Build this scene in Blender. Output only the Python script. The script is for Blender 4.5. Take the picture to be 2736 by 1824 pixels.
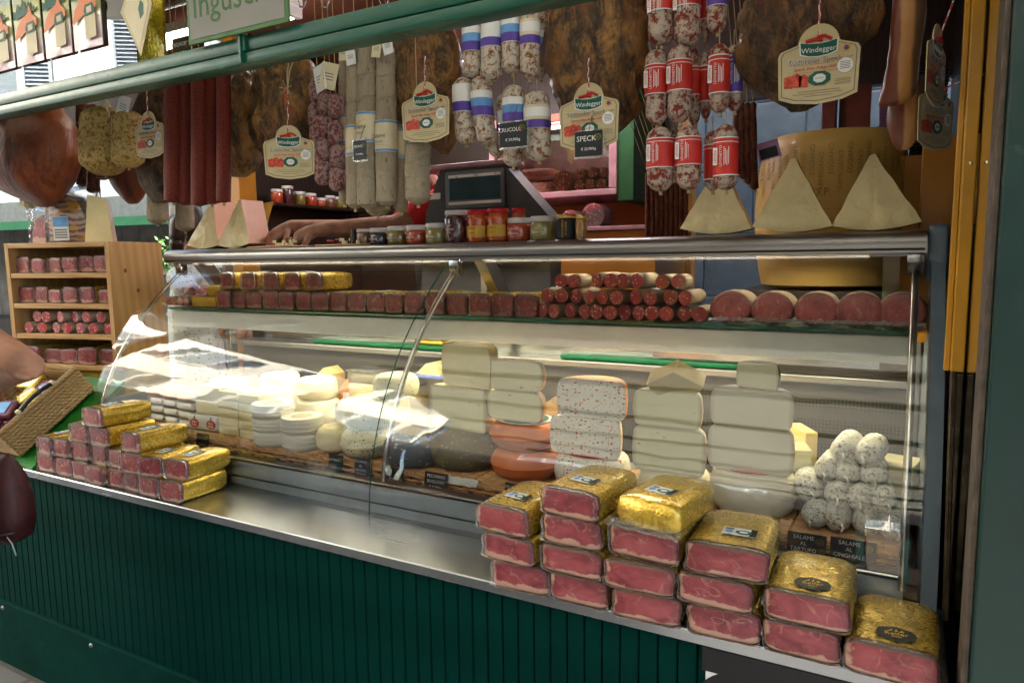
# Delicatessen market stall: refrigerated counter with cheeses, speck and hanging salami
import bpy, bmesh, math, random
from mathutils import Vector, Matrix, noise as mnoise
rad = math.radians
for _o in list(bpy.data.objects): bpy.data.objects.remove(_o)
scene = bpy.context.scene
COL = scene.collection

# ------------------------------------------------------------------ camera
PW, PH, PF = 2736.0, 1824.0, 1887.0
CAM = Vector((0.0, -1.40, 1.65))
YAW, PITCH, ROLL = 0.505, 0.1144, -0.0123
_f0 = Vector((-math.sin(YAW), math.cos(YAW), 0)); _r0 = Vector((math.cos(YAW), math.sin(YAW), 0)); _u0 = Vector((0, 0, 1))
FWD = math.cos(PITCH)*_f0 - math.sin(PITCH)*_u0
_up = math.sin(PITCH)*_f0 + math.cos(PITCH)*_u0
RGT = math.cos(ROLL)*_r0 + math.sin(ROLL)*_up
UPV = -math.sin(ROLL)*_r0 + math.cos(ROLL)*_up
cam_d = bpy.data.cameras.new('camera'); cam = bpy.data.objects.new('camera', cam_d); COL.objects.link(cam)
cam.matrix_world = Matrix(((RGT.x, UPV.x, -FWD.x, CAM.x), (RGT.y, UPV.y, -FWD.y, CAM.y), (RGT.z, UPV.z, -FWD.z, CAM.z), (0, 0, 0, 1)))
cam_d.sensor_width = 36.0; cam_d.lens = 36.0*PF/PW; cam_d.clip_end = 400; cam_d.clip_start = 0.05
scene.camera = cam

# ------------------------------------------------------------------ sky, sun, exposure
SUN_EL, SUN_AZ = rad(35), rad(40)       # azimuth measured from +Y towards +X
world = bpy.data.worlds.new('World'); scene.world = world; world.use_nodes = True
_nt = world.node_tree; _nt.nodes.clear()
_sky = _nt.nodes.new('ShaderNodeTexSky'); _sky.sky_type = 'NISHITA'; _sky.sun_disc = False
_sky.sun_elevation = SUN_EL; _sky.sun_rotation = SUN_AZ
_bg = _nt.nodes.new('ShaderNodeBackground'); _bg.inputs['Strength'].default_value = 0.065
_wo = _nt.nodes.new('ShaderNodeOutputWorld')
_nt.links.new(_sky.outputs[0], _bg.inputs[0]); _nt.links.new(_bg.outputs[0], _wo.inputs[0])
sun_d = bpy.data.lights.new('sun', 'SUN'); sun_d.energy = 5.0; sun_d.angle = rad(0.5); sun_d.color = (1, 0.95, 0.86)
sun = bpy.data.objects.new('sun', sun_d); COL.objects.link(sun)
_sd = Vector((math.sin(SUN_AZ)*math.cos(SUN_EL), math.cos(SUN_AZ)*math.cos(SUN_EL), math.sin(SUN_EL)))
sun.rotation_euler = _sd.to_track_quat('Z', 'Y').to_euler(); sun.location = (3, 3, 12)
vs = scene.view_settings; vs.view_transform = 'Standard'; vs.look = 'None'; vs.gamma = 1.0; vs.exposure = 3.55
vs.use_curve_mapping = False
scene.cycles.max_bounces = 7; scene.cycles.diffuse_bounces = 3; scene.cycles.glossy_bounces = 3; scene.cycles.transparent_max_bounces = 20; scene.cycles.caustics_reflective = False; scene.cycles.caustics_refractive = False
scene.cycles.use_denoising = True

# ------------------------------------------------------------------ helpers
K = PW/2352.0
def at(x, y, Y):
    """A point of the place seen at (x, y) of the 2352-px photograph, on the plane at depth Y."""
    d = FWD + RGT*((x*K-PW/2)/PF) - UPV*((y*K-PH/2)/PF)
    return CAM + d*((Y-CAM.y)/d.y)
def atz(x, y, Z):
    d = FWD + RGT*((x*K-PW/2)/PF) - UPV*((y*K-PH/2)/PF)
    return CAM + d*((Z-CAM.z)/d.z)
def nz(p, s=0): return mnoise.noise(Vector((p[0]+s*7.31, p[1]-s*3.7, p[2]+s*1.93)))
def fb(p, s=0): return mnoise.fractal(Vector((p[0]+s*7.31, p[1]-s*3.7, p[2]+s*1.93)), 1.0, 2.0, 3)

class MB:
    def __init__(s): s.v = []; s.f = []; s.m = []
    def add(s, vs_, fs, mi=0):
        b = len(s.v); s.v += [tuple(p) for p in vs_]
        for f in fs: s.f.append(tuple(i+b for i in f)); s.m.append(mi)
        return s
    def box(s, x0, x1, y0, y1, z0, z1, mi=0):
        return s.add([(x0,y0,z0),(x1,y0,z0),(x1,y1,z0),(x0,y1,z0),(x0,y0,z1),(x1,y0,z1),(x1,y1,z1),(x0,y1,z1)],
                     [(0,3,2,1),(4,5,6,7),(0,1,5,4),(1,2,6,5),(2,3,7,6),(3,0,4,7)], mi)
    def rbox(s, x0, x1, y0, y1, z0, z1, r=0.003, seg=2, mi=0):
        bm = bmesh.new(); bmesh.ops.create_cube(bm, size=1)
        for v in bm.verts: v.co = Vector(((x0+x1)/2+v.co.x*(x1-x0), (y0+y1)/2+v.co.y*(y1-y0), (z0+z1)/2+v.co.z*(z1-z0)))
        r = min(r, 0.49*min(x1-x0, y1-y0, z1-z0))
        bmesh.ops.bevel(bm, geom=list(bm.edges), offset=r, segments=seg, profile=0.5, affect='EDGES')
        bm.verts.index_update(); s.add([v.co[:] for v in bm.verts], [[v.index for v in f.verts] for f in bm.faces], mi); bm.free(); return s
    def loft(s, rings, c0=True, c1=True, closed=True, mi=0):
        n = len(rings[0]); b = len(s.v); vs_ = [p for r in rings for p in r]; fs = []
        for i in range(len(rings)-1):
            for j in range(n if closed else n-1):
                a = i*n+j; c = i*n+(j+1) % n
                fs.append((a, c, c+n, a+n))
        if c0 and closed: fs.append(tuple(range(n-1, -1, -1)))
        if c1 and closed: fs.append(tuple((len(rings)-1)*n+j for j in range(n)))
        return s.add(vs_, fs, mi)
    def lathe(s, prof, n=28, o=(0,0,0), mi=0, axis='Z', a0=0.0, a1=2*math.pi):
        full = abs(a1-a0-2*math.pi) < 1e-6; cnt = n if full else n+1
        rings = []
        for r, h in prof:
            ring = []
            for j in range(cnt):
                a = a0+(a1-a0)*j/n; c, d = r*math.cos(a), r*math.sin(a)
                p = (c, d, h) if axis == 'Z' else ((c, -h, d) if axis == 'Y' else (h, c, d))
                ring.append((p[0]+o[0], p[1]+o[1], p[2]+o[2]))
            rings.append(ring)
        return s.loft(rings, closed=full, mi=mi)
    def tube(s, pts, r, n=6, mi=0, cap=True):
        pts = [Vector(p) for p in pts]; rings = []; up = Vector((0.013, 0.031, 1))
        for i, p in enumerate(pts):
            d = (pts[min(i+1, len(pts)-1)]-pts[max(i-1, 0)]).normalized()
            a = d.cross(up)
            if a.length < 0.05: a = d.cross(Vector((1, 0.02, 0)))
            a.normalize(); b = a.cross(d); rr = r[i] if isinstance(r, (list, tuple)) else r
            rings.append([p+a*(rr*math.cos(t*2*math.pi/n))+b*(rr*math.sin(t*2*math.pi/n)) for t in range(n)])
        return s.loft(rings, cap, cap, mi=mi)
    def prism(s, pts, y0, y1, mi=0):
        """Polygon in x,z (counter-clockwise seen from -Y) with thickness in y."""
        n = len(pts)
        return s.add([(x, y0, z) for x, z in pts]+[(x, y1, z) for x, z in pts],
                     [tuple(range(n)), tuple(range(2*n-1, n-1, -1))]+[((i+1) % n, i, i+n, (i+1) % n+n) for i in range(n)], mi)
    def mesh(s, name, mats, smooth=None):
        me = bpy.data.meshes.new(name); me.from_pydata(s.v, [], s.f)
        for m in (mats if isinstance(mats, (list, tuple)) else [mats]): me.materials.append(m)
        if any(s.m): me.polygons.foreach_set('material_index', s.m)
        me.validate(); me.update()
        bm = bmesh.new(); bm.from_mesh(me); bmesh.ops.recalc_face_normals(bm, faces=bm.faces); bm.to_mesh(me); bm.free()
        if smooth is not None:
            me.shade_smooth(); me.set_sharp_from_angle(angle=rad(smooth))
        return me
    def build(s, name, mats, parent=None, smooth=None, loc=None, rot=None):
        return ob(name, s.mesh(name, mats, smooth), parent, loc, rot)

def ob(name, me, parent=None, loc=None, rot=None, scale=None):
    o = bpy.data.objects.new(name, me); COL.objects.link(o); o.parent = parent
    if loc is not None: o.location = loc
    if rot is not None: o.rotation_euler = rot
    if scale is not None: o.scale = scale
    return o
def tag(o, label, cat, group=None):
    o['label'] = label; o['category'] = cat
    if group: o['group'] = group
    return o
def thing(name, label, cat, loc=(0, 0, 0), rz=0.0, group=None, rot=None):
    if len(label.split()) > 16: print('LONG', label)
    o = bpy.data.objects.new(name, None); COL.objects.link(o); o.location = loc
    o.rotation_euler = rot if rot is not None else (0, 0, rz); o.empty_display_size = 0.05
    return tag(o, label, cat, group)
def struct(o): o['kind'] = 'structure'; return o
def stuff(o): o['kind'] = 'stuff'; return o
ORD = ['first', 'second', 'third', 'fourth', 'fifth', 'sixth', 'seventh', 'eighth', 'ninth', 'tenth', 'eleventh', 'twelfth', 'thirteenth', 'fourteenth', 'fifteenth', 'sixteenth', 'seventeenth', 'eighteenth', 'nineteenth', 'twentieth']
_txt = {}
def text_mesh(s, size, mat, align='CENTER', ext=0.0002, sx=1.0, shear=0.0):
    key = (s, size, mat.name, align, ext, sx, shear)
    if key in _txt: return _txt[key]
    cu = bpy.data.curves.new('lettering', 'FONT'); cu.body = s; cu.size = size; cu.align_x = align; cu.align_y = 'CENTER'
    cu.extrude = ext; cu.shear = shear; cu.resolution_u = 2
    o = bpy.data.objects.new('lettering', cu); COL.objects.link(o)
    bpy.context.view_layer.update()
    me = bpy.data.meshes.new_from_object(o.evaluated_get(bpy.context.evaluated_depsgraph_get()))
    bpy.data.objects.remove(o)
    for v in me.vertices: v.co = Vector((v.co.x*sx, -v.co.z, v.co.y))      # stands in x,z and faces -Y
    me.materials.clear(); me.materials.append(mat); me.name = 'lettering'; _txt[key] = me
    return me
def text(s, size, mat, parent, loc, rot=None, name='lettering', **kw):
    return ob(name, text_mesh(s, size, mat, **kw), parent, loc, rot)

# ------------------------------------------------------------------ materials
class N:
    """Tiny node-tree writer."""
    def __init__(s, name):
        s.mat = bpy.data.materials.new(name); s.mat.use_nodes = True; s.t = s.mat.node_tree; s.t.nodes.clear()
        s.out = s.t.nodes.new('ShaderNodeOutputMaterial'); s.b = None
    def n(s, typ, **kw):
        nd = s.t.nodes.new('ShaderNode'+typ)
        for k_, v in kw.items(): setattr(nd, k_, v)
        return nd
    def set(s, nd, k_, v):
        if v is None: return
        i = nd.inputs[k_]
        if isinstance(v, bpy.types.NodeSocket): s.t.links.new(v, i)
        elif isinstance(v, (tuple, list)) and len(v) == 3 and i.type == 'RGBA': i.default_value = (*v, 1)
        else: i.default_value = v
    def coord(s, kind='Object', scale=(1, 1, 1), rnd=False):
        tc = s.n('TexCoord'); mp = s.n('Mapping'); s.set(mp, 'Vector', tc.outputs[kind]); s.set(mp, 'Scale', scale)
        if rnd:
            oi = s.n('ObjectInfo'); c = s.n('CombineXYZ'); m = s.math('MULTIPLY', oi.outputs['Random'], 37.0)
            for a in 'XYZ': s.set(c, a, m)
            s.set(mp, 'Location', c.outputs[0])
        return mp.outputs[0]
    def math(s, op, a, b=None, c=None, clamp=False):
        m = s.n('Math', operation=op); m.use_clamp = clamp; s.set(m, 0, a); s.set(m, 1, b)
        if c is not None: s.set(m, 2, c)
        return m.outputs[0]
    def noise(s, vec, scale=5, detail=3, rough=0.55, dist=0.0, col=False):
        m = s.n('TexNoise'); s.set(m, 'Vector', vec); s.set(m, 'Scale', scale); s.set(m, 'Detail', detail); s.set(m, 'Roughness', rough); s.set(m, 'Distortion', dist)
        return m.outputs['Color' if col else 0]
    def voro(s, vec, scale=5, feature='F1', out=0, rnd=1.0):
        m = s.n('TexVoronoi', feature=feature); s.set(m, 'Vector', vec); s.set(m, 'Scale', scale); s.set(m, 'Randomness', rnd)
        return m.outputs[out]
    def wave(s, vec, scale=5, dist=2, detail=2, typ='BANDS', direction='X', dscale=1.0):
        m = s.n('TexWave', wave_type=typ); 
        if typ == 'BANDS': m.bands_direction = direction
        s.set(m, 'Vector', vec); s.set(m, 'Scale', scale); s.set(m, 'Distortion', dist); s.set(m, 'Detail', detail); s.set(m, 'Detail Scale', dscale)
        return m.outputs['Fac']
    def ramp(s, fac, stops, interp='LINEAR'):
        m = s.n('ValToRGB'); s.set(m, 0, fac); cr = m.color_ramp; cr.interpolation = interp
        while len(cr.elements) < len(stops): cr.elements.new(0.5)
        for e, (p, c) in zip(cr.elements, stops):
            e.position = p; e.color = (*c, 1) if isinstance(c, (tuple, list)) else (c, c, c, 1)
        return m.outputs[0]
    def mix(s, fac, a, b, typ='MIX'):
        m = s.n('Mix', data_type='RGBA', blend_type=typ); s.set(m, 0, fac); s.set(m, 6, a); s.set(m, 7, b); return m.outputs[2]
    def sep(s, v):
        m = s.n('SeparateXYZ'); s.set(m, 0, v); return m.outputs
    def bump(s, h, strength=0.3, dist=0.01, nrm=None):
        m = s.n('Bump'); s.set(m, 'Strength', strength); s.set(m, 'Distance', dist); s.set(m, 'Height', h)
        if nrm is not None: s.set(m, 'Normal', nrm)
        return m.outputs[0]
    def pbr(s, color, rough=0.5, metal=0.0, bump=None, coat=0.0, crough=0.05, spec=0.5, sss=0.0, emit=None, estr=0.0, alpha=None, sheen=0.0, coatn=None):
        b = s.n('BsdfPrincipled'); s.b = b
        s.set(b, 'Base Color', color); s.set(b, 'Roughness', rough); s.set(b, 'Metallic', metal); s.set(b, 'Specular IOR Level', spec)
        s.set(b, 'Coat Weight', coat); s.set(b, 'Coat Roughness', crough)
        if sss: s.set(b, 'Subsurface Weight', sss); s.set(b, 'Subsurface Radius', (0.02, 0.012, 0.008)); s.set(b, 'Subsurface Scale', 0.3)
        if bump is not None: s.set(b, 'Normal', bump)
        if coatn is not None: s.set(b, 'Coat Normal', coatn)
        if emit is not None: s.set(b, 'Emission Color', emit); s.set(b, 'Emission Strength', estr)
        if alpha is not None: s.set(b, 'Alpha', alpha)
        if sheen: s.set(b, 'Sheen Weight', sheen)
        s.t.links.new(b.outputs[0], s.out.inputs[0]); return s.mat

def plain(name, col, rough=0.5, metal=0.0, var=0.12, vs_=18, bs=0.0, bscale=60, coat=0.0, spec=0.3, rnd=True, sss=0):
    m = N(name); c = m.coord('Object', rnd=rnd); nz_ = m.noise(c, vs_, 4)
    col2 = tuple(x*(1-var*1.6) for x in col); col3 = tuple(min(1, x*(1+var)) for x in col)
    cc = m.ramp(nz_, [(0.3, col2), (0.7, col3)])
    bp = m.bump(m.noise(c, bscale, 3), bs, 0.004) if bs else None
    rg = m.math('ADD', m.math('MULTIPLY', m.noise(c, vs_*2.3, 3), 0.25), rough-0.12, clamp=True)
    return m.pbr(cc, rg, metal, bp, coat=coat, spec=spec, sss=sss)

def mk_glass(name, tint=(0.93, 0.97, 0.95), rough=0.0, boost=1.0, wob=0.0, alpha=0.0, acol=(0.8, 0.8, 0.8)):
    m = N(name); fr = m.n('Fresnel'); m.set(fr, 'IOR', 1.5)
    gl = m.n('BsdfGlossy'); m.set(gl, 'Color', (1, 1, 1)); m.set(gl, 'Roughness', rough)
    tr = m.n('BsdfTransparent'); m.set(tr, 'Color', tint)
    if wob:
        bp = m.bump(m.noise(m.coord('Object'), wob[0], 2), wob[1], wob[2]); m.set(gl, 'Normal', bp); m.set(fr, 'Normal', bp)
    fac = m.math('MULTIPLY', fr.outputs[0], boost, clamp=True)
    base = tr.outputs[0]
    if alpha:
        df = m.n('BsdfDiffuse'); m.set(df, 'Color', acol); mx0 = m.n('MixShader'); m.set(mx0, 0, alpha); m.t.links.new(base, mx0.inputs[1]); m.t.links.new(df.outputs[0], mx0.inputs[2]); base = mx0.outputs[0]
    mx = m.n('MixShader'); m.set(mx, 0, fac); m.t.links.new(base, mx.inputs[1]); m.t.links.new(gl.outputs[0], mx.inputs[2])
    m.t.links.new(mx.outputs[0], m.out.inputs[0]); return m.mat

def mk_steel(name, col=(0.55, 0.55, 0.56), rough=0.28, stretch=(0.6, 60, 60), bs=0.02):
    m = N(name); c = m.coord('Object', stretch); n1 = m.noise(c, 6, 4, 0.6); n2 = m.noise(m.coord('Object'), 3, 1)
    cc = m.mix(m.math('MULTIPLY', n2, 0.6), col, tuple(x*0.72 for x in col))
    rg = m.math('ADD', m.math('MULTIPLY', n1, 0.06), m.math('MULTIPLY_ADD', n2, 0.2, rough-0.13))
    return m.pbr(cc, rg, 0.95, m.bump(n1, bs, 0.002))

def mk_paint(name, col, rough=0.35, chips=0.0, chipcol=(0.35, 0.33, 0.3), dirt=0.25, wear=9, spec=0.5):
    m = N(name); c = m.coord('Object'); a = m.noise(c, 3.5, 5); b = m.noise(c, 30, 4)
    cc = m.ramp(a, [(0.3, tuple(x*(1-dirt) for x in col)), (0.7, tuple(x*(1+dirt*0.5) for x in col))])
    if chips:
        ch = m.ramp(m.noise(c, wear, 6, 0.75), [(0.66-chips*0.05, 0.0), (0.69-chips*0.05, 1.0)])
        sp = m.ramp(m.voro(c, 55), [(0.03, 1.0), (0.06, 0.0)])
        cc = m.mix(m.math('MAXIMUM', m.math('MULTIPLY', ch, chips), m.math('MULTIPLY', sp, chips*0.5)), cc, chipcol)
    rg = m.math('ADD', m.math('MULTIPLY', b, 0.25), rough-0.1)
    return m.pbr(cc, rg, 0, m.bump(m.noise(c, 45, 3), 0.12, 0.003), spec=spec)

def mk_wood(name, c0=(0.62, 0.36, 0.14), c1=(0.42, 0.2, 0.06), axis=0, sc=14, rough=0.45):
    m = N(name); st = [9, 9, 9]; st[axis] = 0.7
    c = m.coord('Object', tuple(st), rnd=True); w = m.wave(c, sc*0.16, 4.0, 3, direction='DIAGONAL', dscale=0.7); f = m.noise(m.coord('Object', tuple(8 if i != axis else 0.3 for i in range(3)), rnd=True), 14, 3)
    cc = m.mix(m.math('MULTIPLY', w, 0.75), c0, c1); cc = m.mix(m.math('MULTIPLY', f, 0.35), cc, c1)
    return m.pbr(cc, rough, 0, m.bump(f, 0.08, 0.002), coat=0.08)

def mk_meat(name, meat=(0.42, 0.055, 0.075), dark=(0.22, 0.02, 0.035), fat=(0.78, 0.46, 0.36), fatline=0.2, veins=1.0, crust=0.9, side=0.04, vscale=4.0, film=0.32):
    m = N(name); g = m.n('TexCoord').outputs['Generated']; gx, gy, gz = m.sep(g); c = m.coord('Generated', (1.6, 1.6, 1.0), rnd=True)
    nb = m.noise(c, 2.6, 4); nf = m.noise(c, 9, 4); nl = m.noise(c, 1.7, 2, dist=0.6)
    body = m.ramp(nl, [(0.3, dark), (0.5, meat), (0.72, tuple(min(1, x*1.25+0.015) for x in meat))])
    body = m.mix(m.math('MULTIPLY', m.ramp(gz, [(0.55, 0.0), (0.98, 1.0)]), 0.55), body, dark)
    ex = m.math('MULTIPLY', m.math('ABSOLUTE', m.math('SUBTRACT', gx, 0.5)), 2.0); ez = m.math('MULTIPLY', m.math('ABSOLUTE', m.math('SUBTRACT', gz, 0.5)), 2.0)
    eg = m.math('ADD', m.math('MAXIMUM', ex, ez), m.math('MULTIPLY_ADD', nb, 0.3, -0.15)); body = m.mix(m.math('MULTIPLY', m.ramp(eg, [(0.62, 0.0), (0.98, 1.0)]), 0.7), body, dark)
    # muscle seams: thin contour lines of slow noise fields
    cl = m.coord('Generated', (1.0, 1.0, 0.62), rnd=True); cc = body
    for sc_, wd, amt, off in ((1.9, 0.013, 0.8, 0.0), (3.1, 0.012, 0.5, 0.04), (1.3, 0.008, 0.6, -0.05)):
        nn = m.noise(cl, sc_*vscale*0.25, 2, 0.5, 0.35); ln = m.ramp(m.math('ABSOLUTE', m.math('SUBTRACT', nn, 0.5+off)), [(wd*0.25, 1.0), (wd, 0.0)])
        br = m.ramp(m.noise(c, 3.4+sc_, 2), [(0.38, 0.0), (0.6, 1.0)]); cc = m.mix(m.math('MULTIPLY', m.math('MULTIPLY', ln, br), amt*veins), cc, fat)
    # pockets of fat
    pk = m.ramp(m.noise(c, 2.3, 3, 0.6, 0.5), [(0.66, 0.0), (0.7, 1.0)]); cc = m.mix(m.math('MULTIPLY', pk, 0.75*veins), cc, fat)
    mb = m.ramp(nf, [(0.62, 0.0), (0.75, 1.0)]); cc = m.mix(m.math('MULTIPLY', mb, 0.12*veins), cc, fat)
    # fat along the lower edge and sides, dark spiced crust on top
    fz = m.math('ADD', gz, m.math('MULTIPLY_ADD', nb, 0.5, -0.25)); fm = m.ramp(fz, [(fatline-0.02, 1.0), (fatline+0.03, 0.0)])
    fx = m.math('ADD', gx, m.math('MULTIPLY_ADD', nb, 0.3, -0.15)); fs = m.ramp(fx, [(side, 1.0), (side+0.04, 0.0)])
    fcol = m.mix(nf, fat, tuple(x*0.72 for x in fat)); fcol = m.mix(m.ramp(gz, [(0.0, 0.8), (0.06, 0.0)]), fcol, (0.45, 0.2, 0.08))
    cc = m.mix(m.math('MAXIMUM', fm, fs), cc, fcol)
    cz = m.math('ADD', gz, m.math('MULTIPLY_ADD', nf, 0.14, -0.07)); cm = m.ramp(cz, [(crust-0.02, 0.0), (crust+0.02, 1.0)])
    cc = m.mix(cm, cc, m.mix(nf, (0.05, 0.018, 0.02), (0.16, 0.09, 0.04)))
    wr = m.noise(m.coord('Generated', (3, 3, 1), rnd=True), 6, 4, 0.6, 1.2)
    return m.pbr(cc, 0.42, 0, m.bump(nf, 0.15, 0.004), coat=film, crough=0.12, coatn=m.bump(wr, 0.35, 0.012), sss=0.0)

def mk_foil(name, col=(0.66, 0.43, 0.06), rough=0.28, sc=60, bs=0.4):
    m = N(name); c = m.coord('Object', rnd=True); a = m.voro(m.coord('Object', (1, 0.7, 1), rnd=True), sc, 'DISTANCE_TO_EDGE'); b = m.noise(c, sc*2.2, 4, 0.6, 0.8)
    d2 = m.voro(m.coord('Object', (1, 0.45, 1), rnd=True), sc*0.36, 'DISTANCE_TO_EDGE'); h = m.math('ADD', m.math('ADD', m.math('MULTIPLY', m.math('MINIMUM', a, 0.2), 0.8), m.math('MULTIPLY', m.math('MINIMUM', d2, 0.3), 2.2)), m.math('MULTIPLY', b, 0.25))
    cc = m.ramp(m.noise(c, 7, 3), [(0.3, tuple(x*0.66 for x in col)), (0.7, col)])
    rg = m.math('MULTIPLY_ADD', b, 0.3, rough-0.15)
    return m.pbr(cc, rg, 0.62, m.bump(h, bs, 0.005), coat=0.5, crough=0.1)

def mk_salami(name, red=(0.3, 0.055, 0.035), mould=(0.62, 0.56, 0.48), amt=0.5, sc=40, stretch=1.0, fine=1.0, rough=0.75):
    m = N(name); c = m.coord('Object', (1, 1, stretch), rnd=True); a = m.noise(c, sc, 5, 0.62, 0.4); b = m.noise(c, sc*3.2, 3)
    f = m.math('ADD', m.math('MULTIPLY', a, 0.75), m.math('MULTIPLY', b, 0.25*fine))
    lo = 0.62-amt*0.26
    cc = m.ramp(f, [(lo-0.05, red), (lo+0.05, mould), (lo+0.25, tuple(min(1, x*1.15) for x in mould))])
    cc = m.mix(m.math('MULTIPLY', m.noise(c, 9, 2), 0.4), cc, tuple(x*0.62 for x in mould), 'MULTIPLY')
    return m.pbr(cc, rough, 0, m.bump(m.math('ADD', a, b), 0.5, 0.004), spec=0.2)

def mk_slice(name, meat=(0.3, 0.035, 0.04), fat=(0.75, 0.46, 0.38), sc=34, amt=0.6):
    m = N(name); c = m.coord('Object', rnd=True); v = m.voro(c, sc*4.5, 'F1'); col = m.n('TexVoronoi', feature='F1'); m.set(col, 'Vector', c); m.set(col, 'Scale', sc*4.5)
    r = m.sep(col.outputs['Color'])[0]; k_ = m.ramp(r, [(1-amt*0.55, 0.0), (1-amt*0.5, 1.0)]); d = m.ramp(v, [(0.3, 1.0), (0.48, 0.0)])
    cc = m.mix(m.math('MULTIPLY', k_, m.math('MULTIPLY', d, 0.9)), m.ramp(m.noise(c, 60, 3), [(0.35, meat), (0.7, tuple(x*1.7 for x in meat))]), fat)
    return m.pbr(cc, 0.4, 0, m.bump(m.noise(c, 120, 3), 0.1, 0.002), coat=0.6, crough=0.15)

def mk_crust(name, base=(0.085, 0.045, 0.02), hi=(0.24, 0.12, 0.035), red=(0.17, 0.055, 0.015), sc=20, edge=0.75, bs=1.0):
    m = N(name); c = m.coord('Object', (1, 1, 0.55), rnd=True); a = m.noise(c, sc, 6, 0.66, 0.8); b = m.noise(c, sc*5, 5, 0.7); d = m.noise(m.coord('Object', (1, 1, 0.4), rnd=True), sc*0.6, 3, 0.5, 1.2)
    cc = m.ramp(m.math('ADD', m.math('MULTIPLY', a, 0.65), m.math('MULTIPLY', b, 0.35)), [(0.38, tuple(x*0.18 for x in base)), (0.48, tuple(x*0.75 for x in base)), (0.57, tuple(x*0.8 for x in hi)), (0.68, tuple(x*1.35 for x in hi))])
    cc = m.mix(m.ramp(d, [(0.5, 0.0), (0.72, 0.85)]), cc, red)
    gx, gy, gz = m.sep(m.n('TexCoord').outputs['Generated']); eg = m.math('ADD', m.math('MULTIPLY', m.math('ABSOLUTE', m.math('SUBTRACT', gx, 0.5)), 2.0), m.math('MULTIPLY_ADD', d, 0.7, -0.35)); cc = m.mix(m.math('MULTIPLY', m.ramp(eg, [(0.72, 0.0), (0.95, 1.0)]), edge), cc, m.mix(b, (0.2, 0.085, 0.02), (0.42, 0.22, 0.06)))
    sp = m.ramp(m.voro(c, sc*26), [(0.06, 1.0), (0.16, 0.0)]); cc = m.mix(m.math('MULTIPLY', sp, m.math('MULTIPLY', b, 0.8)), cc, (0.42, 0.34, 0.2))
    return m.pbr(cc, m.math('MULTIPLY_ADD', b, 0.45, 0.16), 0, m.bump(m.math('ADD', a, m.math('MULTIPLY', b, 0.4)), bs, 0.02), spec=0.35)

def mk_cheese(name, col, var=0.1, specks=None, ssc=70, samt=0.1, coat=0.35, rough=0.45, bs=0.12, rind=None, bsc=60, bd=0.003):
    m = N(name); c = m.coord('Object', rnd=True); a = m.noise(c, 9, 4); cc = m.ramp(a, [(0.3, tuple(x*(1-var) for x in col)), (0.7, tuple(min(1, x*(1+var*0.4)) for x in col))])
    if specks:
        for i, sc_ in enumerate(specks):
            v = m.n('TexVoronoi', feature='F1'); m.set(v, 'Vector', m.coord('Object', (1.0, 1.0, 1.9), rnd=True)); m.set(v, 'Scale', ssc*(1+0.6*i))
            k_ = m.ramp(m.sep(v.outputs['Color'])[0], [(1-samt, 0.0), (1-samt+0.02, 1.0)]); d = m.ramp(v.outputs[0], [(0.26, 1.0), (0.4, 0.0)])
            cc = m.mix(m.math('MULTIPLY', k_, d), cc, sc_)
    if rind:
        g = m.n('TexCoord').outputs['Generated']; gx, gy, gz = m.sep(g)
        ex = m.math('MULTIPLY', m.math('ABSOLUTE', m.math('SUBTRACT', gx, 0.5)), 2.0); ez = m.math('MULTIPLY', m.math('ABSOLUTE', m.math('SUBTRACT', gz, 0.5)), 2.0)
        e = m.math('ADD', m.math('MAXIMUM', ex, ez), m.math('MULTIPLY_ADD', a, 0.06, -0.03)); cc = m.mix(m.ramp(e, [(0.86, 0.0), (0.99, 1.0)]), cc, rind)
    wr = m.noise(m.coord('Object', (1, 1, 1), rnd=True), 30, 4, 0.62, 2.0)
    return m.pbr(cc, rough, 0, m.bump(m.noise(c, bsc, 4), bs, bd), coat=coat, crough=0.1, coatn=m.bump(wr, 0.7, 0.02), sss=0.05, spec=0.3)

def emis(name, col, s):
    m = N(name); e = m.n('Emission'); m.set(e, 0, (*col, 1)); m.set(e, 1, s); m.t.links.new(e.outputs[0], m.out.inputs[0]); return m.mat

M = {}
M['steel'] = mk_steel('brushed stainless steel', (0.36, 0.37, 0.39), 0.23)
M['steel_dark'] = mk_steel('grey anodised aluminium', (0.3, 0.29, 0.28), 0.36)
M['chrome'] = mk_steel('polished tube', (0.62, 0.62, 0.6), 0.16, (30, 30, 1))
M['green'] = mk_paint('dark green paint', (0.0006399, 0.02719, 0.0216), 0.5, 0.4, (0.03999, 0.07997, 0.06797), 0.35, spec=0.04)
M['green_post'] = mk_paint('worn green paint', (0.002718, 0.02718, 0.02129), 0.36, 0.35, (0.07247, 0.07702, 0.06343), 0.3)
M['green_beam'] = mk_paint('glossy green paint', (0.00492, 0.082, 0.05084), 0.3, 0.45, (0.0984, 0.205, 0.164), 0.3, 14)
M['bright_green'] = plain('bright green board', (0.00984, 0.1476, 0.01722), 0.4)
M['emerald'] = plain('emerald plastic', (0.003, 0.132, 0.054), 0.35)
M['grey_panel'] = plain('blue grey enamel', (0.4785, 0.5655, 0.6235), 0.35, var=0.06)
M['grey_end'] = plain('slate grey moulding', (0.13, 0.17, 0.21), 0.35, var=0.08)
M['white_panel'] = plain('white enamel', (0.7437, 0.7544, 0.7013), 0.3, var=0.03)
M['dark'] = plain('black plastic', (0.012, 0.012, 0.013), 0.4)
M['dark_wood'] = mk_wood('dark brown boards', (0.03, 0.0132, 0.006), (0.015, 0.006, 0.0036), 2)
M['salmon'] = plain('salmon painted boards', (0.2016, 0.072, 0.048), 0.5)
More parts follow.
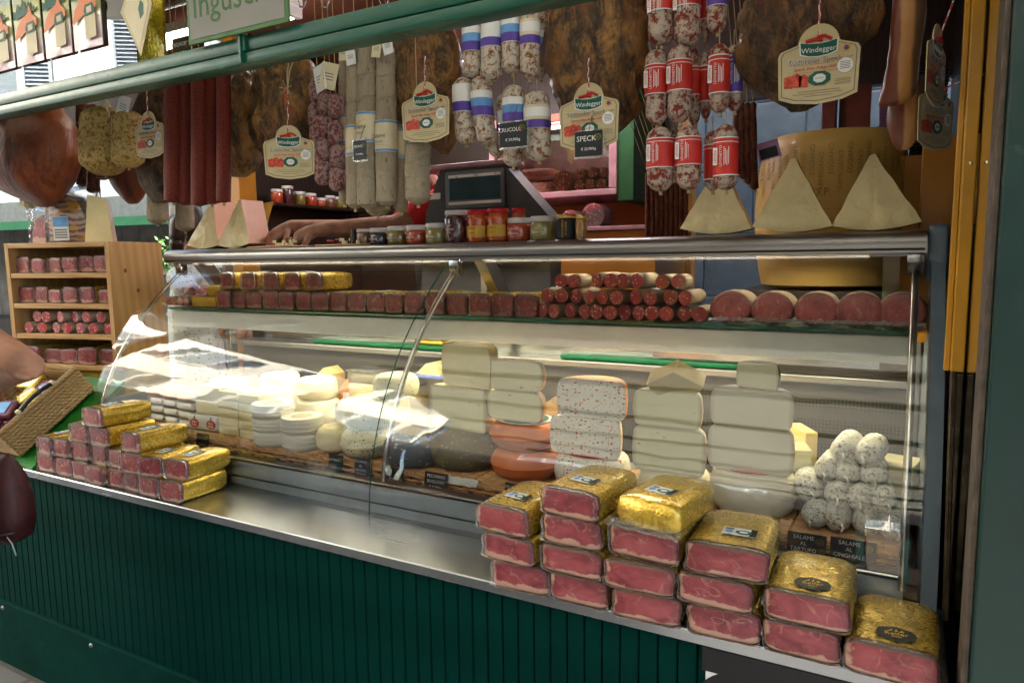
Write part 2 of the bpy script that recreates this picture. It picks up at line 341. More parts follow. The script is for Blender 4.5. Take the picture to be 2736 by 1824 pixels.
M['orange'] = mk_paint('orange yellow paint', (0.4216, 0.17, 0.0102), 0.35, 0.15, (0.204, 0.102, 0.0204))
M['yellow'] = mk_paint('yellow paint', (0.476, 0.2244, 0.00816), 0.3, 0.2, (0.238, 0.136, 0.034))
M['pine'] = mk_wood('pine boards', (0.528, 0.32, 0.128), (0.376, 0.184, 0.06), 0, 14)
M['pine_v'] = mk_wood('pine panel', (0.528, 0.32, 0.136), (0.4, 0.208, 0.072), 2, 9)
M['glass'] = mk_glass('curved glass', (0.985, 0.99, 0.985), boost=0.9, wob=(4.0, 0.06, 0.03))
M['glass_win'] = mk_glass('window glass', (0.9, 0.95, 0.92), boost=1.6)
M['glass_shelf'] = mk_glass('green shelf glass', (0.72, 0.9, 0.82), boost=1.0)
M['glass_edge'] = plain('glass edge', (0.02, 0.16, 0.11), 0.15, spec=0.8)
M['film'] = mk_glass('shrink film', (0.95, 0.95, 0.95), 0.12, 1.5, wob=(60, 0.9, 0.01), alpha=0.08, acol=(0.75, 0.7, 0.66))
M['film_white'] = mk_glass('crinkled film edge', (0.95, 0.95, 0.95), 0.15, 1.6, wob=(70, 1.0, 0.012), alpha=0.4, acol=(0.7, 0.66, 0.62))
M['film_clear'] = mk_glass('clear plastic', (0.96, 0.96, 0.96), 0.08, 2.2, wob=(40, 0.8, 0.01), alpha=0.1, acol=(0.8, 0.8, 0.8))
M['meat'] = [mk_meat('speck cut %d' % i, *a) for i, a in enumerate([((0.22, 0.028, 0.034), (0.12, 0.011, 0.017), (0.52, 0.29, 0.21), 0.2), ((0.25, 0.036, 0.04), (0.14, 0.013, 0.02), (0.54, 0.31, 0.22), 0.16), ((0.19, 0.02, 0.028), (0.09, 0.008, 0.014), (0.5, 0.27, 0.2), 0.22)])]
M['meat_wide'] = [mk_meat('speck cut wide %d' % i, *a, vscale=3.0) for i, a in enumerate([((0.25, 0.042, 0.05), (0.13, 0.014, 0.02), (0.54, 0.31, 0.22), 0.17, 0.38, 0.9), ((0.26, 0.042, 0.047), (0.15, 0.016, 0.023), (0.56, 0.33, 0.24), 0.14, 0.3, 0.88), ((0.22, 0.034, 0.042), (0.12, 0.011, 0.018), (0.52, 0.29, 0.21), 0.22, 0.45, 0.91)])]
M['coppa'] = mk_meat('round ham cut', (0.5, 0.1063, 0.1063), (0.3375, 0.05625, 0.0625), (0.875, 0.525, 0.45), 0.05, 0.5, 0.985, 0.0, film=0.9)
M['foil'] = mk_foil('gold foil')
M['foil_bright'] = mk_foil('bright gold foil', (0.7452, 0.4844, 0.05589), 0.24, 60, 0.5)
M['paper'] = plain('white paper', (0.663, 0.663, 0.646), 0.5, var=0.04)
M['ink'] = plain('black print', (0.015, 0.014, 0.014), 0.5)
M['ink_green'] = plain('dark green print', (0.008, 0.09, 0.06), 0.45)
M['ink_red'] = plain('red print', (0.5, 0.03, 0.02), 0.45)
M['ink_grey'] = plain('grey print', (0.16, 0.14, 0.12), 0.5)
M['ink_blue'] = plain('blue print', (0.12, 0.3, 0.6), 0.45)
M['ink_purple'] = plain('purple print', (0.09, 0.05, 0.3), 0.45)
M['ink_gold'] = plain('gold print', (0.6, 0.36, 0.04), 0.4)
M['ink_white'] = plain('white print', (0.697, 0.697, 0.68), 0.5, var=0.03)
M['card'] = plain('cream card', (0.493, 0.408, 0.2295), 0.45, var=0.05)
M['card_light'] = plain('pale cream card', (0.612, 0.5355, 0.357), 0.45, var=0.05)
M['slate'] = plain('black price board', (0.014, 0.016, 0.018), 0.45)
M['slate_blue'] = plain('navy price board', (0.015, 0.025, 0.06), 0.4)
M['chalk'] = plain('chalk writing', (0.72, 0.72, 0.7), 0.8)
M['twine'] = plain('twine', (0.3825, 0.2975, 0.153), 0.85, bs=0.4, bscale=300)
M['twine_red'] = plain('red twine', (0.5, 0.06, 0.06), 0.8)
M['crust'] = mk_crust('smoked ham rind', (0.09775, 0.05175, 0.0207), (0.299, 0.1495, 0.0391), (0.23, 0.0805, 0.0184), 20)
M['crust2'] = mk_crust('dark smoked ham rind', (0.0644, 0.0368, 0.0184), (0.184, 0.092, 0.0276), (0.1104, 0.0368, 0.01104), 26)
M['ham_red'] = mk_crust('red cured ham', (0.15, 0.032, 0.011), (0.2, 0.048, 0.015), (0.2, 0.055, 0.014), 7, 0.0, 0.45)
M['ham_fat'] = mk_crust('ochre ham fat', (0.4, 0.176, 0.044), (0.496, 0.272, 0.096), (0.4, 0.16, 0.032), 10)
M['long_sal'] = mk_salami('grey casing', (0.1144, 0.0572, 0.0308), (0.3168, 0.264, 0.1892), 0.75, 80, 0.4, 1.6)
M['bottle_sal'] = mk_salami('white mould casing', (0.2288, 0.0748, 0.0264), (0.5456, 0.4928, 0.4048), 0.62, 75)
M['red_sal'] = mk_salami('red and white casing', (0.1936, 0.0308, 0.01936), (0.44, 0.3696, 0.2992), 0.5, 60)
M['mignon'] = mk_salami('dusty red casing', (0.176, 0.0352, 0.0308), (0.2992, 0.22, 0.2024), 0.5, 90)
M['yel_sal'] = mk_salami('yellow mould casing', (0.2112, 0.088, 0.0264), (0.4576, 0.352, 0.132), 0.62, 75)
M['white_sal'] = mk_salami('white mould wild boar casing', (0.216, 0.1485, 0.081), (0.756, 0.7425, 0.675), 0.72, 110)
M['chorizo'] = mk_salami('paprika sausage', (0.08237, 0.007603, 0.003802), (0.1647, 0.02218, 0.01014), 0.5, 220, 1.0, 1.0, 0.5)
M['dark_saus'] = mk_salami('dark sausage', (0.09, 0.025, 0.015), (0.17, 0.06, 0.03), 0.4, 60, 0.5, 1.0, 0.5)
M['slice'] = mk_slice('salami cut')
M['slice2'] = mk_slice('salami cut coarse', (0.26, 0.025, 0.032), (0.76, 0.46, 0.38), 24, 0.75)
M['lattice'] = mk_salami('netted casing', (0.252, 0.14, 0.077), (0.42, 0.336, 0.238), 0.8, 120, 1, 1.2, 0.4)
M['ch_white'] = mk_cheese('ivory cheese', (0.88, 0.82, 0.64), 0.06)
M['ch_face'] = mk_cheese('ivory cut', (0.9, 0.85, 0.66), 0.05, rind=(0.672, 0.56, 0.336))
M['ch_face2'] = mk_cheese('greenish ivory cut', (0.84, 0.8, 0.53), 0.05, specks=[(0.448, 0.4256, 0.2464)], ssc=55, samt=0.05, rind=(0.56, 0.504, 0.2912))
M['ch_chili'] = mk_cheese('chili cheese', (0.9, 0.87, 0.77), 0.05, specks=[(0.56, 0.0784, 0.0112), (0.56, 0.224, 0.0336)], ssc=75, samt=0.3)
M['ch_yellow'] = mk_cheese('yellow cheese', (0.8064, 0.6272, 0.2688), 0.08)
M['ch_pale'] = mk_cheese('pale yellow cheese', (0.83, 0.75, 0.44), 0.06)
M['ch_milk'] = mk_cheese('milk white cheese', (0.9184, 0.9072, 0.8288), 0.04)
M['ch_truffle'] = mk_cheese('truffle cheese', (0.7392, 0.7168, 0.4704), 0.08, specks=[(0.0672, 0.0672, 0.0448), (0.1344, 0.1344, 0.0784)], ssc=80, samt=0.25)
M['ch_herb'] = mk_cheese('herb cheese', (0.7616, 0.7504, 0.5264), 0.08, specks=[(0.1792, 0.224, 0.0896)], ssc=90, samt=0.2)
M['ch_blue'] = mk_cheese('blue veined cheese', (0.784, 0.7728, 0.5824), 0.08, specks=[(0.0672, 0.1456, 0.1456), (0.112, 0.1792, 0.1568)], ssc=90, samt=0.5)
M['rind_red'] = mk_cheese('orange red rind', (0.72, 0.2, 0.06), 0.12, coat=0.15, bs=0.3)
M['rind_grey'] = mk_cheese('olive grey rind', (0.17, 0.15, 0.075), 0.3, specks=[(0.3, 0.28, 0.18)], ssc=60, samt=0.3, coat=0.05, bs=0.4)
M['rind_blue'] = mk_cheese('slate blue rind', (0.12, 0.14, 0.17), 0.35, specks=[(0.4, 0.42, 0.42)], ssc=50, samt=0.25, coat=0.3, bs=0.4)
M['rind_brown'] = mk_cheese('brown rind', (0.42, 0.27, 0.12), 0.2, coat=0.5)
M['rind_orange'] = mk_cheese('orange rind', (0.75, 0.3, 0.06), 0.12, coat=0.6)
M['rind_net'] = mk_cheese('basket pressed rind', (0.1, 0.07, 0.045), 0.3, specks=[(0.4, 0.3, 0.16)], ssc=120, samt=0.4, coat=0.6)
M['parm_rind'] = mk_cheese('parmesan rind', (0.7, 0.47, 0.13), 0.12, coat=0.2, rough=0.4, bs=0.08)
M['parm'] = mk_cheese('parmesan cut', (0.86, 0.73, 0.38), 0.16, coat=0.7, bs=0.6, bsc=45, bd=0.008)
M['parm_pink'] = mk_cheese('parmesan wrapped side', (0.7, 0.4, 0.27), 0.1, coat=0.9, bs=0.2)
M['wicker'] = mk_wood('willow wicker', (0.6256, 0.3264, 0.1088), (0.3536, 0.1632, 0.0476), 0, 30)
M['seagrass'] = mk_wood('braided seagrass', (0.44, 0.288, 0.12), (0.288, 0.168, 0.06), 0, 25)
M['skin'] = plain('skin', (0.4, 0.21, 0.14), 0.55, var=0.22, vs_=22, bs=0.12, bscale=140, sss=0.12)
M['skin2'] = plain('tanned skin', (0.34, 0.16, 0.095), 0.5, var=0.2, vs_=14, bs=0.08, bscale=120, sss=0.1)
M['red_cloth'] = plain('red cotton', (0.55, 0.02, 0.025), 0.8, bs=0.3, bscale=40)
M['apron'] = plain('black apron cotton', (0.014, 0.014, 0.016), 0.85, bs=0.3, bscale=40)
M['hair'] = plain('dark brown hair', (0.03, 0.016, 0.01), 0.4, bs=0.5, bscale=120)
M['leather'] = plain('burgundy leather', (0.042, 0.0084, 0.0084), 0.5, var=0.3, vs_=12, bs=0.5, bscale=60)
M['blouse'] = mk_cheese('white dotted blouse', (0.55, 0.58, 0.54), 0.1, specks=[(0.08, 0.1, 0.1)], ssc=60, samt=0.35, coat=0.0, rough=0.8)
M['lid_white'] = plain('white lid', (0.612, 0.595, 0.578), 0.35, var=0.03)
M['lid_red'] = plain('red lid', (0.5, 0.015, 0.02), 0.3)
M['lid_gold'] = plain('gold lid', (0.6, 0.42, 0.14), 0.3, metal=0.8)
M['scale_grey'] = plain('dark grey casing', (0.07, 0.075, 0.085), 0.4)
M['pink'] = plain('pale pink plastic', (0.341, 0.176, 0.187), 0.4)
M['blue_wall'] = plain('blue grey rendered wall', (0.15, 0.175, 0.2), 0.9, var=0.15, vs_=6, bs=1.0, bscale=38)
M['leaf'] = plain('green leaves', (0.06, 0.16, 0.03), 0.6)
M['lamp'] = emis('fluorescent tube', (0.92, 0.92, 0.78), 2.2)
M['lamp_pink'] = emis('pink white tube', (0.92, 0.8, 0.84), 6.0)

# ------------------------------------------------------------------ setting
def mk_pave():
    m = N('street slabs'); c = m.coord('Object'); b = m.n('TexBrick'); m.set(b, 'Vector', c); m.set(b, 'Scale', 1.0); m.set(b, 'Brick Width', 0.6); m.set(b, 'Row Height', 0.4); m.set(b, 'Mortar Size', 0.012)
    m.set(b, 'Color1', (0.075, 0.073, 0.07)); m.set(b, 'Color2', (0.1, 0.097, 0.092)); m.set(b, 'Mortar', (0.025, 0.025, 0.024))
    cc = m.mix(m.math('MULTIPLY', m.noise(c, 6, 5), 0.6), b.outputs[0], (0.05, 0.05, 0.048)); return m.pbr(cc, 0.75, 0, m.bump(m.noise(c, 40, 4), 0.3, 0.006))
M['pave'] = mk_pave()
struct(MB().add([(-90, -90, 0), (90, -90, 0), (90, 90, 0), (-90, 90, 0)], [(0, 1, 2, 3)]).build('pavement', M['pave']))

M['facade'] = plain('cream render', (0.87, 0.83, 0.7), 0.9, var=0.05, vs_=1.2)
M['stone'] = plain('pale stone trim', (0.66, 0.64, 0.58), 0.85, var=0.06)
M['shutter'] = plain('grey blue shutter paint', (0.36, 0.41, 0.46), 0.6, var=0.05)
M['pane'] = plain('dark window pane', (0.05, 0.06, 0.07), 0.1)
M['pane_grey'] = plain('grey window pane', (0.2, 0.24, 0.26), 0.15)
def facade_building(name, label, A, ang, s0, s1, h, wall, cols, rows, depth=7.0, win=(1.0, 1.7)):
    """Row building; its street face runs along local x and looks along local -y."""
    r = thing(name, label, 'building', (A[0], A[1], 0), ang)
    MB().box(s0, s1, 0, depth, 0, h).build('wall', wall, r)
    MB().box(s0-0.1, s1+0.1, -0.35, depth, h, h+0.3).build('cornice', M['stone'], r)
    lv = None
    for z in rows:
        for x in cols:
            w, hh = win
            f = MB().box(x-w/2-0.12, x+w/2+0.12, -0.07, 0.05, z-0.15, z-0.02).box(x-w/2-0.1, x-w/2, -0.05, 0.05, z, z+hh).box(x+w/2, x+w/2+0.1, -0.05, 0.05, z, z+hh).box(x-w/2-0.1, x+w/2+0.1, -0.05, 0.05, z+hh, z+hh+0.1)
            wo = f.build('window', M['stone'], r)
            MB().box(x-w/2, x+w/2, -0.02, 0.04, z, z+hh).build('pane', M['pane_grey'], wo)
            for sgn in (-1, 1):
                cx = x+sgn*(w/2+0.1+w/4)
                if lv is None:
                    q = MB().box(-w/4, -w/4+0.05, -0.03, 0.03, 0, hh).box(w/4-0.05, w/4, -0.03, 0.03, 0, hh).box(-w/4, w/4, -0.03, 0.03, 0, 0.06).box(-w/4, w/4, -0.03, 0.03, hh-0.06, hh)
                    nsl = int(hh/0.075)
                    for k_ in range(nsl):
                        zz = 0.06+k_*(hh-0.12)/nsl; q.add([(-w/4+0.05, -0.03, zz), (w/4-0.05, -0.03, zz), (w/4-0.05, 0.03, zz+0.05), (-w/4+0.05, 0.03, zz+0.05)], [(0, 1, 2, 3)])
                    q.box(-w/4, w/4, 0.024, 0.03, 0, hh); lv = q.mesh('shutter', M['shutter'])
                ob('shutter', lv, wo, (cx, -0.06, z))
    return r
_ua = math.atan2(-0.6, 0.8)          # runs to lower right seen from above; front looks towards the stall
facade_building('town_house', 'cream rendered town house with grey louvred shutters, mirrored in the counter glass', (-11.0, -8.0), _ua+math.pi, -2.7, 13.5, 15.5, M['facade'], [-1.55, 1.0, 4.25, 7.5, 10.75], [4.65, 8.0, 11.4])
facade_building('sky_screen_house', 'dark brown town house next to the cream one across the lane', (-11.0, -8.0), _ua+math.pi, -16, -2.85, 14, plain('dark sky screen', (0.09, 0.075, 0.06), 0.9), [-13, -9.5, -6], [4.6, 8.2])  # added house out of view, dark to keep sky out of the reflection
MB().box(-2.7, 13.6, -0.25, 0.0, 0, 4.6).build('ground_floor_shade', plain('painted facade shade', (0.07, 0.065, 0.06), 0.8), bpy.data.objects['town_house'])  # dark slab stands for the shade cast on the lower facade
M['ochre'] = plain('ochre render', (0.5, 0.34, 0.16), 0.9, var=0.06, vs_=1.5)
facade_building('far_house', 'grey house with pale shutters beyond the left end of the stall', (-16, 12), rad(35), -8, 8, 11, plain('pale grey render', (0.5, 0.51, 0.5), 0.9, var=0.05, vs_=1.5), [-5, -1.5, 2, 5.5], [1.0, 4.6, 8.0])

# canvas awning over the customers (out of view, shades the front of the stall)
_aw = [(1.6, 0.06), (1.6, -5.0), (-3.6, -4.8), (-3.2, -1.5), (-5.3, -0.2), (-5.3, 0.06)]
def mk_canvas():
    m = N('cream canvas'); a = m.n('BsdfDiffuse'); b = m.n('BsdfTranslucent'); x = m.n('MixShader'); c = m.ramp(m.noise(m.coord('Object'), 3, 3), [(0.3, (0.68, 0.66, 0.61)), (0.7, (0.76, 0.74, 0.68))])
    m.set(a, 'Color', c); m.set(b, 'Color', c); m.set(x, 0, 0.45); m.t.links.new(a.outputs[0], x.inputs[1]); m.t.links.new(b.outputs[0], x.inputs[2]); m.t.links.new(x.outputs[0], m.out.inputs[0]); return m.mat
M['canvas'] = mk_canvas()
_r = thing('awning', 'cream canvas awning on dark ribs above the counter front', 'awning', (0, 0, 3.0))
n_ = len(_aw); MB().add([(x, y, 0) for x, y in _aw]+[(x, y, 0.02) for x, y in _aw], [tuple(range(n_)), tuple(range(2*n_-1, n_-1, -1))]+[(i, (i+1) % n_, (i+1) % n_+n_, i+n_) for i in range(n_)]).build('canvas', M['canvas'], _r)
for y in (-0.75, -1.5, -2.3, -3.1, -3.9, -4.7):
    MB().box(-3.15 if y < -1.4 else -3.1, 1.6, y-0.03, y+0.03, -0.07, -0.004).build('rib', M['dark'] if False else M['green_beam'], _r)
# opposite row of stalls, only mirrored in the glass
for i, x in enumerate((-6.5, -2.2, 2.1, 6.4)):
    s_ = thing('market_stall', ['dark market stall across the lane, leftmost of four', 'dark market stall across the lane, second from the left', 'dark market stall across the lane, third from the left', 'dark market stall across the lane, rightmost of four'][i], 'stall', (x, -7.6, 0))
    MB().box(-2, 2, -2, 0, 0, 0.95).build('counter', M['dark_wood'], s_)
    MB().box(-2, 2, -2, -1.9, 0.95, 4.2).build('back_wall', M['dark_wood'], s_)
    MB().add([(-2.14, 0.7, 3.35), (2.14, 0.7, 3.35), (2.14, -2.1, 4.45), (-2.14, -2.1, 4.45), (-2.14, 0.7, 3.0), (2.14, 0.7, 3.0), (2.14, -2.1, 4.3), (-2.14, -2.1, 4.3)], [(0, 1, 2, 3), (7, 6, 5, 4), (0, 4, 5, 1), (1, 5, 6, 2), (2, 6, 7, 3), (3, 7, 4, 0)]).build('awning', M['apron'], s_)
    for sx in (-1.95, 1.95): MB().box(sx-0.05, sx+0.05, -0.05, 0.05, 0, 3.25).build('post', M['green_post'], s_)

# ------------------------------------------------------------------ the stall itself
ST = thing('market_stall', 'green painted delicatessen stall with grooved front boards', 'stall', (-1.4, 0, 0))
def sp(mb, name, mat, smooth=None):        # stall part, given in world coordinates
    o = mb.build(name, mat, ST, smooth); o.location = (1.4, 0, 0); return o
BW, ZL = 0.0434, 0.852
_bm = MB(); _bm.add([(-BW/2+0.0012, 0.004, 0), (-BW/2+0.0035, 0, 0), (BW/2-0.0035, 0, 0), (BW/2-0.0012, 0.004, 0), (BW/2-0.0012, 0.014, 0), (-BW/2+0.0012, 0.014, 0)] + [(x, y, 0.59) for x, y in ((-BW/2+0.0012, 0.004), (-BW/2+0.0035, 0), (BW/2-0.0035, 0), (BW/2-0.0012, 0.004), (BW/2-0.0012, 0.014), (-BW/2+0.0012, 0.014))],
    [(0, 1, 7, 6), (1, 2, 8, 7), (2, 3, 9, 8), (3, 4, 10, 9), (4, 5, 11, 10), (5, 0, 6, 11), (5, 4, 3, 2, 1, 0), (6, 7, 8, 9, 10, 11)])
_bme = _bm.mesh('front_board', M['green'])
for i in range(80): ob('front_board', _bme, ST, (1.4+0.11-BW*i, 0.022, 0.262))
sp(MB().box(-3.4, 0.13, 0.037, 0.06, 0.0, ZL-0.003), 'front_backing', M['dark'])
sp(MB().rbox(-3.4, 0.13, 0.008, 0.03, 0.0, 0.275, 0.002), 'kick_board', M['green'])
_bolt = MB().lathe([(0.0001, 0.005), (0.006, 0.004), (0.009, 0.0), (0.009, -0.004)], 10, axis='Y').mesh('bolt', M['steel_dark'], 60)
for i in range(6): ob('bolt', _bolt, ST, (1.4-0.1-0.62*i, 0.006, 0.25))
# right green corner post with side leaf
sp(MB().rbox(0.128, 0.205, -0.06, 0.05, 0, 2.95, 0.004), 'corner_post', M['green_post'])
sp(MB().rbox(0.206, 0.225, -0.05, 0.02, 0, 2.95, 0.002), 'post_strip', M['green'])
sp(MB().rbox(0.2255, 0.30, -0.03, 0.0, 0.9, 0.98, 0.004).rbox(0.2255, 0.26, -0.04, 0.0, 0.0, 0.55, 0.004).rbox(0.2255, 0.26, -0.04, 0.0, 1.02, 1.35, 0.004), 'side_leaf', M['green_post'])
sp(MB().rbox(0.262, 0.40, -0.02, 0.0, 0.0, 2.9, 0.003), 'side_board', M['grey_end'])
sp(MB().rbox(0.118, 0.1275, -0.045, 0.045, 0.0, 2.95, 0.002), 'door_seal', plain('weathered rubber strip', (0.09, 0.07, 0.055), 0.6, var=0.3, vs_=30))
# side glass leaf and yellow runner post
sp(MB().box(0.121, 0.1245, 0.05, 0.60, 0.9, 2.9), 'side_glass', M['glass_win'])
sp(MB().box(0.150, 0.17, 0.05, 2.4, 0.0, 2.9), 'side_wall', M['dark'])
_yp = sp(MB().rbox(0.094, 0.119, 0.300, 0.322, 1.41, 2.9, 0.003).rbox(0.083, 0.0935, 0.312, 0.330, 1.41, 2.9, 0.002), 'runner_post', M['yellow'])
ob('rivet', MB().lathe([(0.0001, 0.002), (0.003, 0.001), (0.003, -0.001)], 8, axis='Y').mesh('rivet', M['chrome']), _yp, (0.108, 0.2985, 1.83))
sp(MB().rbox(0.104, 0.119, 0.298, 0.322, 0.9, 1.408, 0.003).tube([(0.1, 0.3, 1.41), (0.102, 0.26, 1.2), (0.106, 0.2, 0.92)], 0.006, 6), 'lower_runner', plain('tarnished bronze', (0.06, 0.045, 0.025), 0.35, metal=0.6, var=0.4, vs_=30))
sp(MB().rbox(0.03, 0.118, 0.75, 0.78, 1.42, 1.95, 0.004), 'yellow_bracket', M['orange'])
# front beam with a groove, transom bars and glass above it
BZ = 2.19
sp(MB().rbox(-3.45, 0.128, 0.0, 0.06, BZ, BZ+0.03, 0.004).rbox(-3.45, 0.128, 0.004, 0.056, BZ+0.0335, BZ+0.072, 0.004), 'front_beam', M['green_beam'], 40)
sp(MB().box(-3.44, 0.12, 0.012, 0.05, BZ+0.0301, BZ+0.0334), 'beam_groove', M['dark'])
sp(MB().rbox(-1.613, -1.585, -0.006, 0.06, BZ+0.0305, BZ+0.075, 0.002).rbox(-1.603, -1.595, -0.012, 0.0, BZ, 2.9, 0.001), 'transom_bar', M['green_beam'])
sp(MB().box(-3.42, -2.10, 0.03, 0.034, BZ+0.0722, 2.9), 'transom_glass', M['glass_win'])
sp(MB().rbox(-3.45, 0.128, -0.01, 0.07, 2.9, 2.98, 0.004), 'top_beam', M['green_beam'])
# roof, back and side walls, floor
sp(MB().box(-3.45, 0.17, 0.075, 2.45, 2.9, 2.99), 'roof', M['salmon'])
sp(MB().box(-3.4, 0.149, 0.061, 2.4, 0.0, 0.12), 'floor', M['dark_wood'])
sp(MB().box(-3.2, -1.02, 2.3, 2.36, 0.12, 2.9).box(-1.02, 0.149, 2.3, 2.36, 0.12, 1.3).box(-1.02, 0.149, 2.3, 2.36, 2.42, 2.9), 'back_wall', M['dark_wood'])
sp(MB().box(-3.26, -3.2, 1.44, 2.36, 0.12, 2.9), 'left_wall', M['dark_wood'])
sp(MB().rbox(-3.28, -3.19, 1.32, 1.437, 0.12, 2.9, 0.004), 'orange_post', M['orange'])
sp(MB().rbox(-3.45, -3.37, 0.075, 0.14, 0.12, 2.9, 0.004), 'left_post', M['green_post'])
sp(MB().rbox(-3.44, -3.40, 0.141, 1.318, 2.26, 2.899, 0.003), 'side_fascia', M['dark_wood'])
sp(MB().box(-2.25, -1.03, 2.27, 2.299, 1.0, 1.98), 'orange_panel', M['orange'])
sp(MB().rbox(-1.03, -0.95, 2.22, 2.3, 1.2, 2.5, 0.004), 'window_post', M['orange'])
sp(MB().rbox(-0.36, -0.3, 2.22, 2.3, 1.3, 2.42, 0.004).rbox(-0.29, -0.16, 2.25, 2.3, 1.3, 2.42, 0.004), 'window_frame', plain('red brown timber', (0.16, 0.035, 0.02), 0.5))
# hanging rails under the roof
for y in (0.36, 0.62): sp(MB().tube([(-3.4, y, 2.72), (0.1, y, 2.72)], 0.011, 8), 'hanging_rail', M['steel_dark'])

# rendered wall behind the stall, seen through the rear opening, with block joints
bw = thing('block_wall', 'blue grey rough rendered block wall seen through the rear opening', 'wall', (-0.4, 3.3, 0))
_blk = MB().rbox(-0.297, 0.297, 0, 0.1, 0, 0.392, 0.008, 1).mesh('wall_block', M['blue_wall'])
for j in range(12):
    for i in range(5): ob('wall_block', _blk, bw, (-1.35+0.6*i+(0.3 if j % 2 else 0), 0, 0.4*j+0.2))
MB().box(-1.9, 2.0, 0.012, 0.1, 0, 4.9).build('wall_core', plain('pale mortar', (0.36, 0.38, 0.4), 0.9), bw)

# ------------------------------------------------------------------ refrigerated counter
CT = thing('display_counter', 'long refrigerated counter with curved glass front and grey canopy', 'counter', (-1.4, 0.5, ZL))
def cp(mb, name, mat, smooth=None, parent=None):
    o = mb.build(name, mat, parent or CT, smooth)
    if parent is None: o.location = (1.4, -0.5, -ZL)
    return o
XL, XM, XR = -2.87, -1.40, 0.057
def gy(z): return 0.20929192*z**3+0.01857177*z**2-0.48240823*z+0.48123877
cp(MB().add([(-3.06, 0.0, ZL), (0.106, 0.0, ZL), (0.106, 0.0, 0.875), (-3.06, 0.0, 0.875), (-3.06, 0.003, 0.878), (0.106, 0.003, 0.878), (0.106, 0.34, 0.878), (-3.06, 0.34, 0.878), (-3.06, 0.02, ZL), (0.106, 0.02, ZL)],
    [(0, 1, 2, 3), (3, 2, 5, 4), (4, 5, 6, 7), (8, 9, 1, 0)]).box(-3.06, 0.106, 0.06, 0.34, 0.80, 0.874), 'steel_ledge', M['steel'])
cp(MB().box(-2.84, 0.03, 0.245, 0.2475, 0.8785, 0.905).box(-2.84, 0.03, 0.262, 0.268, 0.9052, 0.955), 'front_apron', M['grey_panel'])
cp(MB().rbox(-2.84, 0.03, 0.27, 0.315, 0.94, 0.966, 0.004), 'black_rail', M['dark'], 40)
cp(MB().tube([(-2.84, 0.262, 0.966), (0.03, 0.262, 0.966)], 0.003, 6), 'rail_trim', M['chrome'])
cp(MB().box(-2.84, 0.03, 0.316, 1.02, 0.88, 0.93), 'deck', M['grey_panel'])
def mk_grille():
    m = N('perforated grille'); c = m.coord('Object', (1, 1, 1)); v = m.voro(c, 95, 'F1', 0, 0.0); return m.pbr(m.ramp(v, [(0.3, (0.004, 0.004, 0.004)), (0.42, (0.04, 0.034, 0.028))]), 0.4, 0.2)
cp(MB().add([(-2.84, 0.95, 0.93), (0.03, 0.95, 0.93), (0.03, 1.0, 1.26), (-2.84, 1.0, 1.26)], [(0, 1, 2, 3)]), 'perforated_back', mk_grille())
cp(MB().rbox(-2.84, 0.03, 0.93, 1.06, 1.262, 1.285, 0.003), 'rear_sill', M['steel_dark'])
cp(MB().box(-2.84, 0.03, 1.05, 1.06, 1.2855, 1.33).box(-0.75, -0.05, 0.97, 1.0, 1.31, 1.335), 'rear_rail', M['steel'])
# curved glass leaves with their bent struts
def glass_leaf(x0, x1):
    zs = [0.8795+(1.655-0.8795)*i/22 for i in range(23)]
    r0 = []
    for z in zs:
        dy = (0.62787576*z*z+0.03714354*z-0.48240823); l = math.hypot(1, dy); r0.append((gy(z), z, -1/l, dy/l))
    mb = MB(); xs = [x0+(x1-x0)*i/16 for i in range(17)]
    out = [[(x, y, z) for x in xs] for y, z, a, b in r0]; inn = [[(x, y-a*0.006, z-b*0.006) for x in xs] for y, z, a, b in r0]
    mb.loft(out, closed=False); mb.loft([list(reversed(r)) for r in inn], closed=False)
    o = mb.build('curved_glass', M['glass'], CT, 180); o.location = (1.4, -0.5, -ZL)
    e = MB()
    for xe in (x1,):
        e.loft([[(xe, y, z), (xe, y-a*0.006, z-b*0.006)] for y, z, a, b in r0], closed=False)
    e.build('edge', M['glass_edge'], o)
    return r0
gprof = glass_leaf(XL, XM-0.0015); glass_leaf(XM+0.0015, XR)
for xs in (XL+0.035, XM+0.035, XR-0.03):
    z1 = 0.95 if xs < XR-0.1 else 0.93
    pts = [(xs, y-a*0.022, z-b*0.022) for y, z, a, b in gprof if z > z1]
    cp(MB().tube(pts, 0.0085, 8), 'strut', M['chrome'], 60)
    cp(MB().rbox(xs-0.02, xs+0.02, 0.655, 0.69, 1.60, 1.655, 0.004), 'strut_head', M['steel'], 40)
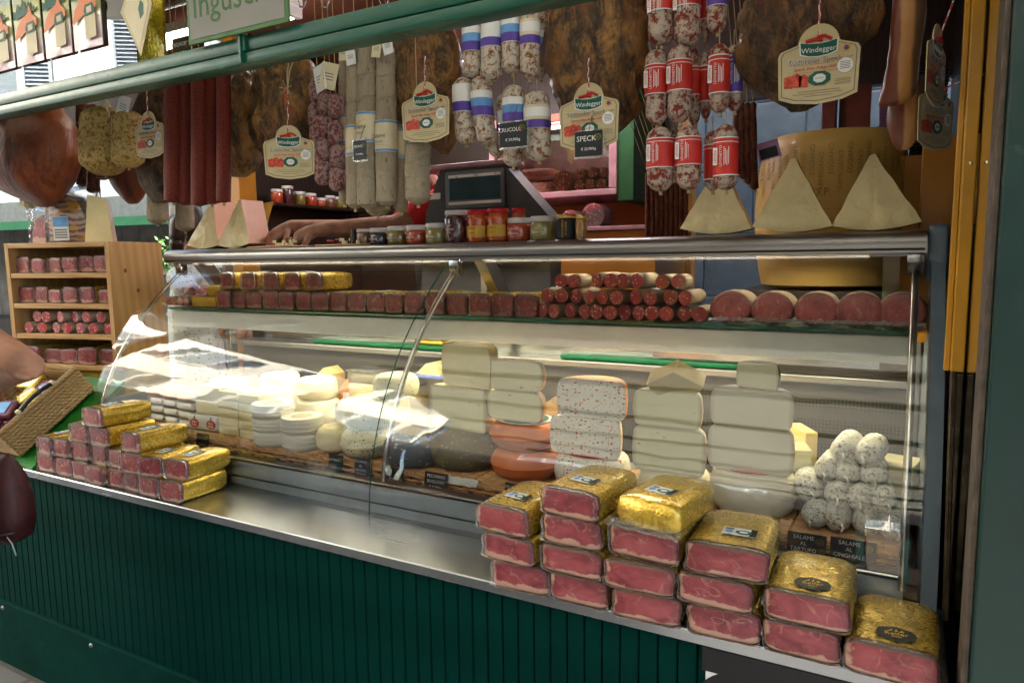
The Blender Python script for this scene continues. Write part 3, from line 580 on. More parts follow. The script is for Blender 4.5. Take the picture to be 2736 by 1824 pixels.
# canopy: hollow aluminium profile
cprof = [(0.644, 1.6565), (0.64, 1.668), (0.636, 1.678), (0.637, 1.690), (0.643, 1.702), (0.654, 1.7095), (0.67, 1.712), (0.93, 1.722), (0.94, 1.716), (0.94, 1.664), (0.76, 1.66), (0.75, 1.69), (0.675, 1.69), (0.67, 1.655), (0.66, 1.6545)]
cp(MB().loft([[(x, y, z) for y, z in cprof] for x in (XL-0.035, XR-0.008)]), 'canopy', M['steel_dark'], 35)
cp(MB().box(XL-0.03, XR-0.012, 0.6375, 0.645, 1.6625, 1.6672), 'canopy_seam', M['dark'])
cp(MB().rbox(XR-0.006, XR+0.04, 0.66, 0.96, 1.58, 1.728, 0.012, 3), 'end_cap', M['grey_end'], 40)
for xs in (XL+0.09, XM+0.11, XR-0.085):
    b = MB(); b.add([(xs-0.02, y, z) for y, z in ((0.70, 1.655), (0.78, 1.655), (0.93, 1.48), (0.93, 1.44), (0.885, 1.44))]+[(xs+0.02, y, z) for y, z in ((0.70, 1.655), (0.78, 1.655), (0.93, 1.48), (0.93, 1.44), (0.885, 1.44))],
        [(0, 1, 2, 3, 4), (9, 8, 7, 6, 5)]+[(i, (i+1) % 5, (i+1) % 5+5, i+5) for i in range(5)])
    b.box(xs-0.05, xs+0.04, 0.66, 0.76, 1.648, 1.6545); cp(b, 'canopy_bracket', M['steel_dark'])
cp(MB().rbox(XR-0.028, XR+0.0, 0.915, 0.96, 0.93, 1.67, 0.004).rbox(XL, XL+0.03, 0.915, 0.96, 0.93, 1.655, 0.004).rbox(XM-0.015, XM+0.015, 0.915, 0.96, 1.28, 1.655, 0.004), 'canopy_post', M['steel_dark'])
# glass shelf and the white light strip below it
ZS, YS = 1.463, 0.60
gs = cp(MB().box(XL+0.03, XR-0.03, YS, 0.91, ZS-0.008, ZS), 'glass_shelf', M['glass_shelf'])
MB().box(XL+0.03, XR-0.03, YS-0.0015, YS-0.0005, ZS-0.0085, ZS+0.0005).build('edge', M['glass_edge'], gs)
cp(MB().loft([[(x, y, z) for y, z in ((0.610, 1.448), (0.606, 1.42), (0.601, 1.396), (0.597, 1.382), (0.600, 1.380), (0.605, 1.382), (0.612, 1.40), (0.62, 1.442), (0.735, 1.442), (0.735, 1.448))] for x in (XL+0.05, XR-0.028)]), 'light_strip', M['white_panel'], 30)
cp(MB().tube([(XL+0.12, 0.665, 1.418), (XR-0.1, 0.665, 1.418)], 0.010, 8), 'light_tube', emis('counter tube', (1.0, 0.9, 0.62), 4.0))
cp(MB().tube([(XL+0.12, 0.70, 1.676), (XR-0.1, 0.70, 1.676)], 0.008, 8), 'added_fill_tube', emis('added shelf fill', (1.0, 0.9, 0.7), 3.0))  # added lamp, hidden from view, brightens the goods on the glass shelf
# moulded end panel on the right
ep = [(0.205, 0.885)]+[(gy(0.9+0.75*i/10), 0.9+0.75*i/10) for i in range(11)]+[(0.96, 1.65), (1.05, 0.885)]
cp(MB().add([(XR+0.004, y, z) for y, z in ep]+[(XR+0.034, y+0.012, z) for y, z in ep], [tuple(range(len(ep))), tuple(range(2*len(ep)-1, len(ep)-1, -1))]+[(i, (i+1) % len(ep), (i+1) % len(ep)+len(ep), i+len(ep)) for i in range(len(ep))]), 'end_panel', M['grey_end'], 40)
cp(MB().box(XL-0.03, XL-0.004, 0.3, 1.05, 0.878, 1.1), 'end_panel', M['grey_end'])

# ------------------------------------------------------------------ vacuum packed speck
def outline(w, h, n=28, p=5.0, seed=0, amp=0.03):
    pts = []
    for i in range(n):
        a = 2*math.pi*(i+0.5)/n; c, s_ = math.cos(a), math.sin(a)
        r = (abs(c)**p+abs(s_)**p)**(-1/p)
        q = 1+amp*nz((c*1.4, s_*1.4, seed*3.1), seed)+amp*0.5*nz((c*4, s_*4, seed), seed+9)
        pts.append((w/2*r*c*q, h/2*r*s_*q+h/2))
    return pts
def ring(pts, y, k_=1.0, h=0.07): return [(x*k_, y, h/2+(z-h/2)*k_) for x, z in pts]
def speck_meshes(w, h, L, seed, mat, foil, foil_front=False):
    o = outline(w, h, 32, 8.0, seed, 0.07)
    meat = MB().loft([ring(o, -0.0035, 0.5, h), ring(o, -0.0025, 0.8, h), ring(o, 0.0, 0.955, h), ring(o, 0.004, 0.995, h), ring(o, 0.03, 0.995, h)])
    fo = MB(); rs = []; ns = 9
    for i in range(ns):
        t = i/(ns-1); y = 0.010+(L-0.010)*t; k_ = 1.018 if t < 0.8 else 1.018-0.16*((t-0.8)/0.2)**1.6
        rs.append([(x*(1+0.03*nz((x*30, y*25, zz*30), seed+i*0.1)), yy, zz*(1+0.02*nz((x*22, y*30, zz*25), seed+4))) for x, yy, zz in ring(o, y, k_, h)])
    fo.loft(rs, c0=foil_front, c1=True)
    # crinkled film seam round the cut
    fl = MB(); a, b, c = [], [], []
    rnd = random.Random(seed)
    for j, (x, z) in enumerate(o):
        q = 0.5+0.5*nz((x*45, 1.3, z*45), seed); e = 0.001+0.010*max(0, nz((x*38, 4.2, z*38), seed+2))+(0.005 if z < h*0.3 else 0.0)*q
        l = math.hypot(x, z-h/2) or 1; ux, uz = x/l, (z-h/2)/l
        a.append((x*0.99, -0.0006, h/2+(z-h/2)*0.99)); b.append((x+ux*e*0.6, -0.004-0.004*q, max(0.0006, z+uz*e*0.5))); c.append((x+ux*e*0.9, -0.001+0.006*rnd.random(), max(0.0008, z+uz*e*0.6)))
    fl.loft([a, b, c], False, False)
    return meat.mesh('meat', mat, 50), fo.mesh('foil', foil, 60), fl.mesh('film', M['film'], 70)
PK = {}
PK['n'] = [speck_meshes(0.106, 0.069, 0.185, 3+i, M['meat'][i % 3], M['foil_bright'] if i % 2 else M['foil']) for i in range(6)]
PK['w'] = [speck_meshes(0.148, 0.066, 0.22, 23+i, M['meat_wide'][i % 3], M['foil']) for i in range(6)]
PK['s'] = [speck_meshes(0.082, 0.066, 0.17, 43+i, M['meat'][i % 3], M['foil']) for i in range(5)]
_lab = {}
def speck_label(parent, w, h, L, kind):
    if kind is None: return
    if kind == 'diamond':
        d = ob('label', _lab.setdefault('d', MB().prism([(-0.034, 0), (-0.027, -0.018), (0, -0.029), (0.027, -0.018), (0.034, 0), (0.027, 0.018), (0, 0.029), (-0.027, 0.018)], -0.0008, 0.0).mesh('label', M['slate'])), parent, (0.005, 0.045, h*1.02+0.0015), (rad(-90), 0, rad(8)))
        for s_, zz, sz in (('Reifer', 0.0, 0.016), ('SPECK', -0.011, 0.006)): text(s_, sz, M['ink_gold'], d, (0, -0.001, zz))
        ob('emblem', _lab.setdefault('e', MB().prism([(-0.014, 0.008), (-0.006, 0.011), (-0.004, 0.019)], -0.0014, -0.0009).prism([(-0.002, 0.009), (0.004, 0.011), (0.002, 0.02)], -0.0014, -0.0009).prism([(0.006, 0.009), (0.014, 0.008), (0.011, 0.016)], -0.0014, -0.0009).mesh('emblem', M['ink_gold'])), d)
        return
    d = ob('label', _lab.setdefault('l', MB().prism([(-0.032, -0.02), (0.032, -0.02), (0.032, 0.02), (-0.032, 0.02)], -0.0006, 0.0).mesh('label', M['paper'])), parent, (0.0 if kind == 'c' else w*0.08, min(0.075, L*0.4), h*1.02+0.0016), (rad(-90), 0, rad(0 if kind == 'n' else -6)) if w > 0.12 else (rad(-90), 0, rad(84)))
    ob('stripe', _lab.setdefault('s', MB().prism([(0.020, -0.02), (0.032, -0.02), (0.032, 0.02), (0.020, 0.02)], -0.0011, -0.0007).mesh('stripe', M['ink'])), d)
    hx = [(0.016*math.cos(a), 0.012*math.sin(a)) for a in [math.pi/8+i*math.pi/4 for i in range(8)]]
    ob('emblem', _lab.setdefault('h', MB().prism([(x+0.008, z-0.004) for x, z in hx], -0.0017, -0.0012).mesh('emblem', M['ink_green'])), d)
    ob('emblem_centre', _lab.setdefault('hc', MB().prism([(x*0.55+0.008, z*0.5-0.004) for x, z in hx], -0.0021, -0.0018).mesh('emblem_centre', M['paper'])), d)
    ob('round_mark', _lab.setdefault('rm', MB().prism([(-0.019+0.0075*math.cos(a), -0.006+0.0075*math.sin(a)) for a in [i*math.pi/6 for i in range(12)]], -0.0017, -0.0012).mesh('round_mark', M['ink_blue'])), d)
    ob('print_block', _lab.setdefault('pb', MB().prism([(-0.028, 0.006), (-0.012, 0.006), (-0.012, 0.009), (-0.028, 0.009)], -0.0011, -0.0007).prism([(-0.028, 0.011), (-0.012, 0.011), (-0.012, 0.014), (-0.028, 0.014)], -0.0011, -0.0007).mesh('print_block', M['ink'])), d)
_pc = [0]
def speck_pack(kind, label, loc, rz=0.0, scale=(1, 1, 1), lab=None, group=None, tilt=0.0, var=None):
    v = PK[kind][_pc[0] % len(PK[kind]) if var is None else var]; _pc[0] += 1
    r = thing('speck_pack', label, 'speck pack', loc, group=group, rot=(0, tilt, rz)); r.scale = scale
    for n2, me in zip(('meat', 'foil', 'film'), v): ob(n2, me, r)
    w, h, L = dict(n=(0.106, 0.069, 0.185), w=(0.148, 0.066, 0.22), s=(0.082, 0.066, 0.17))[kind]
    speck_label(r, w, h, L, lab); return r

# left pile on the steel ledge (four layers)
R7 = random.Random(5)
GL, GR = 'speck packs piled at the left of the steel ledge', 'speck packs piled at the right of the steel ledge'
lb = [(-2.80, 0.114), (-2.686, 0.110), (-2.577, 0.108), (-2.473, 0.1), (-2.376, 0.097), (-2.288, 0.098), (-2.184, 0.11), (-2.070, 0.112)]
for i, (x, w) in enumerate(lb):
    speck_pack('n', 'gold wrapped speck pack, %s from left in bottom layer of the left ledge pile' % (ORD[i] if i < 7 else 'rightmost'), (x, 0.015+R7.uniform(-0.006, 0.012), 0.8786), R7.uniform(-0.06, 0.06), (w/0.112, 1, 1), group=GL)
lm_ = [(-2.785, 0.102), (-2.69, 0.092), (-2.585, 0.118), (-2.467, 0.102), (-2.366, 0.098), (-2.262, 0.112), (-2.163, 0.1), (-2.056, 0.11)]
for i, (x, w) in enumerate(lm_):
    speck_pack('n', 'gold wrapped speck pack, %s from left in second layer of the left ledge pile' % (ORD[i] if i < 7 else 'rightmost'), (x, 0.02+R7.uniform(-0.008, 0.014), 0.9485), R7.uniform(-0.08, 0.08) + (0.25 if i == 6 else 0), (w/0.112, 1, 1), 'c' if i in (0, 2, 6, 7) else None, GL)
for i, (x, w, rz) in enumerate([(-2.565, 0.112, 0.02), (-2.452, 0.116, -0.03), (-2.268, 0.094, -0.06)]):
    speck_pack('n', 'gold wrapped speck pack on third layer of left ledge pile, %s' % ('leftmost', 'middle', 'apart at the right')[i], (x, 0.02, 1.0185), rz, (w/0.112, 1, 1), 'c', GL)
speck_pack('n', 'single gold wrapped speck pack topping the left ledge pile', (-2.47, 0.015, 1.0885), -0.08, (1.08, 1, 0.95), 'c', GL)

# right pile on the steel ledge
rb_ = [(-0.755, 0.15), (-0.607, 0.14), (-0.449, 0.146), (-0.288, 0.145), (-0.142, 0.138), (0.012, 0.156)]
for i, (x, w) in enumerate(rb_):
    speck_pack('w', 'wide speck pack, %s in bottom row of right ledge pile' % ('leftmost', 'second from left', 'third from left', 'third from right', 'second from right', 'rightmost with black diamond label')[i], (x, -0.008+R7.uniform(-0.004, 0.006), 0.8786), R7.uniform(-0.05, 0.05), (w/0.15, 1, 1.0), 'diamond' if i == 5 else None, GR)
for i, (x, w) in enumerate([(-0.785, 0.14), (-0.622, 0.146), (-0.464, 0.152), (-0.306, 0.15), (-0.134, 0.152)]):
    speck_pack('w', 'wide speck pack, %s in second row of the right ledge pile' % ('leftmost', 'second from left', 'middle one', 'second from right', 'rightmost with black diamond label')[i], (x, -0.012+R7.uniform(-0.006, 0.01), 0.9455), R7.uniform(-0.05, 0.03)-(0.05 if i == 0 else 0), (w/0.15, 1, 0.97), 'diamond' if i == 4 else None, GR, var=None)
for i, (x, w) in enumerate([(-0.80, 0.142), (-0.625, 0.146), (-0.458, 0.155), (-0.285, 0.16)]):
    speck_pack('w', 'wide speck pack, %s in third row of right ledge pile' % ('leftmost', 'second from left', 'second from right', 'rightmost with white label')[i], (x, -0.012+R7.uniform(-0.006, 0.008), 1.0115), R7.uniform(-0.05, 0.04)-(0.06 if i == 0 else 0), (w/0.15, 1, 1.02), ('c', None, None, 'n')[i], GR)
speck_pack('w', 'wide speck pack with white label on fourth row of the right ledge pile', (-0.628, -0.012, 1.079), -0.1, (0.96, 1, 0.98), 'c', GR)
# block wrapped in foil on all sides
_r = thing('foil_block', 'speck block fully wrapped in crinkled gold foil on top of the right ledge pile', 'speck pack', (-0.452, -0.012, 1.0795), -0.16, GR)
_m = MB(); _o = outline(0.152, 0.068, 28, 4.5, 77, 0.05)
_m.loft([[(x*(1+0.03*nz((x*40, y*30, zz*40), 8)), yy+0.004*nz((x*40, 3, zz*40), 5), zz*(1+0.04*nz((x*30, y*40, 2), 3))) for x, yy, zz in ring(_o, y, k_, 0.068)] for y, k_ in ((0.0, 0.82), (0.008, 0.96), (0.03, 1.0), (0.06, 1.01), (0.1, 1.01), (0.14, 1.01), (0.18, 0.99), (0.2, 0.9))]).build('foil', M['foil_bright'], _r, 60)
_f = MB(); _f.loft([[(-0.085+0.17*i/14, -0.004-0.004*(i % 2), 0.018+0.004*nz((i, 1, 1))) for i in range(15)], [(-0.088+0.176*i/14, -0.022-0.005*(i % 3), 0.006+0.006*nz((i, 2, 3))) for i in range(15)], [(-0.082+0.164*i/14, -0.014-0.004*(i % 2), 0.0015) for i in range(15)]], closed=False)
_f.build('film', M['film'], _r, 60); speck_label(_r, 0.15, 0.066, 0.2, 'c')

# packs on the glass shelf inside the counter
GS_ = 'speck packs in a row on the glass shelf'
x_a, x_b = at(500, 690, 0.63).x, at(1238, 700, 0.63).x; nP = 17
_SH = {}
for i in range(nP):
    x = x_a+(x_b-x_a)*(i+0.5)/nP; w = (x_b-x_a)/nP
    speck_pack('s', 'small speck pack on the glass shelf, %s from left in the lower row' % (ORD[i] if i < nP-1 else 'last'), (x, 0.625+R7.uniform(0, 0.01), ZS+0.0006), R7.uniform(-0.08, 0.08), (w*0.97/0.084, 1, 1.16+R7.uniform(-0.06, 0.04)), 'c' if i % 4 == 1 else None, GS_)
for i in range(5):
    x = at(520+50*i, 640, 0.63).x
    speck_pack('s', 'small speck pack lying on the shelf row, %s from left of the upper five' % ORD[i], (x, 0.63, ZS+0.0795), R7.uniform(-0.06, 0.06) - (0.05 if i == 4 else 0), (0.98, 1.05, 1.05), 'c' if i % 2 else None, 'speck packs lying on the shelf row')

# ------------------------------------------------------------------ salami halves, round hams and sausages on the glass shelf
def half_salami(L, r, seed, m_case, m_cut):
    n = 14; rs = []
    for i in range(9):
        t = i/8; y = L*t; k_ = 1.0 if t < 0.75 else math.sqrt(max(0.02, 1-((t-0.75)/0.26)**2))
        rs.append([(r*k_*math.cos(2*math.pi*j/n)*(1+0.04*nz((j, y*40, 1), seed)), y, r+r*k_*math.sin(2*math.pi*j/n)) for j in range(n)])
    a = MB().loft(rs, False, True).mesh('casing', m_case, 60)
    b = MB().loft([[(r*q*math.cos(2*math.pi*j/n), -0.001-0.001*(1-q), r+r*q*math.sin(2*math.pi*j/n)) for j in range(n)] for q in (0.3, 0.7, 0.97)]).mesh('cut_face', m_cut, 60)
    return a, b
HS = [half_salami(0.15, 0.0225, i, M['lattice'], M['slice'] if i % 2 else M['slice2']) for i in range(4)]
z7v = lambda x, y: ((x/3.136+1200)/K, (y/3.136+400)/K)
_flm = MB(); _flm.loft([[(-0.052+0.104*i/12, -0.008+0.003*(i % 2)+(0.16 if j else 0), 0.0012+(0.003 if i % 3 == 0 else 0)) for i in range(13)] for j in (0, 1)], closed=False)
_flm = _flm.mesh('film', M['film_white'], 60)
rows = [('bottom', [(785, 875, 1365), (1020, 1115, 1370), (1245, 1350, 1380), (1470, 1570, 1382), (1705, 1815, 1382), (1970, 2085, 1390)], ZS+0.001),
        ('middle', [(840, 930, 1270), (1065, 1165, 1268), (1310, 1415, 1270), (1570, 1675, 1272), (1860, 1965, 1275)], ZS+0.048),
        ('top', [(950, 1040, 1152), (1250, 1350, 1158), (1485, 1565, 1158), (1800, 1900, 1162)], ZS+0.095)]
k7 = 0
for rn, lst, z in rows:
    for i, (xa, xb, y) in enumerate(lst):
        Xa, Xb = at(*z7v(xa, y), 0.63).x, at(*z7v(xb, y), 0.63).x
        r = thing('salami_pack', 'pack of two cut salami on the glass shelf, %s from left, %s row' % (ORD[i], rn), 'salami', ((Xa+Xb)/2, 0.630+R7.uniform(-0.012, 0.012), z+R7.uniform(0, 0.003)), R7.uniform(-0.28, 0.1), 'salami pairs on the glass shelf')
        for sx in (-1, 1):
            a, b = HS[k7 % 4]; k7 += 1
            h = ob('salami_half', a, r, (sx*0.0235, R7.uniform(-0.012, 0.008), 0.0015), (0, 0, R7.uniform(-.08, .08)), (R7.uniform(0.9, 1.06), 1, R7.uniform(0.92, 1.06))); ob('cut_face', b, h)
        ob('film', _flm, r)
z8v = lambda x, y: ((x/2.8+1800)/K, (y/2.8+400)/K)
def round_ham(seed):
    w, h, L = 0.113, 0.1, 0.17; n = 26; o = []
    for i in range(n):
        a = 2*math.pi*i/n; o.append((w/2*math.cos(a)*(1+0.03*nz((math.cos(a)*2, math.sin(a)*2, 1), seed)), h/2*(math.sin(a) if math.sin(a) > 0 else 0.86*math.sin(a))+h*0.43))
    hh = h*0.86
    me = MB().loft([ring(o, y, k_, hh) for y, k_ in ((-0.004, 0.5), (-0.002, 0.85), (0.0, 0.965), (0.003, 0.99))]).mesh('meat', M['coppa'], 60)
    sk = MB().loft([ring(o, y, k_, hh) for y, k_ in ((0.002, 1.0), (0.02, 1.03), (0.06, 1.03), (0.12, 0.98), (0.16, 0.8), (L, 0.5))], False, True).mesh('rind', M['lattice'], 60)
    fl = MB(); rn = random.Random(seed); A, B, Cc = [], [], []
    for i in range(19):
        x = -w*0.52+w*1.04*i/18; zz = 0.02+0.01*nz((i*0.5, seed, 1))
        A.append((x*0.94, -0.005, zz)); B.append((x, -0.013-0.005*rn.random(), zz*0.5+0.003*rn.random())); Cc.append((x*1.02, -0.008+0.006*rn.random(), 0.001+0.003*rn.random()))
    fl.loft([A, B, Cc], closed=False)
    return me, sk, fl.mesh('film', M['film_white'], 70)
RH = [round_ham(i+11) for i in range(3)]
for i, (x, y) in enumerate([(425, 1195), (735, 1195), (1065, 1215), (1390, 1210), (1700, 1210)]):
    X = at(*z8v(x, y), 0.63).x
    r = thing('round_ham', 'round packed ham with pink cut face on the glass shelf, %s from left' % ORD[i], 'ham', (X, 0.627, ZS+0.001), R7.uniform(-0.06, 0.06), 'round hams on the glass shelf')
    r.scale = (0.98+R7.uniform(-0.04, 0.03),)*3
    for n2, me in zip(('meat', 'rind', 'film'), RH[i % 3]): ob(n2, me, r)
# packed sausages at the left end of the shelf
_tk = MB(); 
for (lx, ly, dz, nm) in ((372, 700, 0.0, 'lower'), (410, 683, 0.047, 'upper')):
    p0 = at(lx+(0 if dz == 0 else 0), 690, 0.65); r = thing('sausage_pack', 'yellow and clear pack of small salami at left end of glass shelf, %s one' % nm, 'sausage pack', (at(lx+68, 690, 0.65).x, 0.64, ZS+0.001+dz), 0.0, 'packs of small salami')
    hw = abs(at(505, 690, 0.65).x-at(lx, 690, 0.65).x)/2
    MB().rbox(hw*0.1, hw, -0.006, 0.1, 0.001, 0.046, 0.008).build('sleeve', M['ink_gold'], r, 40)
    for k_ in range(4):
        MB().lathe([(0.001, -0.004), (0.012, -0.002), (0.019, 0.006), (0.0205, 0.02), (0.0205, 0.09), (0.001, 0.1)], 12, axis='Y', o=(0, 0.1, 0.0205)).build('sausage', mk_slice('pale salami', (0.42, 0.13, 0.1), (0.7, 0.5, 0.42), 30, 0.4) if k_ == 0 and dz == 0 else bpy.data.materials['pale salami'], r, 60, loc=(-hw+0.03+0.042*k_, 0, 0.002))
    MB().loft([[(-hw-0.012, y, 0.0012), (-hw*0.5, y, 0.0455), (0, y, 0.0456), (hw*0.12, y, 0.0455)] for y in (-0.008, 0.04, 0.1)], closed=False).build('film', M['film'], r, 60)

# ------------------------------------------------------------------ wicker trays on the counter deck
ZT = 0.985
GT = 'wicker trays along the counter deck'
def wicker_tray(x0, x1, label, y0=0.335, y1=0.70, z0=0.932):
    r = thing('wicker_tray', label, 'tray', ((x0+x1)/2, y0, z0), 0, GT); w = (x1-x0)/2-0.002; h = ZT-z0; D = y1-y0
    nst = max(5, int(2*w/0.03)); wv = MB(); rn = random.Random(int(x0*1000) & 0xfff)
    for j in range(4):
        z = 0.007+j*(h-0.014)/3; pts = []
        for i in range(nst*2+1):
            x = -w+2*w*i/(nst*2); pts.append((x, 0.003+0.0055*math.sin(math.pi*i/2+math.pi*j)+rn.uniform(-.0006, .0006), z+rn.uniform(-.0008, .0008)))
        wv.tube(pts, 0.0058, 5)
    nt = int(D/0.02)
    for j in range(nt):
        y = 0.012+j*(D-0.02)/(nt-1); pts = []
        for i in range(nst+1):
            x = -w+2*w*i/nst; pts.append((x, y+rn.uniform(-.0012, .0012), h-0.006+0.0045*math.sin(math.pi*i+math.pi*j)+rn.uniform(-.0006, .0006)))
        wv.tube(pts, 0.0068, 5)
    for i in range(nst+1): wv.tube([(-w+2*w*i/nst, 0.005, h-0.006), (-w+2*w*i/nst, D-0.005, h-0.006)], 0.0042, 5)
    stuff(wv.build('weave', M['wicker'], r, 60))
    br = MB()
    for a, b in (((-w, 0.002, h-0.002), (w, 0.002, h-0.002)),):
        for ph in (0, 2.1, 4.2):
            n = 50; br.tube([(a[0]+(b[0]-a[0])*i/n, 0.002+0.0045*math.cos(i*0.9+ph), h-0.001+0.0045*math.sin(i*0.9+ph)) for i in range(n+1)], 0.0042, 5)
    br.build('rim', M['wicker'], r, 60)
    for i in range(nst+1):
        MB().tube([(-w+2*w*i/nst, 0.004, 0.0), (-w+2*w*i/nst, 0.004, h-0.004)], 0.003, 5).build('stake', M['wicker'], r)
    MB().box(-w+0.004, w-0.004, 0.012, D, 0.0, h-0.018).build('base', M['dark_wood'], r)
    return r
tx = [-2.80, -2.46, -2.13, -1.77, -1.44, -1.13, -0.80, -0.44, -0.215, 0.022]
tl = ['wicker tray under the white and orange soft cheese packs at the far left', 'wicker tray under the stacked cheese bars', 'wicker tray under the white ricotta tubs', 'wicker tray under the small herb cheeses', 'wicker tray under the blue rind cheese wedge', 'wicker tray under the olive grey cheese wheel', 'wicker tray under the orange rind wheels', 'wicker tray under the chili cheeses', 'wicker tray under the big ivory wheel', 'wicker tray under the white mould salami at the right end']
for i in range(len(tx)-1): wicker_tray(tx[i], tx[i+1], tl[i+1] if i else tl[0])

# ------------------------------------------------------------------ cheeses
GC = 'cheeses in the counter'
def wprof(r, h, e=0.018, b=0.0, n=5):
    p = [(0.0005, 0.0), (r-e, 0.0)]
    for i in range(1, n): a = -math.pi/2+math.pi/2*i/n; p.append((r-e+e*math.cos(a), e+e*math.sin(a)))
    for i in range(3): t = (i+0.5)/3; p.append((r+b*math.sin(math.pi*t), e+(h-2*e)*t))
    for i in range(1, n): a = math.pi/2*i/n; p.append((r-e+e*math.cos(a), h-e+e*math.sin(a)))
    return p+[(r-e, h), (0.0005, h)]
def wheel(label, x, y, z, r, h, mat, e=0.02, b=0.004, disc=None, name='round_cheese', rz=0.0, tilt=0.0):
    o = thing(name, label, 'cheese', (x, y, z), group=GC, rot=(tilt, 0, rz))
    MB().lathe(wprof(r, h, e, b), 36).build('rind', mat, o, 50)
    if disc:
        d = MB().lathe([(0.0005, h+0.0012), (r*0.78, h+0.0010), (r*0.78, h-0.0005)], 30).build('paper_disc', disc[0], o, 40)
        MB().lathe([(r*0.68, h+0.0013), (r*0.68, h+0.0022), (r*0.5, h+0.0022), (r*0.5, h+0.0013)], 30).build('printed_ring', disc[1], d)
        MB().lathe([(0.0005, h+0.0022), (r*0.3, h+0.0022), (r*0.3, h+0.0013)], 20).build('printed_centre', disc[2], d)
    return o
def half(label, x, y, z, r, h, rind, face, e=0.02, b=0.003, rz=0.0, rx=0.0):
    o = thing('cheese_half', label, 'cheese', (x, y, z), group=GC, rot=(rx, 0, rz)); p = wprof(r, h, e, b)
    MB().lathe(p, 22, a0=0, a1=math.pi).build('rind', rind, o, 50)
    out = [(q[0], q[1]) for q in p[1:-1]]; poly = out+[(-a, c) for a, c in reversed(out)]
    cx, cz = 0, h/2
    MB().loft([[(cx+(a-cx)*k_, -0.0025*(1-k_), cz+(c-cz)*k_) for a, c in poly] for k_ in (0.995, 0.6, 0.2)]).build('cut_face', face, o, 60)
    return o
def block(label, x, y, z, w, d, h, mat, name='cheese_block', rz=0.0, r=0.004, wrap=True):
    o = thing(name, label, 'cheese', (x, y, z), rz, GC); MB().rbox(-w/2, w/2, 0, d, 0, h, r, 2).build('block', mat, o, 40); return o
pdisc = (M['paper'], M['ink_green'], M['ink_red']); rdisc = (M['paper'], M['ink_red'], M['ink_red'])
# right column
wheel('big ivory sheep cheese wheel with printed paper disc, lowest of the right stack', -0.325, 0.50, ZT, 0.107, 0.112, M['ch_white'], 0.03, 0.006, rdisc)
half('tall half of ivory cheese resting on the big wheel with the paper disc', -0.325, 0.445, ZT+0.1145, 0.106, 0.117, M['ch_white'], M['ch_face'], 0.022)
half('half of ivory cheese, third level of the right stack', -0.325, 0.445, ZT+0.232, 0.101, 0.098, M['rind_net'], M['ch_face'], 0.02)
half('small piece of ivory cheese with dark netted rind topping the right stack', -0.315, 0.46, ZT+0.3305, 0.054, 0.068, M['rind_net'], M['ch_face2'], 0.012, rz=-0.25)
# second column
wheel('ivory wheel at the bottom, between the chili cheese and the big wheel', -0.545, 0.52, ZT, 0.1, 0.08, M['ch_white'], 0.025)
half('tall greenish half cheese in the stack left of the big ivory wheels', -0.54, 0.45, ZT+0.081, 0.1, 0.125, M['ch_white'], M['ch_face2'], 0.02)
half('half cheese carrying the triangular wedge', -0.545, 0.45, ZT+0.207, 0.093, 0.102, M['ch_white'], M['ch_face2'], 0.02)
_w = thing('cheese_wedge', 'wrapped triangular cheese wedge lying on top of a half cheese', 'cheese', (-0.532, 0.50, ZT+0.31), group=GC, rot=(rad(18), 0, rad(8)))
_q = [(0, 0.072)]+[(0.086*math.sin(a), 0.072-0.086*math.cos(a)) for a in [rad(-62)+rad(124)*i/14 for i in range(15)]]
MB().prism([(x, z) for x, z in _q], -0.045, 0.03).build('wedge', M['ch_yellow'], _w, 35)
MB().prism([(x*0.97, z*0.97+0.001) for x, z in _q], -0.0475, -0.0455).build('cut_face', mk_cheese('honey cheese cut', (0.68, 0.56, 0.27), 0.12, coat=0.8), _w, 35)
# chili cheeses
wheel('chili flecked cheese wheel with red printed disc, lowest of the chili stack', -0.785, 0.505, ZT, 0.11, 0.095, M['ch_chili'], 0.025, 0.004, rdisc)
half('middle half of white chili flecked cheese', -0.79, 0.455, ZT+0.097, 0.108, 0.112, M['ch_chili'], M['ch_chili'], 0.018, rx=0.0)
half('top half of white chili flecked cheese with orange wrapping', -0.77, 0.455, ZT+0.210, 0.104, 0.112, M['rind_orange'], M['ch_chili'], 0.02)
# orange wheels with two pale halves
wheel('orange red cheese wheel, lower of two', -1.005, 0.505, ZT, 0.112, 0.088, M['rind_red'], 0.04, 0.004)
wheel('orange red cheese wheel with green paper disc, upper of two', -1.012, 0.51, ZT+0.0885, 0.109, 0.086, M['rind_red'], 0.04, 0.004, (M['paper'], M['ink_green'], M['leaf']))
half('pale half cheese lying on the orange wheels, lower of two', -1.02, 0.455, ZT+0.177, 0.096, 0.092, M['rind_brown'], M['ch_face2'], 0.03)
half('pale half cheese with brown rind, upper of two above the orange wheels', -1.02, 0.455, ZT+0.27, 0.096, 0.092, M['rind_brown'], M['ch_face2'], 0.03)
# olive wheel and big wrapped halves
wheel('olive grey rough rind cheese wheel below two wrapped halves', -1.235, 0.515, ZT, 0.12, 0.125, M['rind_grey'], 0.035, 0.004)
half('wrapped hard cheese half on the olive grey wheel', -1.235, 0.465, ZT+0.126, 0.115, 0.138, M['ch_pale'], M['ch_face2'], 0.014, rz=-0.12)
half('glossy wrapped tall cheese half crowning the olive grey wheel stack', -1.205, 0.47, ZT+0.266, 0.104, 0.132, M['ch_yellow'], M['ch_pale'], 0.016, rz=-0.2)
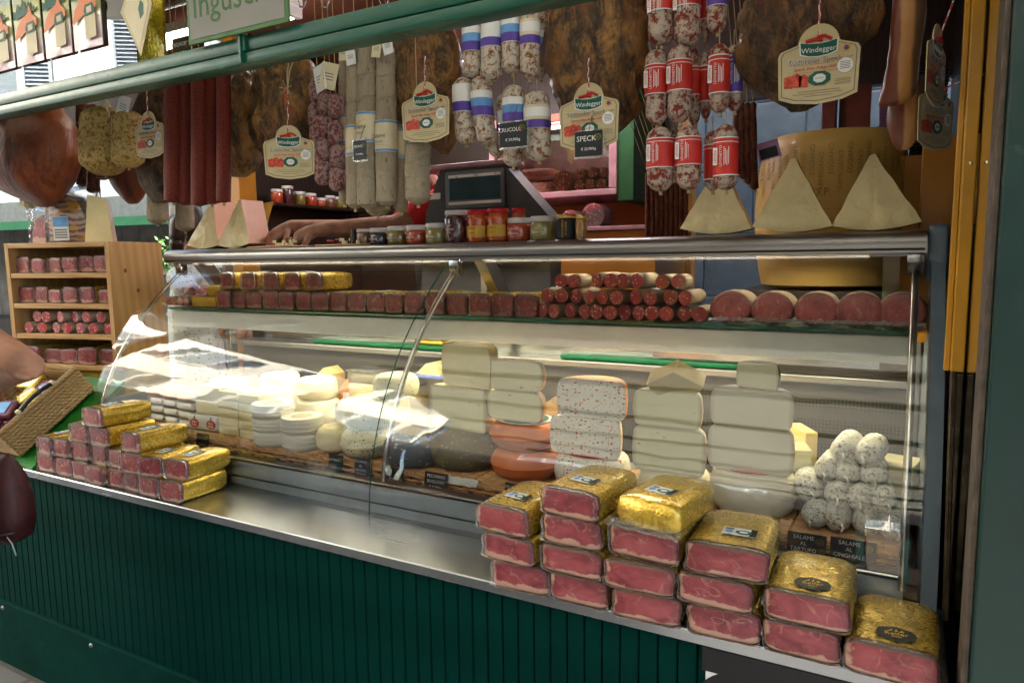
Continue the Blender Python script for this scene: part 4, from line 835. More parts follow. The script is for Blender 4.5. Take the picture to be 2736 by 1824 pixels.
# blue rind wedge and blue cheese
_b = thing('cheese_wedge', 'cheese quarter with slate blue rind left of the olive grey wheel', 'cheese', (-1.40, 0.455, ZT), 0.5, GC)
MB().lathe(wprof(0.105, 0.09, 0.03, 0.004), 16, a0=rad(150), a1=rad(320)).build('rind', M['rind_blue'], _b, 50)
MB().add([(0, 0, 0.0885), (0.08, -0.06, 0.0885), (-0.08, 0.05, 0.0885), (-0.07, -0.055, 0.0885), (0, -0.09, 0.0885), (0, 0, 0.001), (0.08, -0.06, 0.001), (-0.08, 0.05, 0.001)], [(0, 2, 3, 4, 1), (0, 1, 6, 5), (2, 0, 5, 7)]).build('cut_face', M['ch_blue'], _b)
block('blue veined cheese piece beside the wrapped half', -1.37, 0.56, ZT+0.098, 0.085, 0.12, 0.085, M['ch_blue'], rz=-0.35, r=0.006)
# small round cheeses
wheel('small round cheese with truffle flecks, front of the pair by the glass joint', -1.605, 0.45, ZT, 0.088, 0.095, M['ch_truffle'], 0.04, 0.003)
wheel('small round herb cheese, on top of the truffle cheese', -1.60, 0.47, ZT+0.0955, 0.086, 0.092, M['ch_herb'], 0.04, 0.003)
wheel('round herb cheese with cut top behind the glass joint', -1.555, 0.56, ZT+0.188, 0.08, 0.085, M['ch_herb'], 0.03, 0.003)
wheel('small plain white round cheese left of the truffle cheese', -1.745, 0.44, ZT, 0.062, 0.094, M['ch_pale'], 0.035, 0.003)
wheel('small white basket cheese behind the plain round one', -1.72, 0.53, ZT+0.06, 0.07, 0.11, M['ch_milk'], 0.02, 0.003)
def tub(label, x, y, z, r, h, mat):
    o = thing('ricotta_tub', label, 'cheese', (x, y, z), group=GC)
    MB().lathe([(0.0005, 0), (r*0.93, 0), (r*0.98, h*0.1), (r, h*0.9), (r*0.97, h), (0.0005, h)], 30).build('cheese', mat, o, 50)
    for q in (0.25, 0.55, 0.82): MB().lathe([(r*0.985, h*q-0.0016), (r*1.012, h*q), (r*0.985, h*q+0.0016)], 30).build('mould_ring', mat, o, 60)
    MB().lathe([(0.0005, h+0.0008), (r*0.5, h+0.0008), (r*0.5, h)], 20).build('paper_disc', M['card_light'], o)
tub('ricotta tub, lower one right of the box stack', -1.885, 0.43, ZT, 0.076, 0.058, M['ch_milk']); tub('ricotta tub with brown print, upper one right of the box stack', -1.885, 0.43, ZT+0.0595, 0.077, 0.056, M['ch_milk'])
tub('white ricotta tub, lowest of the three beside the cheese bars', -2.03, 0.43, ZT, 0.076, 0.05, M['ch_milk']); tub('white ricotta tub, middle of the three beside the cheese bars', -2.03, 0.43, ZT+0.051, 0.077, 0.05, M['ch_milk']); tub('white ricotta tub with crossed twig, top of three beside the cheese bars', -2.03, 0.43, ZT+0.102, 0.078, 0.05, M['ch_milk'])
# bars of cheese stacked in a wall
for j in range(5):
    for i in range(2):
        block('bar of pale cheese, %s level of the %s stack of bars' % (ORD[j], ('left', 'right')[i]), -2.27+0.117*i+R7.uniform(-.002, .002), 0.42, ZT+j*0.0342+(0.0 if i else 0.004), 0.113, 0.13, 0.033, M['ch_pale'], 'cheese_bar', R7.uniform(-.03, .03), 0.003)
block('square yellow cheese with holes, upper of two beside the bars', -2.405, 0.44, ZT+0.122, 0.14, 0.14, 0.06, M['ch_pale'], rz=-0.05); block('square yellow cheese with holes, lower of two beside the bars', -2.41, 0.44, ZT+0.066, 0.145, 0.14, 0.055, M['ch_pale'], rz=0.02)
_p = thing('wrapped_cheese', 'white wrapped cheese with red oval marks under the yellow squares', 'cheese', (-2.43, 0.425, ZT), 0.03, GC)
MB().rbox(-0.085, 0.085, 0, 0.12, 0, 0.064, 0.014, 3).build('wrapper', M['paper'], _p, 40)
for sx in (-0.045, 0.05):
    d = MB().prism([(sx+0.027*math.cos(a), 0.03+0.018*math.sin(a)) for a in [i*math.pi/9 for i in range(18)]], -0.0012, 0.0006).build('red_oval', M['ink_red'], _p)
    text('Alto', 0.016, M['ink_white'], d, (sx, -0.0016, 0.036)); text('Adige', 0.012, M['ink_white'], d, (sx, -0.0016, 0.024))
    MB().prism([(sx-0.004, 0.05), (sx+0.006, 0.05), (sx+0.002, 0.061)], -0.0012, 0.0006).build('leaf_mark', M['ink_green'], _p)
# soft cheese packs on the left, orange ones on top
for i in range(3):
    for j in range(4):
        top = j == 3; x = -2.545-0.108*i; o = thing('soft_cheese_pack', 'clear wrapped soft cheese pack, %s column from the bars, %s' % (ORD[i], ['lowest', 'second level', 'third level', 'orange rind on top'][j]), 'cheese', (x+R7.uniform(-.004, .004), 0.43+0.03*i*0.4, ZT+j*0.0362), R7.uniform(-.06, .06), GC)
        MB().rbox(-0.05, 0.05, 0, 0.11, 0.0004, 0.034, 0.014, 3).build('cheese', M['rind_orange'] if top else M['ch_milk'], o, 40)
        MB().loft([[(-0.054+0.108*k_/9, y, 0.0355+0.0008*(k_ % 2)) if 0 < k_ < 9 else ((-0.056, 0.056)[k_ == 9], y, 0.012) for k_ in range(10)] for y in (-0.003, 0.05, 0.113)], closed=False).build('film', M['film'], o, 60)
        if top: MB().box(-0.046, 0.046, 0.012, 0.1, 0.0366, 0.0372).build('paper_label', M['card'], o)
# second row at the back of the deck
for i, (x, y, z, r, h, mt, lb_) in enumerate([(-2.58, 0.66, 0.93, 0.085, 0.14, 'ch_white', 'ivory round cheese at the back left behind the soft cheese packs'), (-2.56, 0.665, 1.071, 0.08, 0.085, 'ch_milk', 'white round cheese on top at the back left'), (-2.28, 0.70, 0.93, 0.085, 0.17, 'ch_milk', 'tall white round cheese behind the bar stack'), (-2.08, 0.71, 0.93, 0.085, 0.17, 'ch_milk', 'tall white round cheese behind the ricotta tubs'), (-1.86, 0.70, 0.93, 0.08, 0.15, 'ch_milk', 'white round cheese at the back between tubs and herb cheeses'), (-2.28, 0.70, 1.1005, 0.08, 0.09, 'ch_milk', 'white round cheese, upper one behind the bar stack'), (-2.08, 0.71, 1.1005, 0.08, 0.085, 'ch_white', 'ivory round cheese, upper one behind the ricotta tubs')]):
    wheel(lb_, x, y, z, r, h, M[mt], 0.02, 0.003)
block('orange yellow hard cheese block behind the blue veined cheese', -1.40, 0.74, 0.93, 0.14, 0.15, 0.21, M['ch_yellow'], rz=0.1); block('orange yellow hard cheese slab on the back block', -1.40, 0.74, 1.141, 0.13, 0.15, 0.06, M['ch_yellow'], rz=-0.05); block('amber wrapped cheese block behind the two pale halves', -0.90, 0.72, 0.93, 0.11, 0.14, 0.27, M['rind_orange'], rz=0.2); block('amber wrapped cheese block between chili cheese and greenish halves', -0.655, 0.72, 0.93, 0.1, 0.14, 0.25, M['rind_orange'], rz=-0.2); block('amber wrapped cheese block behind the big ivory stack', -0.43, 0.72, 0.93, 0.1, 0.14, 0.22, M['rind_orange'], rz=0.15)
block('thin wrapped cheese wedge standing at the back right', -0.20, 0.66, 0.93, 0.035, 0.12, 0.24, M['ch_yellow'], rz=0.5); block('greenish cheese piece leaning behind the salami pile', -0.215, 0.55, ZT, 0.06, 0.1, 0.16, M['ch_face2'], rz=0.3)
for i, (x, y, z, lb_) in enumerate([(-0.09, 0.66, 1.06, 'flat wrapped orange yellow cheese piece at the back right, left one'), (0.0, 0.62, 1.03, 'flat wrapped pale cheese piece at the back right, right one')]): block(lb_, x, y, z, 0.09, 0.12, 0.085, M['ch_yellow'] if i == 0 else M['ch_pale'], rz=-0.2)
_g = thing('plastic_tray', 'grey plastic tray holding cheese pieces at the back right of the counter', 'tray', (-0.06, 0.58, 0.932)); MB().rbox(-0.1, 0.085, 0.0, 0.3, 0, 0.09, 0.006).build('tray', M['grey_panel'], _g, 40)
# white mould salami pile
GW = 'white mould salami pile'
def short_salami(seed):
    n = 16; rs = []
    for i in range(12):
        t = i/11; y = 0.17*t; k_ = math.sqrt(max(0.0, 1-((0.28-t)/0.28)**2)) if t < 0.28 else (1 if t < 0.8 else math.sqrt(max(0.03, 1-((t-0.8)/0.21)**2)))
        k_ = max(k_, 0.12); rs.append([(0.033*k_*math.cos(2*math.pi*j/n)*(1+0.06*nz((math.cos(j), y*30, j*.3), seed)), y, 0.033+0.033*k_*math.sin(2*math.pi*j/n)) for j in range(n)])
    a = MB().loft(rs).mesh('casing', M['white_sal'], 60)
    b = MB().tube([(0, 0.004, 0.033), (0.002, -0.006, 0.034), (0.006, -0.012, 0.028), (0.004, -0.013, 0.018)], 0.0028, 5).mesh('tied_end', M['ink_white'], 60)
    return a, b
SS = [short_salami(i) for i in range(3)]
sl = [(-0.169, 0.0), (-0.109, 0.0), (-0.048, 0.0), (0.006, 0.0), (-0.178, 0.062), (-0.122, 0.057), (-0.070, 0.055), (-0.012, 0.058), (-0.148, 0.115), (-0.096, 0.112), (-0.040, 0.113), (-0.115, 0.168), (-0.062, 0.165)]
rw = ['bottom row']*4+['second row']*4+['third row']*3+['top row']*2; cnt = {}
for i, (x, z) in enumerate(sl):
    cnt[rw[i]] = cnt.get(rw[i], -1)+1
    o = thing('white_salami', 'short white mould salami in the pile at the right end, %s, %s from left' % (rw[i], ORD[cnt[rw[i]]]), 'salami', (x, 0.39+0.03*(z/0.05), ZT+z*0.86+0.001), R7.uniform(-.15, .15), GW)
    a, b = SS[i % 3]; ob('casing', a, o); ob('tied_end', b, o, None, (0, R7.uniform(-1, 1)*0.3, 0))

# ------------------------------------------------------------------ price boards in the counter
def price_board(label, x, y, z, w, h, lines, rz=0.0, rx=-0.18, mat='slate', size=None, apple=True):
    o = thing('price_board', label, 'price tag', (x, y, z), group='price boards', rot=(rx, 0, rz))
    MB().rbox(-w/2, w/2, -0.001, 0.001, 0, h, 0.0006, 1).build('board', M[mat], o)
    n = len(lines)
    for i, s_ in enumerate(lines):
        sz = size or min(h/(n+0.4)*0.92, w*1.25/max(4, len(s_))); text(s_, sz, M['chalk'], o, (-w*0.08 if apple and i < n-1 else 0, -0.0015, h-(i+0.75)*h/(n+0.45)))
    if apple:
        ax, az, q = w*0.33, h*0.74, min(w, h)*0.13
        MB().prism([(ax+q*math.cos(a)*1.2, az+q*math.sin(a)) for a in [i*math.pi/7 for i in range(14)]], -0.0016, -0.0012).build('apple_green', M['leaf'], o)
        MB().prism([(ax+q*0.75*math.cos(a), az-q*0.1+q*0.7*math.sin(a)) for a in [i*math.pi/7 for i in range(14)]], -0.0021, -0.0017).build('apple_dark', M[mat], o)
        MB().prism([(ax-q*0.1+q*0.4*math.cos(a), az-q*0.1+q*0.45*math.sin(a)) for a in [i*math.pi/6 for i in range(12)]], -0.0026, -0.0022).build('apple_red', M['ink_red'], o)
    return o
price_board('black price board reading SALAME AL TARTUFO 39,90 below the salami pile', -0.170, 0.315, 0.945, 0.085, 0.062, ['SALAME', 'AL', 'TARTUFO', '\u20ac 39,90/kg'])
price_board('black price board reading SALAME AL CINGHIALE 39,90 at the right end', -0.072, 0.318, 0.947, 0.095, 0.062, ['SALAME', 'AL', 'CINGHIALE', '\u20ac 39,90/kg'])
price_board('black price board reading PECORINO DI PIENZA below the orange wheels', -0.945, 0.318, 0.958, 0.075, 0.055, ['PECORINO', 'DI', 'PIENZA'])
price_board('black price board reading BUTTERNO 22,90 below the small cheeses', -1.632, 0.318, 0.952, 0.062, 0.062, ['BUTTERNO', '\u20ac 22,90/kg'])
price_board('navy price board reading PECORINO AL TARTUFO below the truffle cheese', -1.518, 0.318, 0.952, 0.064, 0.062, ['PECORINO', 'AL', 'TARTUFO', '\u20ac 33,90'], mat='slate_blue')
price_board('dark price board reading 42,00 left of the chalk notes', -1.385, 0.318, 0.952, 0.066, 0.05, ['', '\u20ac 42,00/kg'], apple=False)
price_board('black price board reading 22,90 below the olive grey wheel', -1.225, 0.318, 0.952, 0.085, 0.056, ['PECORINO', 'BUGLIOSO', '\u20ac 22,90/kg'], apple=False)
price_board('black price board reading 33,90 by the white wrapped cheese', -2.30, 0.318, 0.952, 0.07, 0.06, ['FONTAL', '\u20ac 33,90/kg'])
price_board('dark price board below the soft cheese packs', -2.42, 0.318, 0.952, 0.07, 0.05, ['BRIE', '\u20ac 19,90'])
_n = thing('paper_wrap', 'crumpled white paper lying on the tray front by the olive grey wheel', 'paper', (-1.14, 0.322, 0.945)); MB().loft([[(-0.06+0.12*i/10, 0.0+0.006*j+0.004*nz((i, j, 2)), 0.055-0.006*abs(j-3)+0.004*nz((i*0.7, j*0.9, 5))) for i in range(11)] for j in range(6)], closed=False).build('sheet', M['paper'], _n, 60)

# back of the counter: boards, boxes, meat
def thing_box(name, label, cat, x0, x1, y0, y1, z0, z1, mat, part, r=0.004):
    o = thing(name, label, cat, ((x0+x1)/2, y0, z0)); cx = (x0+x1)/2; MB().rbox(x0-cx, x1-cx, 0, y1-y0, 0, z1-z0, r).build(part, mat, o, 40); return o
_e1 = thing_box('cutting_board', 'emerald green plastic cutting board on the rear sill, right one', 'cutting board', -1.10, -0.42, 0.955, 1.2, 1.2865, 1.303, M['emerald'], 'board')
_e2 = thing_box('cutting_board', 'emerald green plastic cutting board on the rear sill, left one', 'cutting board', -2.35, -1.55, 0.965, 1.2, 1.2865, 1.303, M['emerald'], 'board')
o = thing('foil_block', 'small gold foil block on the right emerald cutting board', 'speck pack', (-0.50, 0.985, 1.3038)); MB().rbox(-0.075, 0.075, 0, 0.1, 0, 0.035, 0.01, 2).build('foil', M['foil_bright'], o, 50)
o = thing('foil_block', 'small gold foil block on the left emerald cutting board', 'speck pack', (-1.72, 0.99, 1.3038)); MB().rbox(-0.07, 0.07, 0, 0.1, 0, 0.02, 0.008, 2).build('foil', M['foil_bright'], o, 50)
for i, (x, y, z) in enumerate([(-1.90, 0.80, 1.155), (-1.74, 0.82, 1.155)]):
    o = thing('plastic_box', 'clear plastic food box at the back of the counter, %s one' % ('left', 'right')[i], 'box', (x, y, z)); hw = 0.1 if i == 0 else 0.07
    MB().rbox(-hw, hw, 0, 0.12, 0.0, 0.045, 0.006).build('body', M['film_clear'], o, 40); MB().rbox(-hw-0.004, hw+0.004, -0.004, 0.124, 0.0455, 0.055, 0.003).build('lid', M['film_clear'], o, 40)
    MB().rbox(-hw+0.01, hw-0.01, 0.01, 0.11, 0.002, 0.03, 0.008).build('contents', M['ch_pale'], o, 40)
for i, x in enumerate((-1.90, -1.74)):
    o = thing_box('carton', 'cardboard carton under the clear plastic box, %s one' % ('left', 'right')[i], 'box', x-0.085, x+0.07, 0.79, 0.94, 0.931, 1.1545, M['card'], 'carton')
o = thing('meat_board', 'blue board with cut red meat and yellow cheese behind the glass joint', 'cutting board', (-1.55, 0.80, 1.2))
MB().rbox(-0.13, 0.13, 0, 0.14, 0, 0.012, 0.003).build('board', plain('blue plastic', (0.12, 0.17, 0.5), 0.4), o)
for k_ in range(22): MB().rbox(-0.014, 0.014, -0.01, 0.01, 0, 0.012, 0.004, 1).build('meat_piece', M['slice'] if k_ % 3 else M['ch_yellow'], o, 40, loc=(0.02+R7.uniform(0, 0.09), 0.03+R7.uniform(0, 0.09), 0.0125+0.007*(k_ % 4)), rot=(0, 0, R7.uniform(0, 3)))
MB().prism([(-0.11, 0.0126), (0.0, 0.0126), (-0.01, 0.05), (-0.06, 0.055)], 0.02, 0.12).build('cheese_piece', M['ch_yellow'], o)
thing_box('carton', 'cardboard carton carrying the blue board', 'box', -1.67, -1.43, 0.905, 0.94, 0.932, 1.1992, M['card'], 'carton')

# wrapped wedges along the back of the deck
for i, (x, y, z, w, h, mt, lb_) in enumerate([(-2.66, 0.80, 0.93, 0.12, 0.2, 'ch_yellow', 'at the far left'), (-2.42, 0.83, 0.93, 0.11, 0.24, 'ch_pale', 'second from left'), (-2.18, 0.84, 0.93, 0.12, 0.27, 'ch_yellow', 'third from left'), (-2.02, 0.83, 0.93, 0.1, 0.25, 'rind_orange', 'fourth from left'), (-1.30, 0.82, 0.93, 0.12, 0.3, 'ch_yellow', 'behind the tall wrapped half'), (-1.10, 0.84, 0.93, 0.1, 0.22, 'rind_brown', 'behind the two pale halves'), (-0.30, 0.80, 0.93, 0.1, 0.2, 'ch_yellow', 'behind the big ivory stack')]):
    o = thing('cheese_wedge', 'film wrapped cheese wedge standing at the back of the deck, '+lb_, 'cheese', (x, y, z), R7.uniform(-.4, .4), GC)
    MB().prism([(-w/2, 0), (w/2, 0), (w*0.42, h*0.9), (w*0.1, h), (-w*0.4, h*0.82)], 0, 0.09).build('wedge', M[mt], o, 35); MB().rbox(-w*0.3, w*0.2, -0.0016, -0.0004, h*0.45, h*0.7, 0.0003, 1).build('label', M['paper'], o); MB().box(-w*0.25, w*0.1, -0.0024, -0.0018, h*0.55, h*0.62).build('label_print', M['ink_red'] if i % 2 else M['ink_green'], o)

# ------------------------------------------------------------------ things on the canopy
ZC = 1.7135
def cz(y): return 1.712+(y-0.67)*0.0385
def jar(label, x, w, h, body, lid, y=0.70, lidh=0.02, lines=(), textmat=None, shape='straight', lab=None, group='jars on the canopy', n=20, bits=None):
    r = w/2; o = thing('jar', label, 'jar', (x, y+r, cz(y+r)+0.0008), group=group); g = h-lidh
    if shape == 'waist': pr = [(0.0005, 0), (r*0.9, 0), (r, 0.006), (r, g*0.42), (r*0.93, g*0.5), (r*0.93, g*0.62), (r, g*0.72), (r*0.98, g*0.86), (r*0.8, g*0.97), (r*0.8, g)]
    else: pr = [(0.0005, 0), (r*0.9, 0), (r, 0.006), (r, g*0.86), (r*0.9, g*0.97), (r*0.84, g)]
    MB().lathe(pr, n).build('glass_body', body, o, 50)
    MB().lathe([(r*0.9, g-0.001), (r*0.95, g+0.001), (r*0.95, h-0.003), (r*0.9, h), (0.0005, h)], n).build('lid', lid, o, 40)
    if lab:
        a0, a1 = lab[1]; MB().lathe([(r*1.012, g*lab[2]), (r*1.012, g*lab[3])], 14, a0=rad(a0), a1=rad(a1)).build('label', lab[0], o, 60)
    for i, (s_, sz, zz) in enumerate(lines):
        text(s_, sz, textmat or M['ink_white'], o, (0.0, -r*1.03-0.0006, zz), (0, 0, 0))
    return o
def mk_jar(name, c0, c1, sc=60, coat=1.0):
    m = N(name); c = m.coord('Object', rnd=True); v = m.voro(c, sc, 'F1', 1); n1 = m.noise(c, sc*0.7, 3)
    cc = m.mix(m.sep(v)[0], c0, c1); cc = m.mix(m.math('MULTIPLY', n1, 0.4), cc, tuple(x*0.3 for x in c0)); return m.pbr(cc, 0.25, 0, None, coat=coat, crough=0.03)
JM = dict(olive_black=mk_jar('black olives', (0.02, 0.016, 0.03), (0.05, 0.03, 0.05)), olive=mk_jar('green olives', (0.16, 0.11, 0.02), (0.3, 0.22, 0.04), 55), tomato=mk_jar('tomato sauce', (0.42, 0.035, 0.01), (0.5, 0.09, 0.02), 90), green=mk_jar('artichokes', (0.25, 0.21, 0.05), (0.4, 0.34, 0.1), 40),
          dark=mk_jar('dark olives', (0.05, 0.01, 0.015), (0.11, 0.025, 0.02), 45), chili=mk_jar('chopped chili', (0.5, 0.04, 0.008), (0.6, 0.14, 0.02), 140), brown=mk_jar('brown relish', (0.17, 0.06, 0.03), (0.26, 0.12, 0.06), 90), mustard=mk_jar('cherry mustard', (0.03, 0.008, 0.006), (0.06, 0.02, 0.015), 40), honey=mk_jar('golden preserve', (0.35, 0.15, 0.02), (0.55, 0.3, 0.05), 50))
def jx(x, s=6):      # x in the two enlargements of the photograph
    return (x/3.136+(600 if s == 6 else 1200))/K
def jspan(a, b, s, y=0.70): A, B = at(jx(a, s), 560, y+0.03).x, at(jx(b, s), 560, y+0.03).x; return (A+B)/2, B-A
def ct(top, mid): return [('Contadini', 0.0095, mid), (top, 0.0058, mid+0.014), ('Puglia', 0.004, mid-0.011)]
for args in [(1120, 1222, 6, 0.060, 'brown', 'lid_white', 'straight', 'brown relish jar with white lid, leftmost in the front row', 0.010, []),
             (1220, 1360, 6, 0.062, 'olive_black', 'lid_white', 'straight', 'black olive jar with white lid', 0.016, ct('Olive Nere', 0.020)),
             (1362, 1520, 6, 0.066, 'olive', 'lid_white', 'straight', 'green olive jar with white lid beside the black olives', 0.016, ct('Olive Bella', 0.022)),
             (1521, 1678, 6, 0.066, 'tomato', 'lid_white', 'straight', 'red sauce jar with white lid, left of the artichokes', 0.016, ct('Bomba del Salento', 0.022)),
             (1680, 1848, 6, 0.070, 'green', 'lid_white', 'straight', 'artichoke jar with white lid left of the tall dark jar', 0.016, ct('Carciofi', 0.022)),
             (1842, 2022, 6, 0.112, 'dark', 'lid_white', 'straight', 'tall dark olive jar with white lid', 0.016, ct('Leccine', 0.045)),
             (150, 318, 7, 0.110, 'chili', 'lid_red', 'waist', 'red chili jar with red lid and yellow label, left of two', 0.013, [('Calabria', 0.0085, 0.046), ('Esplosivo', 0.0065, 0.031)]),
             (318, 490, 7, 0.111, 'chili', 'lid_red', 'waist', 'red pepper jar with red lid and yellow label, right of two', 0.013, [('Calabria', 0.0085, 0.046), ('Peperoni', 0.0065, 0.031)]),
             (482, 668, 7, 0.076, 'tomato', 'lid_white', 'straight', 'red pepper paste jar with white lid right of the chili jars', 0.017, ct('Peperoni Piccanti', 0.024)),
             (668, 875, 7, 0.078, 'green', 'lid_white', 'straight', 'greenish antipasto jar with white lid beside the mustard jar', 0.017, ct('Antipasto', 0.026)),
             (885, 1068, 7, 0.080, 'mustard', 'lid_gold', 'straight', 'black labelled cherry mustard jar with gold lid', 0.012, []),
             (1072, 1165, 7, 0.078, 'honey', 'lid_gold', 'straight', 'slim golden preserve jar at right end of the jars', 0.011, [])]:
    a, b, s_, h, body, lid, shp, lb_, lh, lines = args; x, w = jspan(a, b, s_)
    chili = body == 'chili'
    o = jar(lb_, x, w*0.97, h, JM[body], M[lid], lidh=lh, lines=lines, shape=shp, textmat=M['ink_red'] if chili else None, lab=(M['ink_gold'], (212, 338), 0.16, 0.56) if chili else ((M['slate'], (180, 345), 0.05, 0.92) if body == 'mustard' else None))
    if body == 'mustard':
        text('MOSTARDA', 0.0105, M['ink_gold'], o, (0.004, -w*0.5-0.0008, 0.034), (0, rad(-90), 0)); text('DI CILIEGIE', 0.009, M['ink_gold'], o, (0.015, -w*0.48-0.0012, 0.034), (0, rad(-90), 0))
x, w = jspan(500, 595, 7); jar('red lidded chili jar standing behind the pair of chili jars', x-0.012, 0.05, 0.111, JM['chili'], M['lid_red'], y=0.76, lidh=0.013, shape='waist')
x, w = jspan(1085, 1124, 6); o = thing('carton', 'narrow black carton with yellow lettering left of the jars', 'box', (x, 0.705, cz(0.72)+0.001)); MB().rbox(-w/2, w/2, 0, 0.04, 0, 0.064, 0.001, 1).build('carton', M['slate'], o); text('MOSTARDA', 0.010, M['ink_gold'], o, (0, -0.0008, 0.032), (0, rad(-90), 0))

# parmesan wedges
def parm_wedge(label, pts, y, th, rz=0.0, side='left', lean=0.0, chunky=0.009):
    """pts: apex, lower right, lower left of the visible cut face (photograph px)."""
    P = [at(x, yy, y) for x, yy in pts]; zb = cz(y+0.01)+0.0008; cx = (P[1].x+P[2].x)/2
    o = thing('parmesan_wedge', label, 'cheese', (cx, y, zb), rz, 'parmesan wedges on the canopy'); lo = min(P[1].z, P[2].z)
    ap = (P[0].x-cx, P[0].z-lo+0.010); br = (P[1].x-cx, P[1].z-lo+0.017); bl = (P[2].x-cx, P[2].z-lo+0.017)
    n = 12; arc = [(bl[0]+(br[0]-bl[0])*i/n, bl[1]+(br[1]-bl[1])*i/n-0.016*math.sin(math.pi*i/n)) for i in range(n+1)]
    rs = [(br[0]+(ap[0]+0.006-br[0])*i/8, br[1]+(ap[1]-br[1])*i/8+0.008*nz((i*0.8, 1, 3), cx*9)) for i in range(1, 9)]; ls = [(ap[0]-0.006+(bl[0]-ap[0]+0.006)*i/8, ap[1]+(bl[1]-ap[1])*i/8+0.008*nz((i*0.8, 5, 3), cx*7)) for i in range(0, 8)]
    poly = arc+rs+ls; cxx = sum(p[0] for p in poly)/len(poly); czz = sum(p[1] for p in poly)/len(poly)
    f = MB(); f.loft([[(cxx+(x-cxx)*k_, -0.004*(1-k_)+chunky*nz((x*40*k_, 2, z*40*k_), cx*11)*(1 if k_ < 0.99 else 0.3), czz+(z-czz)*k_) for x, z in poly] for k_ in (1.0, 0.85, 0.6, 0.35, 0.12)], False, True)
    f.build('cut_face', M['parm'], o, 60)
    N_ = len(poly); b = MB(); na = len(arc)
    b.add([(x, 0.0004, z) for x, z in poly]+[(x*0.96, th, z) for x, z in poly], [tuple(range(2*N_-1, N_-1, -1))]+[(i, (i+1) % N_, (i+1) % N_+N_, i+N_) for i in range(na-1, N_)], 0)
    b.build('wrapped_side', M['parm_pink'], o, 40)
    MB().add([(x, 0.0003, z) for x, z in arc]+[(x*0.96, th, z) for x, z in arc], [((i+1), i, i+na, i+1+na) for i in range(na-1)]).build('rind', M['parm_rind'], o, 40)
    return o
parm_wedge('parmesan wedge behind the red salami, leftmost of the three right wedges', [(1652, 385), (1727, 532), (1561, 532)], 0.70, 0.07, 0.0)
parm_wedge('parmesan wedge in front of the stamped wheel, middle of three', [(1822, 362), (1912, 520), (1727, 522)], 0.70, 0.07)
parm_wedge('largest parmesan wedge, at right end of the canopy', [(2005, 346), (2118, 505), (1911, 515)], 0.70, 0.08)
parm_wedge('yellow parmesan wedge at left end of the canopy', [(487, 462), (500, 567), (430, 567)], 0.71, 0.12)
parm_wedge('glossy parmesan wedge next to the cutting hands', [(551, 458), (573, 562), (499, 566)], 0.70, 0.12)

# tasting boards with cheese cubes and sausage slices
def tasting(label, x0, x1, y, cubes, meat):
    X0, X1 = at(x0, 565, y).x, at(x1, 565, y).x; o = thing('tasting_board', label, 'wooden board', ((X0+X1)/2, y, cz(y)+0.001), group='tasting boards'); hw = (X1-X0)/2
    MB().rbox(-hw, hw, 0, 0.1, 0, 0.007, 0.003).build('board', M['pine'], o, 40)
    for k_ in range(cubes): MB().rbox(-0.006, 0.006, -0.006, 0.006, 0, 0.011, 0.001, 1).build('cheese_cube', M['ch_pale'], o, loc=(R7.uniform(-0.1, 0.6)*hw, 0.012+R7.uniform(0, 0.05), 0.0072+(0.011 if k_ % 3 == 0 else 0)), rot=(0, 0, R7.uniform(0, 3)))
    for k_ in range(meat): MB().lathe([(0.0005, 0), (0.014, 0), (0.014, 0.0025), (0.0005, 0.0025)], 12).build('salami_slice', M['slice'], o, 40, loc=(-hw*R7.uniform(0.0, 0.75), 0.02+R7.uniform(0, 0.05), 0.0074+0.0026*k_), rot=(R7.uniform(-.2, .2), R7.uniform(-.2, .2), 0))
tasting('round tasting board with cheese cubes under the hands', 566, 690, 0.675, 16, 5); tasting('tasting board with salami slices and cheese cubes left of the jars', 722, 840, 0.675, 8, 7)

# large stamped parmesan behind the counter
_dots = plain('stamped dots', (0.42, 0.26, 0.06), 0.6)
o = thing('parmesan_cheese', 'huge golden parmesan cheese with dotted rind stamps behind the wedges', 'cheese', (-0.225, 1.23, 1.545), 0)
def pr(t): return 0.205+0.034*math.sin(math.pi*min(1, max(0, t*0.94+0.04)))**0.8
MB().lathe([(0.0005, 0), (0.17, 0), (0.195, 0.006)]+[(pr(i/14), 0.012+0.476*i/14) for i in range(15)]+[(0.195, 0.496), (0.17, 0.5), (0.0005, 0.5)], 64).build('rind', M['parm_rind'], o, 50)
MB().lathe([(pr(0.5)-0.002, 0.249), (pr(0.5)+0.0006, 0.25), (pr(0.5)-0.002, 0.251)], 64).build('seam', _dots, o)
for k_ in range(22):
    a = rad(-158+k_*6.6); s_ = ('PARMIGIANO', 'REGGIANO')[k_ % 2]; zz = 0.375+(0.02 if k_ % 2 else -0.015); rr = pr(zz/0.5)+0.004
    ob('stamp', text_mesh(s_, 0.021, _dots, ext=0.0003), o, (rr*math.cos(a), rr*math.sin(a), zz), (Matrix.Rotation(a+math.pi/2, 4, 'Z') @ Matrix.Rotation(rad(-90), 4, 'Y')).to_euler())
ob('stamp', text_mesh('D.O.P', 0.034, _dots, ext=0.0006), o, ((pr(0.6)+0.003)*math.cos(rad(-96)), (pr(0.6)+0.003)*math.sin(rad(-96)), 0.30), (0, 0, rad(-6)))
o = thing('price_ticket', 'lilac price ticket leaning on the upper parmesan wheel', 'price tag', tuple(at(1765, 345, 1.02)), rot=(rad(-12), rad(-14), 0.1)); MB().rbox(-0.034, 0.034, -0.001, 0.001, -0.03, 0.03, 0.004, 1).build('ticket', plain('lilac plastic', (0.4, 0.22, 0.45), 0.3), o); MB().box(-0.028, 0.026, -0.0018, -0.0012, -0.026, 0.008).build('dark_print', M['slate'], o)
